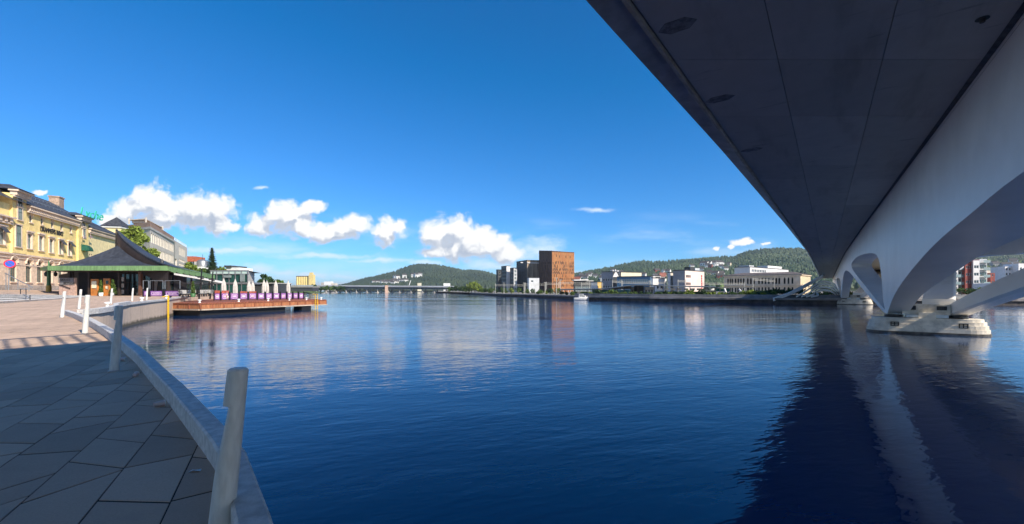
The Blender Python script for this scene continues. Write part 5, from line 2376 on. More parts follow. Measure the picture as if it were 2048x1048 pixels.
# ================================================================== background on the left bank
M_stonew = pm('pale_stone', (0.60, 0.55, 0.47), 0.85, 0.06, 1.0, 0.1, big=0.06)
M_greyw = pm('grey_stone', (0.46, 0.44, 0.41), 0.85, 0.07, 1.0, 0.1, big=0.06)
M_brown = pm('brown_panel', (0.34, 0.22, 0.16), 0.8, 0.1, 1.0, 0.1)
M_redb = pm('red_brick', (0.25, 0.062, 0.05), 0.85, 0.12, 1.2, 0.1)
M_grass = pm('bank_grass', (0.10, 0.15, 0.035), 0.95, 0.25, 0.6, 0.3, big=0.3)

# ground of the left bank, from the jetty to the motorway bridge
mb = MB()
bk = [p for p in BANK if p[1] >= 70]
rows = []
for off, z in ((0.0, -0.3), (4.0, 0.9), (14.0, 1.9), (60.0, 2.1), (900.0, 2.2)):
    rows.append([(p[0] - off, p[1], z) for p in bk])
mb.grid(rows, 0, True)
mb.build('left_bank', M_grass, kind='structure')


def office_windows(L, n, floors, z0, fh, w, h):
    return [(1.0 + (i + 0.5) * (L - 2.0) / n - w / 2, 1.0 + (i + 0.5) * (L - 2.0) / n + w / 2, z0 + k * fh, z0 + k * fh + h) for i in range(n) for k in range(floors)]


o1 = thing('office_block', 'grey office block with rows of tall blue windows behind the pavilion roof', 'building', P3(300, 570, 150))
A_, C_, D_ = (PX(245, 160), 160.0), (PX(300, 150), 150.0), (PX(348, 193), 193.0)
zt = PZ(455, 150)
mb = MB()
L = (Vector(D_) - Vector(C_)).length
facade(mb, o1, C_, D_, 2.0, zt, office_windows(L, 15, 4, 3.2, 4.9, 1.75, 3.4), M['wwhite'], M['glassb'], 0.35, 0, 0, cols=2, rows=1)
L2 = (Vector(C_) - Vector(A_)).length
facade(mb, o1, A_, C_, 2.0, zt, office_windows(L2, 3, 4, 3.2, 4.9, 2.3, 3.4), M['wwhite'], M['glassb'], 0.35, 0, 0, cols=2, rows=1)
mb.build('wall', M_stonew, o1)
mb = MB()
back = (D_[0] - 14, D_[1] + 6)
mb.prism([A_, C_, D_, (D_[0] - 16, D_[1] - 2)], zt, PZ(443.5, 150), 0)
mb.build('attic', M_brown, o1)
mb = MB()
mb.prism([(p[0] * 1.0, p[1] + 0.0) for p in ((A_[0] - 0.4, A_[1] - 0.5), (C_[0] + 0.5, C_[1] - 0.5), (D_[0] + 0.5, D_[1]), (D_[0] - 16, D_[1]))], zt - 0.5, zt + 0.3)
mb.build('cornice', M_greyw, o1)
mb = MB()
q = [(PX(258, 162), 162), (PX(292, 160), 160), (PX(325, 182), 182), (PX(318, 190), 190)]
mb.prism(q, PZ(438.5, 160), PZ(437, 160))
for p in q[:3]:
    mb.box((p[0], p[1], PZ(441, 160)), (0.4, 0.4, 2.2))
mb.prism([(PX(264, 163), 163), (PX(288, 162), 162), (PX(312, 182), 182), (PX(305, 188), 188)], PZ(444, 160), PZ(439.2, 160))
mb.build('roof_pergola', M_stonew, o1)

o2 = thing('office_block', 'pale stone office block with slot windows and roof railing, right of the grey block', 'building', P3(360, 570, 200))
A2, B2 = (PX(349, 193.5), 193.5), (PX(374.5, 229), 229.0)
zt = PZ(484, 200)
L = (Vector(B2) - Vector(A2)).length
ops = [(1.5, 6.5, zt - 2.0 - 12.5, zt - 2.0 - 8.0), (1.5, 6.5, zt - 2.0 - 18.5, zt - 2.0 - 14.5), (L - 9, L - 3.5, zt - 2 - 12.2, zt - 2 - 8), (L - 9, L - 3.5, zt - 2 - 18, zt - 2 - 14)]
ops += [(13 + k * 3.6, 14.5 + k * 3.6, zt - 2 - 5.6, zt - 2 - 1.6) for k in range(6)]
ops += [(13 + i * 3.2, 15.3 + i * 3.2, zt - 2 - 8.4 - j * 2.0, zt - 2 - 7.4 - j * 2.0) for i in range(7) for j in range(5)]
mb = MB()
facade(mb, o2, A2, B2, 2.0, zt, ops, M['wwhite'], M['glass'], 0.5, 0, 0, cols=1, rows=1)
mb.quad((B2[0], B2[1], 2), (B2[0] - 14, B2[1] + 4, 2), (B2[0] - 14, B2[1] + 4, zt), (B2[0], B2[1], zt))
mb.build('wall', M_stonew, o2)
mb = MB()
for k in range(12):
    p = Vector(A2).lerp(Vector(B2), k / 11)
    mb.box((p.x - 0.5, p.y, zt + 0.8), (0.15, 0.15, 1.6))
mb.beam((A2[0] - 0.5, A2[1], zt + 1.6), (B2[0] - 0.5, B2[1], zt + 1.6), 0.12, 0.12)
mb.prism([A2, B2, (B2[0] - 14, B2[1] + 4), (A2[0] - 14, A2[1] + 4)], zt, zt + 0.25)
mb.build('roof_railing', M['white'], o2)

o3 = thing('brick_block', 'small red-brown topped building beside the pale stone block', 'building', P3(381, 570, 240))
mb = MB()
p = rect((PX(374, 240), 240), PX(389, 240) - PX(374, 240), 10, 0.15)
facade(mb, o3, p[0], p[1], 2.0, PZ(523, 240), [(0.5, 3.6, 9.5, 17.5)], M['wwhite'], M['glassb'], 0.3, 0, 0, cols=3, rows=3)
plain_wall(mb, p[1], p[2], 2, PZ(523, 240))
mb.build('wall', M_greyw, o3)
mb = MB()
mb.prism(p, PZ(523, 240), PZ(512.5, 240))
mb.build('upper_storey', pm('orange_brick', (0.42, 0.12, 0.06), 0.85, 0.1, 1, 0), o3)

sdm = thing('round_drum_house', 'white house crowned with a silvery round drum left of the spruce', 'building', P3(401, 570, 165))
mb = MB()
mb.prism(rect((PX(391, 165), 163), PX(414, 165) - PX(391, 165), 8, 0.1), 2, PZ(534, 165))
mb.build('wall', M['white'], sdm)
mb = MB()
mb.lathe((PX(401.5, 165), 166, PZ(534.5, 165)), [(1.9, 0), (1.9, 2.3), (1.6, 2.6), (0.7, 3.0), (0.05, 3.15)], 18)
mb.build('drum', M['steel'], sdm)
mb = MB()
mb.tube((PX(401.5, 165), 166, PZ(520, 165)), (PX(401.5, 165), 166, PZ(508, 165)), 0.06, n=6)
mb.build('mast', M['dark'], sdm)

spruce('spruce_tree', 'tall dark spruce standing behind the glass pavilion', P3(424, 575, 112), PZ(495, 112) - PZ(575, 112), 2.1, M['spruce'], 21, n=2600, leaf=0.55)
tree('broadleaf_tree', 'yellow-green tree rising between the pavilion roof and the grey office', (PX(272, 112), 112, 2.6), 18.0, 3.6, M['leafy'], 31, 2600, 0.30)
tree('broadleaf_tree', 'lower yellow-green tree just right of the tallest one behind the pavilion roof', (PX(300, 118), 118, 2.6), 12.6, 2.8, M['leafy'], 33, 1800, 0.30)
tree('broadleaf_tree', 'bright green tree in front of the silvery drum house', (PX(382, 140), 140, 2.4), 9.8, 3.2, M['leafy'], 34, 1500, 0.32)
tree('broadleaf_tree', 'small leafy tree left of the spruce foot', (PX(408, 125), 125, 2.4), 7.0, 2.6, M['leaf'], 35, 1200, 0.30)
tree('broadleaf_tree', 'leafy tree right of the spruce above the glass pavilion', (PX(441, 120), 120, 2.4), 7.2, 2.6, M['leafy'], 36, 1200, 0.30)
tree('broadleaf_tree', 'green bush under the white awning by the terrace', (PX(415, 98), 98, 2.2), 3.6, 3.2, M['leafy'], 37, 1200, 0.25, 0.1)
tree('broadleaf_tree', 'round green tree right of the dark low hall', (PX(533, 135), 135, 1.8), 6.6, 2.9, M['leafd'], 38, 1800, 0.26, 0.15)
tree('broadleaf_tree', 'pale green tree beside the round tree on the bank', (PX(556, 140), 140, 1.8), 4.8, 2.6, M['leaf'], 39, 1400, 0.26, 0.1)

# glass pavilion
gp = thing('glass_pavilion', 'green-tinted glass pavilion with pale side wall behind the parasols', 'building', P3(460, 582, 96))
A, B, C2 = (PX(422, 96), 96.0), (PX(496, 96), 96.0), (PX(509, 112), 112.0)
z0, z1 = 1.9, PZ(541, 96)
mb = MB()
plain_wall(mb, A, B, z0, z1 - 0.8)
mb.build('glazing', M['glassg'], gp)
mb = MB()
plain_wall(mb, (A[0], A[1] - 0.05), (B[0], B[1] - 0.05), z1 - 0.75, z1)
mb.build('upper_band', glass_mat('milky_glass', (0.40, 0.52, 0.47), 0.2), gp)
for k in range(7):
    mb = MB()
    x = A[0] + (B[0] - A[0]) * k / 6
    mb.box((x, A[1] - 0.12, (z0 + z1) / 2), (0.12, 0.14, z1 - z0))
    mb.build('mullion', M['steel'], gp)
mb = MB()
for z in (z1 - 0.78, z0 + 2.6, z1):
    mb.box(((A[0] + B[0]) / 2, A[1] - 0.10, z), (B[0] - A[0] + 0.4, 0.2, 0.14))
mb.build('transom', M['steel'], gp)
mb = MB()
plain_wall(mb, B, C2, z0, z1)
mb.poly([(A[0], A[1], z1), (B[0], B[1], z1), (C2[0], C2[1], z1), (A[0] + 2, 112, z1)])
mb.build('side_wall', M_stonew, gp)
mb = MB()
mb.box((PX(455, 95.6), 95.6, PZ(553, 96)), (1.6, 0.2, 0.5))
mb.box((PX(485, 95.6), 95.6, PZ(556, 96)), (1.0, 0.15, 1.6))
mb.build('interior_sign', M['glassl'], gp)
lw = thing('low_hall', 'low dark hall with flat pale roof right of the glass pavilion', 'building', P3(525, 582, 118))
mb = MB()
mb.prism(rect((PX(500, 118), 118), PX(548, 118) - PX(500, 118), 9, 0), 1.6, PZ(567, 118))
mb.build('wall', M['dark'], lw)
mb = MB()
mb.prism(rect((PX(498, 118) - 0.3, 117.4), PX(551, 118) - PX(498, 118), 10, 0), PZ(567, 118), PZ(565.5, 118))
mb.build('roof', M_greyw, lw)
hs2 = thing('white_villa', 'small white villa peeking over the glass pavilion', 'house', P3(468, 560, 150))
mb = MB()
mb.prism(rect((PX(452, 150), 150), PX(478, 150) - PX(452, 150), 8, 0), 2, PZ(535, 150))
mb.build('wall', M['white'], hs2)
mb = MB()
mb.prism(rect((PX(450, 150), 149.5), PX(464, 150) - PX(450, 150), 9, 0), PZ(535, 150), PZ(531, 150))
mb.build('roof', M['dark'], hs2)
# thin dark mast line of the terrace canopy
tc_ = thing('grey_canopy', 'flat grey canopy behind the first two parasols', 'canopy', P3(455, 582, 84))
mb = MB()
mb.prism(rect((PX(424, 84), 84), PX(497, 84) - PX(424, 84), 4, 0), PZ(568, 84), PZ(564.5, 84))
mb.build('roof', M['steel'], tc_)
mb = MB()
for px in (427, 450, 473, 495):
    mb.box((PX(px, 84.5), 84.5, 2.8), (0.14, 0.14, 3.3))
mb.build('post', M['black'], tc_)

# ------------------------------------------------------------------ silo, flats, motorway bridge
M_silo = pm('silo_yellow', (0.72, 0.56, 0.22), 0.8, 0.05, 0.4, 0.0)
si = thing('grain_silo', 'yellow grain silo with a row of round bins and a taller tower', 'silo', P3(608, 575, 760))
for k in range(6):
    mb = MB()
    x = PX(595 + k * 4.4, 760)
    mb.lathe((x, 760, 2), [(2.1, 0), (2.1, PZ(553.5, 760) - 2)], 14)
    mb.build('bin', M_silo, si)
mb = MB()
mb.box((PX(605.5, 760), 761, PZ(552.6, 760)), (PX(618, 760) - PX(592.5, 760), 4, 1.4))
mb.build('bin_roof', M['dark'], si)
mb = MB()
mb.prism(rect((PX(618, 758), 756), PX(627.5, 758) - PX(618, 758), 8, 0.0), 2, PZ(549.5, 758))
mb.box((PX(622, 758), 760, PZ(547, 758)), (5, 5, 3.6))
mb.build('tower', M_silo, si)
fl = thing('apartment_block', 'grey and white stepped flats beyond the motorway bridge', 'building', P3(657, 576, 800))
for a, b_, y, m in ((642, 648, 565, M_greyw), (648, 662, 563, M['white']), (662, 671, 566.5, M_stonew)):
    mb = MB()
    mb.prism(rect((PX(a, 800), 800), PX(b_, 800) - PX(a, 800) - 0.1, 10, 0.0), 2, PZ(y, 800))
    mb.build('wing', m, fl)
sh = thing('long_shed', 'long low dark shed with pale roof at the foot of the yellow silo', 'building', P3(600, 580, 560))
mb = MB()
mb.prism(rect((PX(563, 420), 420), PX(625, 420) - PX(563, 420), 14, 0.0), 2, PZ(574.5, 420))
mb.build('wall', M['dark'], sh)
mb = MB()
mb.prism(rect((PX(562, 420), 419), PX(626, 420) - PX(562, 420), 16, 0.0), PZ(574.5, 420), PZ(573.2, 420))
mb.build('roof', M_greyw, sh)

vb = thing('motorway_bridge', 'long low grey motorway bridge on slim piers across the river', 'bridge', P3(760, 580, 520))
pa, pb = Vector((PX(588, 520), 520.0)), Vector((PX(915, 450), 450.0))
za, zb = 8.3, 6.4
mb = MB()
d = (pb - pa).normalized()
n = Vector((d.y, -d.x))
mb.beam((pa.x, pa.y, za - 0.6), (pb.x, pb.y, zb - 0.6), 11, 0.7)
mb.build('deck', M['concrete'], vb)
mb = MB()
q0, q1 = pa + n * 3.2, pb + n * 3.2
mb.beam((q0.x, q0.y, za - 2.0), (q1.x, q1.y, zb - 2.0), 3.0, 2.0)
q0, q1 = pa - n * 3.2, pb - n * 3.2
mb.beam((q0.x, q0.y, za - 2.0), (q1.x, q1.y, zb - 2.0), 3.0, 2.0)
mb.build('girder', pm('dark_girder', (0.10, 0.12, 0.12), 0.7, 0.1, 0.5, 0), vb)
mb = MB()
q0, q1 = pa + n * 5.55, pb + n * 5.55
mb.beam((q0.x, q0.y, za + 0.25), (q1.x, q1.y, zb + 0.25), 0.3, 1.3)
mb.build('parapet', pm('pale_parapet', (0.55, 0.56, 0.57), 0.7, 0.05, 0.5, 0), vb)
vb_piers = []
for k in range(15):
    t_ = (k + 0.6) / 15.4
    c = pa.lerp(pb, t_)
    z = za + (zb - za) * t_
    mb = MB()
    for s in (-1, 1):
        q = c + n * (3.2 * s)
        mb.tube((q.x, q.y, -1), (q.x, q.y, z - 2.6), 0.9, 0.75, 8)
    mb.box((c.x, c.y, 0.15), (10, 3, 0.6), math.atan2(n.y, n.x))
    mb.build('pier', M['concrete'] if k != 8 else M_pier, vb)
mb = MB()
c = pa.lerp(pb, 0.62) + n * 6
mb.box((c.x, c.y, 4.0), (3.2, 3.2, 8.5), 0.3)
mb.build('pylon', pm('salmon_concrete', (0.5, 0.34, 0.26), 0.8, 0.1, 0.5, 0), vb)
for k in range(9):
    c = pa.lerp(pb, (k + 0.5) / 9)
    z = za + (zb - za) * (k + 0.5) / 9
    mb = MB()
    mb.tube((c.x, c.y, z), (c.x, c.y, z + 6), 0.10, 0.06, 6)
    mb.beam((c.x, c.y, z + 6), (c.x + 1.4 * n.x, c.y + 1.4 * n.y, z + 6.2), 0.12, 0.1)
    mb.build('lamp_post', M['steel'], vb)

# trees along the left shore, beyond the jetty
rr = random.Random(77)
for i in range(20):
    px = 603 + i * 4.6 + rr.uniform(-1, 1)
    d = 520 - i * 2 + rr.uniform(-20, 20)
    top = 574 - (4.5 if 616 < px < 630 else 0) - rr.uniform(0, 3.5)
    tree('shore_tree', 'green tree in the row on the far left shore below the flats', (PX(px, d), d, 1.8), PZ(top, d) - 1.8, 2.3 + rr.random(), M['leaf'] if i % 3 else M['leafd'], 100 + i, 260, 0.55, 0.12, 'trees on the far left shore')


# ================================================================== right bank
SHP = [(872, 455), (885, 425), (905, 395), (940, 315), (965, 258), (1000, 213), (1040, 190), (1080, 171), (1115, 152), (1150, 137.5), (1200, 126), (1300, 112), (1450, 102.5), (1560, 97), (1650, 94),
       (1760, 91), (1900, 88.5), (2048, 86.5), (2300, 86), (2800, 90)]
SHO = [Vector((PX(px, d), d)) for px, d in SHP]
ZL = 1.25
mb = MB()
rows = [[(p.x, p.y, ZL) for p in SHO], [(p.x * 1.25, p.y * 1.25, ZL + 0.1) for p in SHO], [(p.x * 3, p.y * 3, ZL + 0.4) for p in SHO], [(p.x * 24, p.y * 24, ZL + 0.6) for p in SHO]]
mb.grid(rows, 0, False)
mb.build('far_bank', pm('far_bank_ground', (0.20, 0.19, 0.165), 0.9, 0.2, 0.3, 0.2, big=0.25), kind='structure')
fq = thing('far_quay_wall', 'long dark quay wall with a pale coping along the far shore', 'wall', (40, 112, 0))
mb = MB()
mb.grid([[(p.x, p.y, -0.6) for p in SHO[3:]], [(p.x, p.y, 0.85) for p in SHO[3:]]], 0, False)
mb.build('wall_face', pm('far_quay_dark', (0.06, 0.05, 0.045), 0.8, 0.25, 0.8, 0.3), fq)
mb = MB()
for a, b_ in zip(SHO[3:-1], SHO[4:]):
    mb.beam((a.x, a.y, 1.06), (b_.x, b_.y, 1.06), 0.7, 0.44)
mb.build('coping', pm('far_quay_coping', (0.22, 0.20, 0.19), 0.8, 0.15, 0.6, 0.1), fq)
# raised planted terrace wall behind the quay
mb = MB()
for a, b_ in zip(SHO[9:15], SHO[10:16]):
    a2, b2 = a * 1.045, b_ * 1.045
    mb.beam((a2.x, a2.y, 1.6), (b2.x, b2.y, 1.6), 0.4, 0.8)
mb.build('terrace_wall', pm('terrace_grey', (0.20, 0.20, 0.21), 0.8, 0.12, 0.6, 0.1), fq)


def two_face(pl, pc, pr, d, th):
    """corner of a block nearest the viewer at column pc; its left face ends at pl, its right face at pr"""
    th = math.radians(th)
    C = Vector((PX(pc, d), d))
    r, l = Vector((math.cos(th), math.sin(th))), Vector((-math.sin(th), math.cos(th)))

    def ln(v, px):
        k = (px - CX) / F
        return (k * C.y - C.x) / (v.x - k * v.y)
    a, b_ = ln(l, pl), ln(r, pr)
    return C + l * a, C, C + r * b_, a, b_, C + l * a + r * b_


def block(name, label, pl, pc, pr, d, th, ytop, mat_l, mat_r, ops_l=None, ops_r=None, frame=None, pane=None, z0=1.0, cat='building', roof=None, cols=1, rows_=1, depth=0.25):
    Lp, C, R, a, b_, Bk = two_face(pl, pc, pr, d, th)
    zt = PZ(ytop, d)
    t = thing(name, label, cat, (C.x, C.y, z0))
    fr, pn = frame or M['wwhite'], pane or M['glass']
    for P, Q, L, m, ops, nm in ((Lp, C, a, mat_l, ops_l, 'side_wall'), (C, R, b_, mat_r, ops_r, 'front_wall')):
        b = MB()
        o = ops(L, zt - z0) if callable(ops) else (ops or [])
        facade(b, t, P, Q, z0, zt, o, fr, pn, depth, cols=cols, rows=rows_)
        b.build(nm, m, t)
    b = MB()
    b.poly([(p.x, p.y, zt - 0.02) for p in (Lp, C, R, Bk)])
    plain_wall(b, (R.x, R.y), (Bk.x, Bk.y), z0, zt)
    plain_wall(b, (Bk.x, Bk.y), (Lp.x, Lp.y), z0, zt)
    for P, Q in ((Lp, C), (C, R)):
        b.beam((P.x, P.y, zt + 0.12), (Q.x, Q.y, zt + 0.12), 0.5, 0.3)
    b.build('roof', roof or M['dark'], t)
    return t, (Lp, C, R, a, b_, Bk, zt)


def wg(nu, nv, w, h, v0, vs, u0=0.6):
    return lambda L, H: [(u0 + (i + 0.5) * (L - 2 * u0) / nu - w / 2, u0 + (i + 0.5) * (L - 2 * u0) / nu + w / 2, v0 + j * vs, v0 + j * vs + h)
                         for i in range(nu) for j in range(nv) if v0 + j * vs + h < H - 0.3]


M_anth = pm('anthracite_cladding', (0.045, 0.05, 0.055), 0.6, 0.12, 0.5, 0.05)
M_whitec = pm('white_cladding', (0.70, 0.68, 0.67), 0.6, 0.04, 0.5, 0.03)
M_pgrey = pm('pale_grey_cladding', (0.50, 0.52, 0.54), 0.6, 0.05, 0.5, 0.03)
M_glazed = M['glassl']

block('office_tower', 'narrow dark end block left of the white-sided office', 992.5, 996, 1003.5, 345, 25, 539.5, M_anth, M_anth, None, wg(1, 6, 1.6, 1.4, 2.5, 2.6))
block('office_tower', 'dark office with grey window bands and a white side wall', 1002.5, 1013, 1020.5, 330, 25, 532, M_anth, M_whitec, wg(4, 7, 1.35, 1.3, 2.6, 2.7), None, M['dark'], M['glassl'])
block('office_tower', 'low dark office slice with a pale glazed corner right of the white wall', 1020, 1027.5, 1034, 322, 25, 536, M_anth, M_pgrey, wg(2, 6, 1.4, 1.3, 2.6, 2.6), wg(2, 6, 0.8, 1.5, 2.4, 2.6), M['dark'], M['glassl'])


def ribbed_mat():
    m = bpy.data.materials.new('ribbed_brown_cladding')
    m.use_nodes = True
    t = NT(m.node_tree)
    b = t.n['Principled BSDF']
    tc = t.node('ShaderNodeTexCoord')
    n = t.noise(t.vmath('MULTIPLY', tc.outputs['Object'], (1.6, 1.6, 0.05)), 1.0, 3.0, 0.6).outputs['Fac']
    n2 = t.noise(tc.outputs['Object'], 0.5, 4.0, 0.6).outputs['Fac']
    c = t.mix(t.smooth(n, 0.4, 0.6), (0.13, 0.095, 0.065, 1), (0.36, 0.28, 0.20, 1))
    c = t.vmath('SCALE', c, t.lin(n2, 0.3, 0.7, 0.85, 1.15))
    t.l.new(c, b.inputs['Base Color'])
    b.inputs['Roughness'].default_value = 0.8
    return m


t_, g = block('office_tower', 'black-fronted tower with ribbed brown side left of the orange hotel', 1033, 1054, 1081, 318, 22, 520.5, M_anth, ribbed_mat(),
              wg(5, 8, 1.0, 1.3, 3.0, 2.6), None, M['dark'], M['glassl'])
b = MB()
b.beam((g[1].x + 0.2, g[1].y - 0.35, PZ(525.5, 318)), (g[2].x, g[2].y - 0.3, PZ(525.5, 318)), 0.3, 0.7)
b.build('roof_band', M_whitec, t_)
b = MB()
b.box((g[0].x * 0.5 + g[1].x * 0.5, g[1].y + 1.5, PZ(524.8, 318)), (1.8, 0.8, 0.8))
b.build('sign_plate', M_whitec, t_)
block('link_building', 'pale blue-grey low block in front of the ribbed tower', 1055, 1058, 1078.5, 300, 18, 555.5, M_pgrey, M_pgrey, None, lambda L, H: [(1.5, 3.2, H - 3.0, H - 1.8)])


def orange_mat():
    m = bpy.data.materials.new('orange_timber_panels')
    m.use_nodes = True
    t = NT(m.node_tree)
    b = t.n['Principled BSDF']
    tc = t.node('ShaderNodeTexCoord')
    sp = t.node('ShaderNodeSeparateXYZ')
    t.l.new(tc.outputs['Object'], sp.inputs[0])
    hx = t.math('ADD', sp.outputs[0], t.math('MULTIPLY', sp.outputs[1], 0.9))
    br = t.node('ShaderNodeTexBrick')
    t.l.new(t.xyz(sp.outputs[2], hx, 0.0), br.inputs['Vector'])
    br.inputs['Scale'].default_value = 1.0
    br.inputs['Brick Width'].default_value = 4.2
    br.inputs['Row Height'].default_value = 0.62
    br.inputs['Mortar Size'].default_value = 0.06
    br.offset = 0.43
    br.squash = 1.0
    br.inputs['Color1'].default_value = (0.33, 0.11, 0.030, 1)
    br.inputs['Color2'].default_value = (0.45, 0.20, 0.065, 1)
    br.inputs['Mortar'].default_value = (0.10, 0.035, 0.015, 1)
    n = t.noise(t.vmath('MULTIPLY', tc.outputs['Object'], (1.0, 1.0, 0.25)), 0.7, 3.0, 0.6).outputs['Fac']
    c = t.mix(t.smooth(n, 0.42, 0.68, 0, 0.7), br.outputs['Color'], (0.30, 0.14, 0.05, 1))
    t.l.new(c, b.inputs['Base Color'])
    b.inputs['Roughness'].default_value = 0.7
    return m


def hotel_ops(seed, nu, nv, dens, v0=4.0, vs=2.3, low=True):
    r = random.Random(seed)

    def f(L, H):
        out = []
        for i in range(nu):
            for j in range(nv):
                v = v0 + j * vs + (0.5 if i % 2 else 0)
                p = dens if j < nv * 0.6 else dens * 0.35
                if r.random() < p and v + 1.9 < H - 1.5:
                    u = 0.5 + (i + 0.5) * (L - 1.0) / nu
                    out.append((u - 0.26, u + 0.26, v, v + 1.75))
        return out
    return f


M_or = orange_mat()
M_or_shade = pm('shaded_orange_panels', (0.10, 0.055, 0.04), 0.7, 0.25, 1.2, 0.1, stretch=(2, 2, 0.15))  # shade of the hotel's left side put into the panel colour
ht, g = block('orange_hotel', 'tall orange timber-clad hotel with scattered slit windows and a dark shaded side', 1078, 1104, 1148.5, 300, 27, 503, M_or_shade, M_or,
              hotel_ops(4, 11, 12, 0.55), hotel_ops(9, 20, 12, 0.52), M['dark'], M['glass'], roof=M_or_shade)
Lp, C, R, a, b_, Bk, zt = g
b = MB()
zl, zr = PZ(499.3, 300), PZ(506, 300)
b.poly([(Lp.x, Lp.y, zt), (C.x, C.y, zt), (C.x, C.y, PZ(502, 300) + 0.2), (Lp.x, Lp.y, PZ(499, 300) + 0.8)])
b.poly([(Lp.x, Lp.y, PZ(499, 300) + 0.8), (C.x, C.y, PZ(502, 300) + 0.2), (R.x, R.y, zt + 0.1), (Bk.x, Bk.y, zt + 0.5)])
b.poly([(C.x, C.y, zt), (R.x, R.y, zt), (C.x, C.y, PZ(502, 300) + 0.2)])
b.build('sloped_parapet', M_or_shade, ht)
# glazed ground floor of the hotel
b = MB()
for k in range(9):
    q = C.lerp(R, (k + 0.5) / 9)
    b.box((q.x, q.y - 0.3, 2.4), (0.3, 0.3, 3.0))
b.build('arcade_post', M_whitec, ht)

lw2 = block('station_hall', 'low dark hall with a white flat roof right of the orange hotel', 1147, 1149, 1187, 258, 12, 562, M_anth, M_anth, None, wg(9, 1, 1.0, 3.2, 1.2, 4.0), M['wwhite'], M['glassl'], roof=M_whitec)
b = MB()
Lp, C, R = lw2[1][0], lw2[1][1], lw2[1][2]
b.beam((C.x - 1, C.y - 1.5, PZ(560.5, 258)), (R.x - 4, R.y - 1.5, PZ(559.5, 258)), 3, 0.5)
b.build('roof_canopy', M_whitec, lw2[0])
block('kiosk_block', 'small yellow box building with a white front near the hotel', 1182, 1195, 1203, 236, 30, 564, M_whitec, pm('kiosk_yellow', (0.72, 0.46, 0.13), 0.7, 0.06, 0.6, 0), wg(3, 1, 0.8, 2.2, 1.0, 3))
M_slateb = pm('blue_grey_render', (0.27, 0.28, 0.31), 0.8, 0.06, 0.8, 0.05)
gb, g = block('gabled_warehouse', 'blue-grey warehouse with a steep dark gable and white chimneys', 1203, 1226, 1238, 222, 50, 543.5, M_slateb, M_anth, wg(4, 2, 0.8, 1.3, 3.2, 3.6), None)
Lp, C, R, a, b_, Bk, zt = g
b = MB()
mid_ = C.lerp(R, 0.5)
b.poly([(C.x, C.y - 0.02, zt - 2.6), (R.x, R.y - 0.02, zt - 2.6), (mid_.x, mid_.y - 0.02, zt + 0.4)])
b.quad((C.x, C.y - 0.05, zt - 2.4), (mid_.x, mid_.y - 0.05, zt + 0.8), (mid_.x, mid_.y - 0.05, zt + 0.2), (C.x, C.y - 0.05, zt - 3.0))
b.build('gable', M_whitec, gb)
for k in range(3):
    b = MB()
    q = C.lerp(R, 0.1 + 0.4 * k)
    b.tube((q.x, q.y + 2, zt - 0.2), (q.x, q.y + 2, zt + 1.1), 0.55, 0.55, 10)
    b.build('chimney', M_whitec, gb)
block('cream_hall', 'blank cream hall standing above the blue glazed building', 1240, 1242, 1283, 216, 28, 544, pm('plum_wall', (0.14, 0.09, 0.10), 0.8, 0.1, 0.6, 0), pm('cream_panel', (0.74, 0.66, 0.48), 0.7, 0.03, 0.5, 0), None, None)
M_blue = pm('blue_cladding', (0.06, 0.14, 0.24), 0.5, 0.1, 0.6, 0)
block('blue_building', 'long low building with bands of blue glass', 1234, 1301, 1304, 202, 62, 553, M_blue, M_blue,
      lambda L, H: [(1 + i * (L - 2) / 16, 1 + (i + 0.8) * (L - 2) / 16, H - 3.4, H - 1.2) for i in range(16)] + [(1 + i * (L - 2) / 10, 1 + (i + 0.55) * (L - 2) / 10, H - 8.3, H - 6.2) for i in range(10)],
      None, M['wwhite'], M['glassl'])
block('white_annex', 'white cubic annex at the right end of the blue building', 1303, 1306, 1333, 198, 25, 556, M_whitec, M_whitec, None, lambda L, H: [(2.4, 3.6, 2.6, 4.4), (4.6, 6.2, 2.6, 4.4), (L - 1.6, L - 0.6, 2.6, 4.4)], M['dark'], M['glass'])
block('white_annex', 'white top storey above the cubic annex', 1303.5, 1306, 1322, 206, 25, 551.5, M_whitec, M_whitec, None, lambda L, H: [(1.5, 4.5, H - 1.6, H - 0.5)], M['dark'], M['glass'])
M_pinkw = pm('pale_pink_render', (0.72, 0.58, 0.52), 0.8, 0.03, 0.5, 0)


def pink_ops(L, H):
    o = []
    for j in range(3):
        for i in range(4):
            o.append((0.9 + i * 1.15, 0.9 + i * 1.15 + 1.0, H - 3.2 - 3.3 * j, H - 2.0 - 3.3 * j))
    return o


pk, g = block('pink_office', 'pale pink office with a shaded grey side wall and a red window strip', 1346, 1370, 1408.5, 188, 42, 540.5, pm('shaded_grey_wall', (0.26, 0.27, 0.30), 0.8, 0.05, 0.6, 0), M_pinkw, None, pink_ops, M_brown, M['glass'])  # side wall's shade is put into its separate grey
Lp, C, R, a, b_, Bk, zt = g
b = MB()
for j in range(6):
    q = C.lerp(R, 0.86)
    b.box((q.x - 0.1, q.y - 0.15, zt - 2.2 - j * 1.15), (1.0, 0.16, 0.95), math.radians(42))
b.build('red_window_strip', pm('red_frames', (0.45, 0.06, 0.06), 0.5, 0.1, 1, 0), pk)
b = MB()
q = C.lerp(R, 0.35)
b.box((q.x, q.y + 3, zt + 0.9), (3.0, 3, 1.8), 0.6)
b.build('roof_plant', M['dark'], pk)
b = MB()
q = C.lerp(R, 0.62)
b.box((q.x, q.y + 3, zt + 0.7), (3.6, 3, 1.4), 0.6)
b.build('roof_house', M_pgrey, pk)
block('grey_house', 'small grey rendered house left of the pink office', 1335, 1341, 1348, 196, 42, 545, M_pgrey, M_stonew, None, lambda L, H: [(0.6, 1.6, H - 3.4, H - 2.0)])

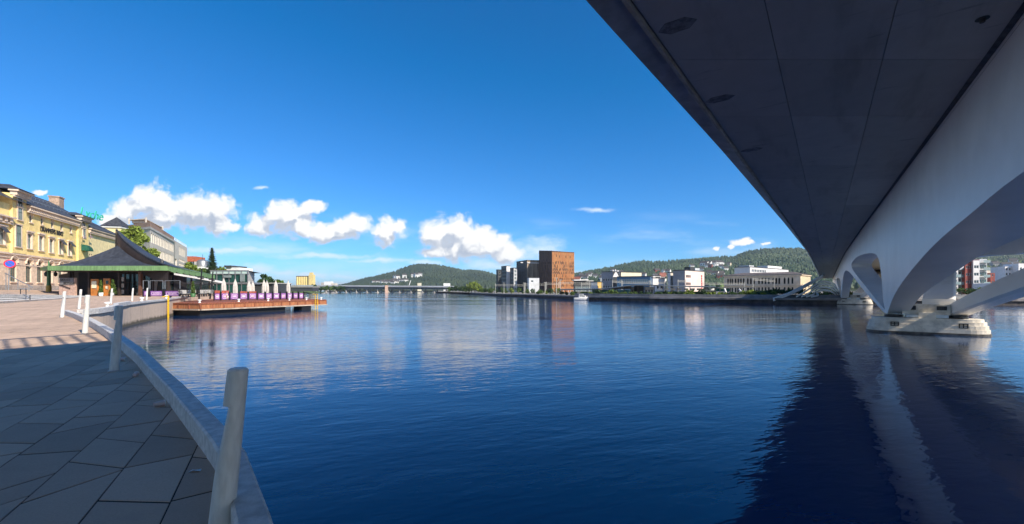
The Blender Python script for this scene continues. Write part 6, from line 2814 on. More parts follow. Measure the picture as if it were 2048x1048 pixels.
# stone customs house with round-headed windows
M_cust = pm('buff_stone', (0.66, 0.54, 0.41), 0.85, 0.06, 0.8, 0.1)
M_custr = pm('brown_slate', (0.13, 0.105, 0.09), 0.7, 0.12, 0.8, 0.2)


def cust_ops(L, H):
    o = []
    groups = [(0.035, 3), (0.165, 4), (0.34, 3), (0.52, 4), (0.715, 3), (0.88, 2)]
    us = [0.03, 0.065, 0.095, 0.145, 0.185, 0.225, 0.265, 0.325, 0.37, 0.415, 0.485, 0.53, 0.575, 0.62, 0.68, 0.72, 0.76, 0.83, 0.88, 0.93]
    for k, u in enumerate(us):
        for v0, h in ((1.2, 2.0), (4.4, 2.2), (H - 3.2, 2.2)):
            c = 0.8 + u * (L - 1.6)
            o.append((c - 0.30, c + 0.30, v0, v0 + h, True))
    return o


cu, g = block('customs_house', 'long buff stone building with rows of round-headed windows and low hipped roof', 1448, 1601, 1621, 158, 44, 549, M_cust, pm('buff_stone_sunny', (0.56, 0.45, 0.30), 0.85, 0.06, 0.8, 0.1), cust_ops, wg(3, 2, 0.9, 2.0, 2.4, 3.2, 0.4), M['dark'], M['glass'])  # sunlit end wall gets its own stone tone, light put into the colour
Lp, C, R, a, b_, Bk, zt = g
b = MB()
ce = (C + Lp + R + Bk) / 4
o_ = [ce + (p - ce) * 1.05 for p in (Lp, C, R, Bk)]
rl, rr_ = Lp.lerp(Bk, 0.5).lerp(C.lerp(R, 0.5), 0.16), Lp.lerp(Bk, 0.5).lerp(C.lerp(R, 0.5), 0.84)
zr = PZ(541.5, 158)
b.quad((o_[0].x, o_[0].y, zt + 0.2), (o_[1].x, o_[1].y, zt + 0.2), (rr_.x, rr_.y, zr), (rl.x, rl.y, zr))
b.poly([(o_[1].x, o_[1].y, zt + 0.2), (o_[2].x, o_[2].y, zt + 0.2), (rr_.x, rr_.y, zr)])
b.quad((o_[2].x, o_[2].y, zt + 0.2), (o_[3].x, o_[3].y, zt + 0.2), (rl.x, rl.y, zr), (rr_.x, rr_.y, zr))
b.poly([(o_[3].x, o_[3].y, zt + 0.2), (o_[0].x, o_[0].y, zt + 0.2), (rl.x, rl.y, zr)])
b.build('hipped_roof', M_custr, cu)
b = MB()
for z in (zt - 0.1, zt - 3.9):
    for P, Q in ((Lp, C), (C, R)):
        dd = (Q - P).normalized()
        nn = Vector((dd.y, -dd.x)) * 0.2
        b.beam((P.x + nn.x, P.y + nn.y, z), (Q.x + nn.x, Q.y + nn.y, z), 0.4, 0.35)
b.build('string_course', M_cust, cu)
# white modern building on the slope behind
wb, g = block('white_block', 'white modern block with roof penthouse above the stone building', 1469, 1500, 1577, 245, 38, 534, M_whitec, M_whitec, wg(3, 1, 2, 1.2, 9.5, 3), lambda L, H: [(2 + i * 2.2, 3.6 + i * 2.2, H - 2.6, H - 1.2) for i in range(9)], M['dark'], M['glassb'])
b = MB()
C, R = g[1], g[2]
q0, q1 = C.lerp(R, 0.48), C.lerp(R, 0.86)
b.prism([(q0.x, q0.y + 2), (q1.x, q1.y + 2), (q1.x - 3, q1.y + 8), (q0.x - 3, q0.y + 8)], PZ(534, 245), PZ(527.5, 245))
b.build('penthouse', M_whitec, wb)
b = MB()
q0, q1 = g[0].lerp(C, 0.25), g[0].lerp(C, 0.9)
b.prism([(q0.x + 1, q0.y + 1), (q1.x + 1, q1.y + 1), (q1.x + 6, q1.y + 5), (q0.x + 6, q0.y + 5)], PZ(534, 245), PZ(530, 245))
b.build('roof_house', M_pgrey, wb)

# ------------------------------------------------------------------ station canopies
M_can = pm('canopy_dark', (0.10, 0.11, 0.115), 0.5, 0.1, 0.5, 0)
cn = thing('station_canopy', 'long thin wavy platform canopy on slim posts along the far shore', 'canopy', (40, 140, ZL))
cl = [(1120, 579, 158), (1150, 578.5, 152), (1200, 577.5, 146), (1235, 574, 142), (1262, 570.5, 140), (1290, 569.5, 138), (1330, 571, 136), (1380, 572.5, 134), (1430, 573, 132)]
pts = smooth_poly([P3(*c) for c in cl], 4)
b = MB()
b.grid([pts, [(p[0] * 1.05, p[1] * 1.05, p[2] + 0.2) for p in pts]], 0, False)
b.grid([[(p[0], p[1], p[2] - 0.28) for p in pts], pts], 0, False)
b.grid([[(p[0] * 1.05, p[1] * 1.05, p[2] - 0.08) for p in pts], [(p[0], p[1], p[2] - 0.28) for p in pts]], 0, False)
b.build('roof', M_can, cn)
for k in range(0, len(pts), 2):
    b = MB()
    p = pts[k]
    b.tube((p[0] * 1.01, p[1] * 1.01, ZL), (p[0] * 1.01, p[1] * 1.01, p[2] - 0.1), 0.10, n=6)
    b.build('post', M['dark'], cn)
b = MB()
q = [P3(px, 580, d) for px, d in ((1184, 150), (1222, 147), (1262, 144))]
for a, c in zip(q[:-1], q[1:]):
    b.quad((a[0], a[1], ZL), (c[0], c[1], ZL), (c[0], c[1], PZ(579.5, 146)), (a[0], a[1], PZ(579.5, 146)))
b.build('glass_screen', glass_mat('teal_glass', (0.03, 0.16, 0.20), 0.1), cn)
b = MB()
q = [P3(px, 580, d) for px, d in ((1224, 150), (1262, 147))]
b.quad((q[0][0], q[0][1], PZ(578, 148)), (q[1][0], q[1][1], PZ(578, 148)), (q[1][0], q[1][1], PZ(571.5, 148)), (q[0][0], q[0][1], PZ(575, 148)))
b.build('brown_panel', M_brown, cn)
b = MB()
b.prism(rect((PX(1275, 143), 143), PX(1288, 143) - PX(1275, 143), 3, 0.1), ZL, PZ(571.5, 143))
b.build('dark_cabin', M_anth, cn)
b = MB()
q = [P3(px, 580, d) for px, d in ((1310, 140), (1432, 136))]
b.quad((q[0][0], q[0][1], ZL), (q[1][0], q[1][1], ZL), (q[1][0], q[1][1], PZ(583, 138)), (q[0][0], q[0][1], PZ(583, 138)))
b.build('back_wall', M['dark'], cn)
for k in range(9):
    b = MB()
    px = 1320 + k * 13
    b.box((PX(px, 138), 138, PZ(578.5, 138)), (1.5, 0.12, 0.6), 0.1)
    b.build('light_panel', M_whitec, cn)
# two white shelters' glass halls
for (pa_, pb_, d, lab) in ((1262, 1276, 146, 'white-walled platform shelter left of the dark cabin'), (1289, 1308, 142, 'glazed platform shelter right of the dark cabin')):
    t = thing('platform_shelter', lab, 'shelter', P3((pa_ + pb_) / 2, 590, d), 'platform shelters')
    b = MB()
    pr_ = rect((PX(pa_, d), d), PX(pb_, d) - PX(pa_, d), 3, 0.1)
    facade(b, t, pr_[0], pr_[1], ZL, PZ(574, d), wg(3, 1, 0.5, 1.0, 0.9, 2, 0.1)(PX(pb_, d) - PX(pa_, d), 3), M['dark'], M['glassl'], 0.1)
    plain_wall(b, pr_[1], pr_[2], ZL, PZ(574, d))
    b.build('wall', M_whitec, t)
c2 = thing('station_canopy', 'low teal-roofed platform canopy with a slanted white strut before the stone building', 'canopy', (62, 125, ZL))
b = MB()
pr_ = rect((PX(1436, 128), 128), PX(1516, 126) - PX(1436, 128), 5, 0.0)
b.prism(pr_, PZ(575.5, 128), PZ(574, 128))
b.build('roof', M_can, c2)
b = MB()
b.prism(rect((PX(1436, 129), 130), PX(1470, 126) - PX(1436, 128), 0.2, 0.0), PZ(583, 128), PZ(577, 128))
b.build('teal_screen', glass_mat('dark_teal_glass', (0.01, 0.10, 0.10), 0.15), c2)
b = MB()
b.beam(P3(1449, 577, 126), P3(1454, 590, 125), 0.35, 0.35)
b.beam(P3(1478, 578, 126), P3(1486, 587, 125), 0.35, 0.35)
b.beam(P3(1486, 587, 125), P3(1480, 590, 125), 0.35, 0.35)
b.build('strut', M_whitec, c2)
for px in (1440, 1460, 1475, 1498, 1514):
    b = MB()
    b.tube((PX(px, 127), 127, ZL), (PX(px, 127), 127, PZ(575, 127)), 0.12, n=6)
    b.build('post', M['dark'], c2)

# overhead line gantries along the railway
M_gan = pm('gantry_pale', (0.46, 0.45, 0.40), 0.6, 0.05, 1, 0)
gan = [(990, 1050, 569, 215), (1050, 1092, 567.5, 205), (1092, 1118, 566, 198), (1118, 1180, 565, 190), (1162, 1206, 567, 184), (1224, 1244, 562, 176), (1244, 1330, 564, 170), (1355, 1372, 561, 165), (1405, 1490, 566, 160), (1505, 1549, 557, 150)]
for i, (pa_, pb_, y, d) in enumerate(gan):
    t = thing('line_gantry', 'pale overhead line gantry, number %s from the left along the railway' % ['one', 'two', 'three', 'four', 'five', 'six', 'seven', 'eight', 'nine', 'ten'][i], 'gantry', P3(pa_, 585, d), 'overhead line gantries')
    b = MB()
    for dy_ in (0, 2.6):
        b.beam(P3(pa_, y + dy_, d), P3(pb_, y + dy_ + (4 if i == 9 else 0.5), d), 0.06, 0.11)
    for k in range(9):
        px = pa_ + (pb_ - pa_) * k / 8
        dd = (4 * k / 8 if i == 9 else 0)
        b.beam(P3(px, y + dd, d), P3(px + (pb_ - pa_) / 16, y + 2.6 + dd, d), 0.04, 0.04)
    b.build('truss', M_gan, t)
    for px in (pa_ + 1, pb_ - 1):
        b = MB()
        b.tube((PX(px, d), d, ZL), (PX(px, d), d, PZ(y - 2.5, d)), 0.12, 0.08, 6)
        b.build('mast', M_gan, t)
for i, (px, y0, d, lab) in enumerate(((1113, 556, 170, 'tall pale lamp mast standing before the orange hotel'), (1121, 560, 178, 'pale mast just right of the tallest one before the hotel'), (1090, 565, 180, 'white lamp mast at the hotel corner'), (1008, 566, 205, 'pale lamp mast before the dark offices'), (1048, 566, 200, 'pale lamp mast before the black-fronted tower'), (1300, 562, 150, 'thin mast before the white annex'))):
    t = thing('lamp_mast', lab, 'mast', (PX(px, d), d, ZL))
    b = MB()
    b.tube((PX(px, d), d, ZL), (PX(px, d), d, PZ(y0, d)), 0.15, 0.09, 7)
    b.build('pole', M_gan, t)
    b = MB()
    b.box((PX(px, d), d, PZ(y0, d)), (1.0, 0.3, 0.2))
    b.build('lamp_head', M_gan, t)

# motor boat moored at the far quay
bt = thing('motor_boat', 'white cabin motor boat moored at the far quay below the hotel', 'boat', P3(1164, 600, 131))
bx0, bx1, by = PX(1148, 131), PX(1180, 131), 131.0
Lb = bx1 - bx0
b = MB()
rows = []
for k in range(11):
    s = k / 10
    w = 0.85 * math.sin(min(1, (1 - s) * 1.9 + 0.05) * math.pi / 2) if s > 0.3 else 0.85
    x = bx0 + Lb * s
    zd = 0.75 + 0.35 * s
    ins = 0.0
    rows.append([(x + 0.25 * s, by - w, zd), (x, by - w * 0.9, 0.3), (x - 0.1 * s, by - w * 0.4, -0.15), (x - 0.1 * s, by + w * 0.4, -0.15), (x, by + w * 0.9, 0.3), (x + 0.25 * s, by + w, zd)])
b.grid(rows, 0, True)
b.poly(rows[0])
b.poly([r[0] for r in rows] + [r[-1] for r in rows][::-1])
b.build('hull', M['white'], bt)
b = MB()
b.prism([(bx0 + Lb * 0.30, by - 0.6), (bx0 + Lb * 0.72, by - 0.45), (bx0 + Lb * 0.72, by + 0.45), (bx0 + Lb * 0.30, by + 0.6)], 0.9, 1.45)
cb = b.build('cabin', M['white'], bt)
b = MB()
b.box((bx0 + Lb * 0.5, by - 0.56, 1.25), (Lb * 0.34, 0.12, 0.24))
b.build('window', M['glass'], cb)
b = MB()
b.prism([(bx0 + Lb * 0.28, by - 0.6), (bx0 + Lb * 0.6, by - 0.5), (bx0 + Lb * 0.6, by + 0.5), (bx0 + Lb * 0.28, by + 0.6)], 1.75, 1.85)
for k in (0.32, 0.57):
    b.beam((bx0 + Lb * k, by - 0.5, 1.4), (bx0 + Lb * k, by - 0.5, 1.8), 0.06, 0.06)
b.build('hard_top', M['white'], bt)

# ------------------------------------------------------------------ swooping stair ramp at the far bridge head
M_ramp = pm('ramp_white', (0.64, 0.66, 0.66), 0.5, 0.05, 0.8, 0)
rp = thing('bridge_ramp', 'pale stair ramp of nested arched ribbons at the far end of the bridge', 'stairs', P3(1600, 598, 100))


def ribbon(px_pts, d0, d1, th, dep, mat, nm):
    n_ = len(px_pts)
    pts = smooth_poly([P3(px, py, d0 + (d1 - d0) * k / (n_ - 1)) for k, (px, py) in enumerate(px_pts)], 4)
    b = MB()
    f0 = pts
    f1 = [(p[0], p[1], p[2] - th) for p in pts]
    g0 = [(p[0] + 0.6, p[1] + dep, p[2]) for p in pts]
    g1 = [(p[0] + 0.6, p[1] + dep, p[2] - th) for p in pts]
    b.grid([f1, f0], 0, False)
    b.grid([f0, g0], 0, False)
    b.grid([g1, f1], 0, False)
    b.grid([g0, g1], 0, False)
    return b.build(nm, mat, rp)


ribbon([(1546, 596), (1575, 586), (1605, 572), (1630, 558), (1646, 549)], 97, 104, 0.75, 1.2, M_ramp, 'ramp')
ribbon([(1556, 593.5), (1582, 582), (1610, 568), (1632, 556), (1646, 547)], 98.5, 105, 0.5, 0.2, M['glassl'], 'balustrade')
for k, (dy_, x0, x1) in enumerate(((0, 1592, 1690), (5.5, 1602, 1686), (11, 1612, 1682), (17, 1622, 1678))):
    ribbon([(x0, 592), (x0 + 16, 583 + dy_ * 0.3), (1632, 567 + dy_), (1644, 561.5 + dy_), (1658, 562.5 + dy_), (1670, 569 + dy_), (x1, 596)], 98, 101, 0.42, 0.9, M_ramp, 'ribbon')

# ------------------------------------------------------------------ flats seen under the bridge on the right
def flat(lab, pa_, pb_, d, ytop, mat, nu, nv, w, h, pane, fr=None, balc=False, vs=2.9, v0=1.6):
    t = thing('apartment_block', lab, 'building', P3((pa_ + pb_) / 2, 590, d))
    A, B = (PX(pa_, d), d), (PX(pb_, d), d)
    # front turned a little towards the river
    B = (B[0] + 0.0, d + 0.0)
    zt = PZ(ytop, d)
    L = B[0] - A[0]
    b = MB()
    facade(b, t, A, B, ZL, zt, [o for o in wg(nu, nv, w, h, v0, vs, 0.25)(L, zt - ZL)], fr or M['wwhite'], pane, 0.2, cols=1, rows=1)
    plain_wall(b, B, (B[0] + 5, d + 12), ZL, zt)
    plain_wall(b, (A[0] + 5, d + 12), A, ZL, zt)
    b.poly([(A[0], d, zt), (B[0], d, zt), (B[0] + 5, d + 12, zt), (A[0] + 5, d + 12, zt)])
    b.build('wall', mat, t)
    if balc:
        for j in range(nv):
            b = MB()
            z = ZL + v0 + j * vs - 0.5
            if z > zt - 1:
                continue
            b.box(((A[0] + B[0]) / 2, d - 0.7, z), (L - 0.3, 1.3, 0.16))
            b.box(((A[0] + B[0]) / 2, d - 1.35, z + 0.55), (L - 0.3, 0.06, 1.0))
            b.build('balcony', M['glassl'], t)


flat('white block of flats at the left end of the row under the bridge', 1896, 1904, 172, 520, M_whitec, 1, 9, 0.9, 1.3, M['glass'])
flat('white-framed glassy flats second from the left under the bridge', 1904, 1916, 170, 512, M_whitec, 2, 9, 0.8, 1.5, M['glassl'], balc=True)
flat('green-glazed flats with balconies left of the brick tower', 1916.2, 1930, 171, 500, M_pgrey, 2, 9, 1.0, 1.8, M['glassg'], balc=True)
flat('dark red brick tower of flats seen under the bridge', 1930.2, 1946.5, 169, 494, M_redb, 3, 10, 0.7, 1.1, M['glass'])
flat('white flats with black corner windows right of the brick tower', 1946.7, 1959, 168, 521, M_whitec, 2, 6, 0.85, 1.2, M['glass'])
flat('glazed balcony flats beside the white ones', 1959.2, 1974, 172, 518, M_pgrey, 3, 6, 0.8, 1.7, M['glassg'], balc=True)
flat('low glassy flats with a pointed top near the small brick house', 1974.2, 1981, 178, 541, M_stonew, 1, 5, 1.0, 1.5, M['glassb'], balc=True)
flat('small dark red brick house right of the balcony flats', 1981.2, 1990, 176, 546, M_redb, 1, 3, 0.6, 1.0, M['glass'])
flat('white flats on the slope at the right, left of two', 2010, 2024, 250, 533, M_whitec, 2, 6, 1.1, 1.5, M['glass'])
flat('glass-fronted flats between the two white blocks on the slope', 2024.2, 2037, 258, 531, M_pgrey, 2, 6, 1.4, 1.6, M['glassl'], balc=True)
flat('white flats on the slope at the picture edge', 2037.2, 2062, 245, 527, M_whitec, 3, 6, 1.1, 1.5, M['glass'])
flat('long low white waterfront row below the flats on the right', 1990.5, 2036, 150, 566, M_whitec, 9, 1, 0.6, 1.0, M['glassl'], v0=1.2)


# ================================================================== hills
def hill_mesh(name, ridge, d_foot, d_ridge, mat, seed, nrow=16, z_foot=2.0):
    g = np.random.default_rng(seed)
    pxs = np.arange(ridge[0][0], ridge[-1][0] + 1, 6.0)
    ys = np.interp(pxs, [r[0] for r in ridge], [r[1] for r in ridge])
    # small bumps of the crest
    bump = np.convolve(g.normal(size=len(pxs) + 8), np.ones(5) / 5, 'same')[4:-4]
    rows = []
    P = np.zeros((nrow, len(pxs), 3))
    for i in range(nrow):
        t = i / (nrow - 1)
        d = d_foot + (d_ridge - d_foot) * t
        zr = E + (HZ - ys) / F * d_ridge
        z = z_foot + (zr - z_foot) * (0.15 * t + 0.85 * t ** 1.25) + bump * 3.0 * math.sin(math.pi * min(1, t)) * 0.5
        x = (pxs - CX) / F * d
        P[i, :, 0], P[i, :, 1], P[i, :, 2] = x, d, z
    mb = MB()
    mb.grid([[tuple(p) for p in r] for r in P] + [[(p[0] * 1.3, p[1] * 1.3, 0) for p in P[-1]]], 0, True)
    mb.build(name, mat, kind='structure')
    return P


def scatter(P, n, seed, tmin=0.0, tmax=1.0):
    g = np.random.default_rng(seed)
    r = tmin + (tmax - tmin) * g.random(n)
    i = r * (P.shape[0] - 1.001)
    j = g.random(n) * (P.shape[1] - 1.001)
    i0, j0 = i.astype(int), j.astype(int)
    fi, fj = (i - i0)[:, None], (j - j0)[:, None]
    return (P[i0, j0] * (1 - fi) * (1 - fj) + P[i0 + 1, j0] * fi * (1 - fj) + P[i0, j0 + 1] * (1 - fi) * fj + P[i0 + 1, j0 + 1] * fi * fj), j / (P.shape[1] - 1)


def forest(name, label, pos, h, r, mat, seed):
    """many small tapering trees as one wood"""
    g = np.random.default_rng(seed)
    n = len(pos)
    k = 5
    hh = h * (0.7 + 0.6 * g.random(n))
    rr_ = r * (0.7 + 0.6 * g.random(n))
    a0 = g.random(n) * math.tau
    v = np.zeros((n, k * 2 + 1, 3))
    for i in range(k):
        a = a0 + i * math.tau / k
        j = 0.8 + 0.4 * g.random(n)
        v[:, i] = pos + np.stack([np.cos(a) * rr_ * j, np.sin(a) * rr_ * j, hh * 0.12], 1)
        j = 0.55 + 0.3 * g.random(n)
        v[:, k + i] = pos + np.stack([np.cos(a + .5) * rr_ * j, np.sin(a + .5) * rr_ * j, hh * 0.6], 1)
    v[:, 2 * k] = pos + np.stack([0 * hh, 0 * hh, hh], 1)
    tri = []
    for i in range(k):
        j = (i + 1) % k
        tri += [(i, j, k + i), (j, k + j, k + i), (k + i, k + j, 2 * k)]
    tri = np.array(tri)
    f = (tri[None] + (np.arange(n) * (2 * k + 1))[:, None, None]).reshape(-1, 3)
    me = bpy.data.meshes.new(name)
    me.vertices.add(n * (2 * k + 1))
    me.vertices.foreach_set('co', v.astype(np.float32).ravel())
    me.loops.add(len(f) * 3)
    me.loops.foreach_set('vertex_index', f.astype(np.int32).ravel())
    me.polygons.add(len(f))
    me.polygons.foreach_set('loop_start', np.arange(0, len(f) * 3, 3, dtype=np.int32))
    me.materials.append(mat)
    me.update(calc_edges=True)
    o = bpy.data.objects.new(name, me)
    COL.objects.link(o)
    tag(o, label, 'forest', kind='stuff')
    return o


M_hill = pm('hill_ground', (0.045, 0.065, 0.03), 0.95, 0.3, 0.02, 0.0, big=0.3)
M_for1 = leaf_mat('far_forest', (0.020, 0.038, 0.027), (0.058, 0.085, 0.046), 0.006)
M_for2 = leaf_mat('slope_forest', (0.020, 0.048, 0.034), (0.082, 0.118, 0.062), 0.008)
M_for3 = leaf_mat('leafy_slope', (0.06, 0.11, 0.035), (0.20, 0.26, 0.07))

RC = [(650, 580), (690, 573), (720, 563), (760, 554), (790, 546), (815, 536), (830, 532.5), (850, 531), (870, 533), (890, 536), (910, 540), (925, 544), (940, 543.5), (960, 544.5), (975, 548), (995, 554), (1020, 560), (1060, 566)]
PC1 = hill_mesh('hill', RC, 950, 1700, M_hill, 3)
pos, _ = scatter(PC1, 9000, 5, 0.05, 1.0)
forest('hill_forest', 'dense dark green wood covering the hill beyond the motorway bridge', pos, 10.5, 4.2, M_for1, 6)
RR = [(1080, 566), (1120, 557), (1150, 551), (1200, 542), (1250, 531), (1275, 527), (1290, 525.5), (1305, 528), (1340, 525), (1380, 522.5), (1400, 521), (1425, 518), (1470, 516), (1485, 510), (1500, 505), (1520, 502), (1545, 500.5), (1580, 500), (1615, 501), (1650, 505),
      (1700, 512), (1780, 515), (1850, 512), (1900, 509), (1960, 505), (2048, 500), (2150, 498), (2300, 505)]
PR1 = hill_mesh('hill', RR, 420, 1250, M_hill, 8, nrow=22)
pos, jf = scatter(PR1, 21000, 9, 0.03, 1.0)
forest('hillside_forest', 'wooded green hillside rising behind the far shore buildings', pos, 8.5, 3.4, M_for2, 10)
pos, jf = scatter(PR1, 2600, 19, 0.02, 0.5)
pos = pos[jf < 0.35]
forest('garden_trees', 'lighter garden trees between the houses on the lower hillside', pos, 6.5, 3.4, M_for3, 12)
pos, jf = scatter(PR1, 3000, 29, 0.02, 0.6)
pos = pos[jf > 0.62]
forest('garden_trees', 'yellow-green leafy wood on the slope right of the bridge', pos, 8, 4, M_for3, 13)

# ------------------------------------------------------------------ houses on the slopes
HM = {}


def house_mesh(w, d, h, wall, roof, key):
    if key in HM:
        return HM[key]
    b = MB()
    for A, B in (((-w / 2, -d / 2), (w / 2, -d / 2)), ((w / 2, -d / 2), (w / 2, d / 2)), ((w / 2, d / 2), (-w / 2, d / 2)), ((-w / 2, d / 2), (-w / 2, -d / 2))):
        plain_wall(b, A, B, -3, h)
    rh = 0.45 * d
    b.quad((-w / 2 - .4, -d / 2 - .5, h - .2), (w / 2 + .4, -d / 2 - .5, h - .2), (w / 2 + .4, 0, h + rh), (-w / 2 - .4, 0, h + rh), 1)
    b.quad((w / 2 + .4, d / 2 + .5, h - .2), (-w / 2 - .4, d / 2 + .5, h - .2), (-w / 2 - .4, 0, h + rh), (w / 2 + .4, 0, h + rh), 1)
    for s in (-1, 1):
        b.poly([(s * w / 2, -d / 2, h), (s * w / 2, d / 2, h), (s * w / 2, 0, h + rh)])
    for i in range(3):
        b.box((-w / 2 + w * (i + 0.5) / 3, -d / 2 - 0.02, h * 0.55), (w * 0.14, 0.06, h * 0.3), 0, 2)
    HM[key] = b.mesh('house', [wall, roof, M['glass']])
    return HM[key]


M_hw = [M['white'], pm('house_cream', (0.62, 0.55, 0.42), 0.8, 0.05, 0.5, 0), pm('house_grey', (0.40, 0.40, 0.40), 0.8, 0.05, 0.5, 0), pm('house_red', (0.32, 0.09, 0.07), 0.8, 0.05, 0.5, 0), pm('house_ochre', (0.50, 0.34, 0.15), 0.8, 0.05, 0.5, 0)]
M_hr = [pm('roof_dark', (0.07, 0.065, 0.065), 0.8, 0.1, 0.5, 0), pm('roof_red', (0.25, 0.09, 0.06), 0.8, 0.1, 0.5, 0)]


def on_hill(P, px, t):
    i = t * (P.shape[0] - 1.001)
    i0 = int(i)
    fi = i - i0
    pxs = P[0, :, 0] / P[0, :, 1] * F + CX
    row = P[i0] * (1 - fi) + P[i0 + 1] * fi
    return np.array([np.interp(px, pxs, row[:, c]) for c in range(3)])


rr = random.Random(42)


def put_house(P, px, t, w, d, h, wall, roof, label, group, lift=3.0):
    q = on_hill(P, px, t)
    me = house_mesh(w, d, h, M_hw[wall], M_hr[roof], (w, d, h, wall, roof))
    o = bpy.data.objects.new('hill_house', me)
    COL.objects.link(o)
    o.location = (q[0], q[1], q[2] + lift)
    o.rotation_euler = (0, 0, -math.atan2(q[0], q[1]) + rr.uniform(-0.5, 0.7))
    tag(o, label, 'house', group)


# terraced white flats on the central hill
for px, t in ((748, .30), (752, .31), (757, .30), (762, .26), (766, .23), (768, .28), (772, .27), (774, .22), (780, .25), (783, .21), (786, .28), (789, .31), (791, .22), (795, .26), (800, .26), (803, .25), (808, .24), (812, .23), (793, .18), (786, .16)):
    put_house(PC1, px, t, 11, 8, 7, 0, 0, 'white terraced flats in the cluster on the central hill', 'white flats on the central hill', 6)
for px, t in ((791, .44), (795, .42), (809, .42), (827, .40), (832, .38), (840, .42)):
    put_house(PC1, px, t, 12, 9, 8, 0, 0, 'lone white house higher on the central hill', 'upper houses on the central hill', 8)
for i in range(48):
    px = rr.choice((rr.uniform(1150, 1340), rr.uniform(1150, 1230), rr.uniform(1330, 1460)))
    t = abs(rr.gauss(0.0, 0.26)) + 0.14
    if t > 0.62:
        continue
    wc, rc = rr.choice((0, 0, 0, 0, 1, 1, 2, 3)), rr.choice((0, 0, 0, 1))
    where = 'right behind the orange hotel' if px < 1200 else 'above the grey warehouse' if px < 1260 else 'above the blue building' if px < 1335 else 'above the pink office' if px < 1410 else 'left of the stone building'
    put_house(PR1, px, t, rr.choice((7, 8, 10)), 7, rr.choice((4, 5)), wc, rc, 'small %s house with %s roof on the hillside %s' % (('white', 'cream', 'grey', 'red')[wc], ('dark', 'red')[rc], where), 'houses on the right hillside', 6)
for i in range(22):
    px = rr.uniform(1985, 2060)
    put_house(PR1, px, rr.uniform(0.05, 0.45), rr.choice((9, 11)), 8, 6, rr.choice((0, 1, 2)), 0, 'small house on the wooded slope right of the bridge', 'houses right of the bridge', 5)
# long white flats line on the right hill
for px in (1409, 1416, 1423, 1430, 1437):
    put_house(PR1, px, 0.52, 14, 8, 7, 0, 0, 'white row house in the short line high on the right hillside', 'row houses high on the hillside', 7)

tb1 = thing('tower_block', 'pale yellow tower block behind the motorway bridge', 'building', P3(839, 578, 760))
mb = MB()
mb.prism(rect((PX(835, 760), 760), PX(842, 760) - PX(835, 760), 8, 0.1), 1, PZ(566, 760))
mb.build('wall', pm('pale_yellow', (0.74, 0.68, 0.50), 0.8, 0.04, 0.3, 0), tb1)
tb2 = thing('tower_block', 'white slab block among the trees right of the motorway bridge', 'building', P3(893, 578, 700))
mb = MB()
mb.prism(rect((PX(887, 700), 700), PX(900, 700) - PX(887, 700), 8, 0.1), 1, PZ(566.5, 700))
mb.build('wall', M['white'], tb2)
crn = thing('tower_crane', 'thin pale crane jib leaning behind the motorway bridge', 'crane', P3(816, 576, 700))
mb = MB()
mb.beam(P3(816, 577, 700), P3(821.5, 561, 700), 0.9, 0.9)
mb.build('jib', M['white'], crn)

# ------------------------------------------------------------------ trees and bushes on the far shore
rr = random.Random(9)
specs = [(898, 390, 574, 3.0, 'leaf'), (906, 375, 571.5, 2.6, 'leafd'), (912, 368, 571, 2.6, 'leafd'), (918, 360, 572, 2.4, 'leafd'), (925, 352, 571.5, 2.4, 'leafd'), (931, 345, 573, 2.5, 'leaf'), (937, 335, 572, 2.6, 'leaf'),
         (943, 325, 563, 4.2, 'leafy'), (950, 318, 562, 4.6, 'leafy'), (957, 312, 567, 3.4, 'leafy'), (963, 300, 576, 2.4, 'leaf'), (972, 285, 577, 2.2, 'leafd'), (980, 270, 578, 2.0, 'leaf')]
for i, (px, d, y, r, m) in enumerate(specs):
    lab = {'leaf': 'green tree on the bank right of the motorway bridge', 'leafd': 'dark upright tree in the clump right of the motorway bridge', 'leafy': 'broad yellow-green willow on the bank before the hill'}[m]
    tree('bank_tree', lab, (PX(px, d), d, 1.0), PZ(y, d) - 1.0, r, M[m], 200 + i, 420, 0.34, 0.1, 'trees on the bank right of the motorway bridge')
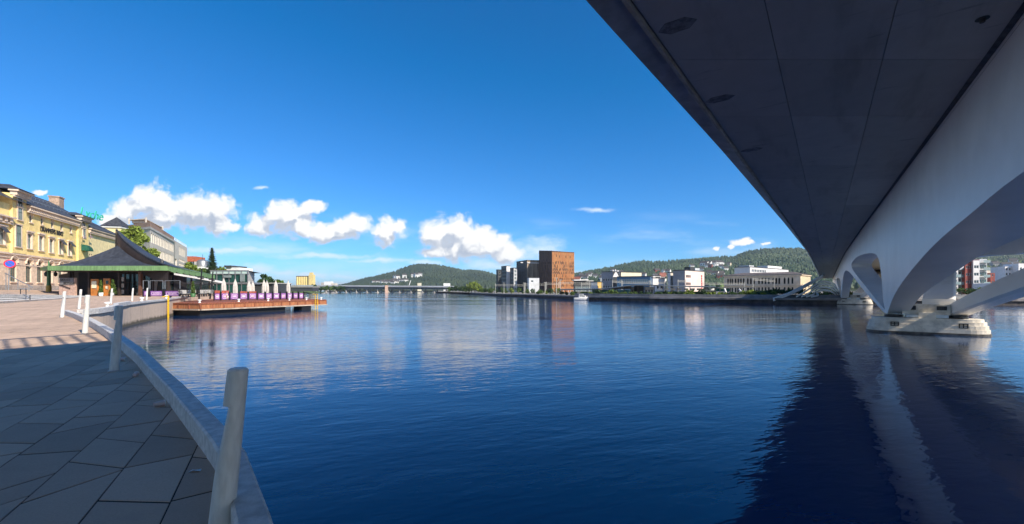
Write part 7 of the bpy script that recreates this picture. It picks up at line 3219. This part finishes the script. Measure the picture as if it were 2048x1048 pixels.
for i in range(58):
    px = 985 + i * 9.9 + rr.uniform(-3, 3)
    k = float(np.interp(px, [p[0] for p in SHP], [p[1] for p in SHP]))
    d = k * (1.05 + 0.10 * rr.random())
    top = rr.uniform(579, 588) if px > 1130 else rr.uniform(574, 583)
    h = max(1.2, PZ(top, d) - 1.3)
    m = rr.choice(('leaf', 'leafd', 'leafd', 'leaf', 'leafy'))
    reg = ('below the dark offices', 'below the orange hotel', 'before the station canopy', 'before the stone building')[0 if px < 1075 else 1 if px < 1180 else 2 if px < 1430 else 3]
    tree('shrub', 'leafy shrub on the far quay ' + reg, (PX(px, d), d, 1.3), h, min(2.4, h * 0.75), M[m], 300 + i, 240, 0.17, 0.05, 'shrubs on the far quay ' + reg, 'shrub')
for i, (px, d, y, r) in enumerate(((1665, 104, 582, 2.2), (1690, 104, 584, 2.0), (1735, 100, 584, 2.2), (1755, 100, 586, 1.8), (1640, 106, 586, 2.0), (1624, 106, 587, 1.8))):
    tree('shrub', 'leafy bush on the far shore beside the bridge head', (PX(px, d), d, 1.3), PZ(y, d) - 1.2, r, M['leafy'] if i % 2 else M['leaf'], 400 + i, 420, 0.16, 0.05, 'bushes by the bridge head', 'shrub')
for i in range(9):
    px = 1500 + i * 13
    d = 118
    tree('street_tree', 'slim street tree before the stone building', (PX(px, d), d, 1.3), PZ(579 + rr.uniform(-3, 2), d) - 1.3, 1.1, M['leafd'], 420 + i, 260, 0.16, 0.3, 'street trees before the stone building')
for i in range(8):
    px = 1902 + i * 19 + rr.uniform(-3, 3)
    d = 130 + rr.uniform(-6, 10)
    tree('street_tree', 'small leafy tree before the flats under the bridge', (PX(px, d), d, 1.3), PZ(577 + rr.uniform(-4, 3), d) - 1.3, 1.5, M['leaf'], 440 + i, 300, 0.18, 0.2, 'trees before the flats')


# ================================================================== the air
hz_m = bpy.data.materials.new('air_haze')
hz_m.use_nodes = True
nt = hz_m.node_tree
nt.nodes.clear()
pv = nt.nodes.new('ShaderNodeVolumePrincipled')
pv.inputs['Color'].default_value = (0.82, 0.90, 1.0, 1)
pv.inputs['Density'].default_value = 0.00011
pv.inputs['Anisotropy'].default_value = 0.2
mo = nt.nodes.new('ShaderNodeOutputMaterial')
nt.links.new(pv.outputs[0], mo.inputs['Volume'])
mb = MB()
mb.box((0, 5300, 69), (14000, 11800, 146))
mb.build('haze', hz_m, kind='stuff', label='thin pale summer haze over the river and hills', cat='haze')
print('objects', len(bpy.data.objects))
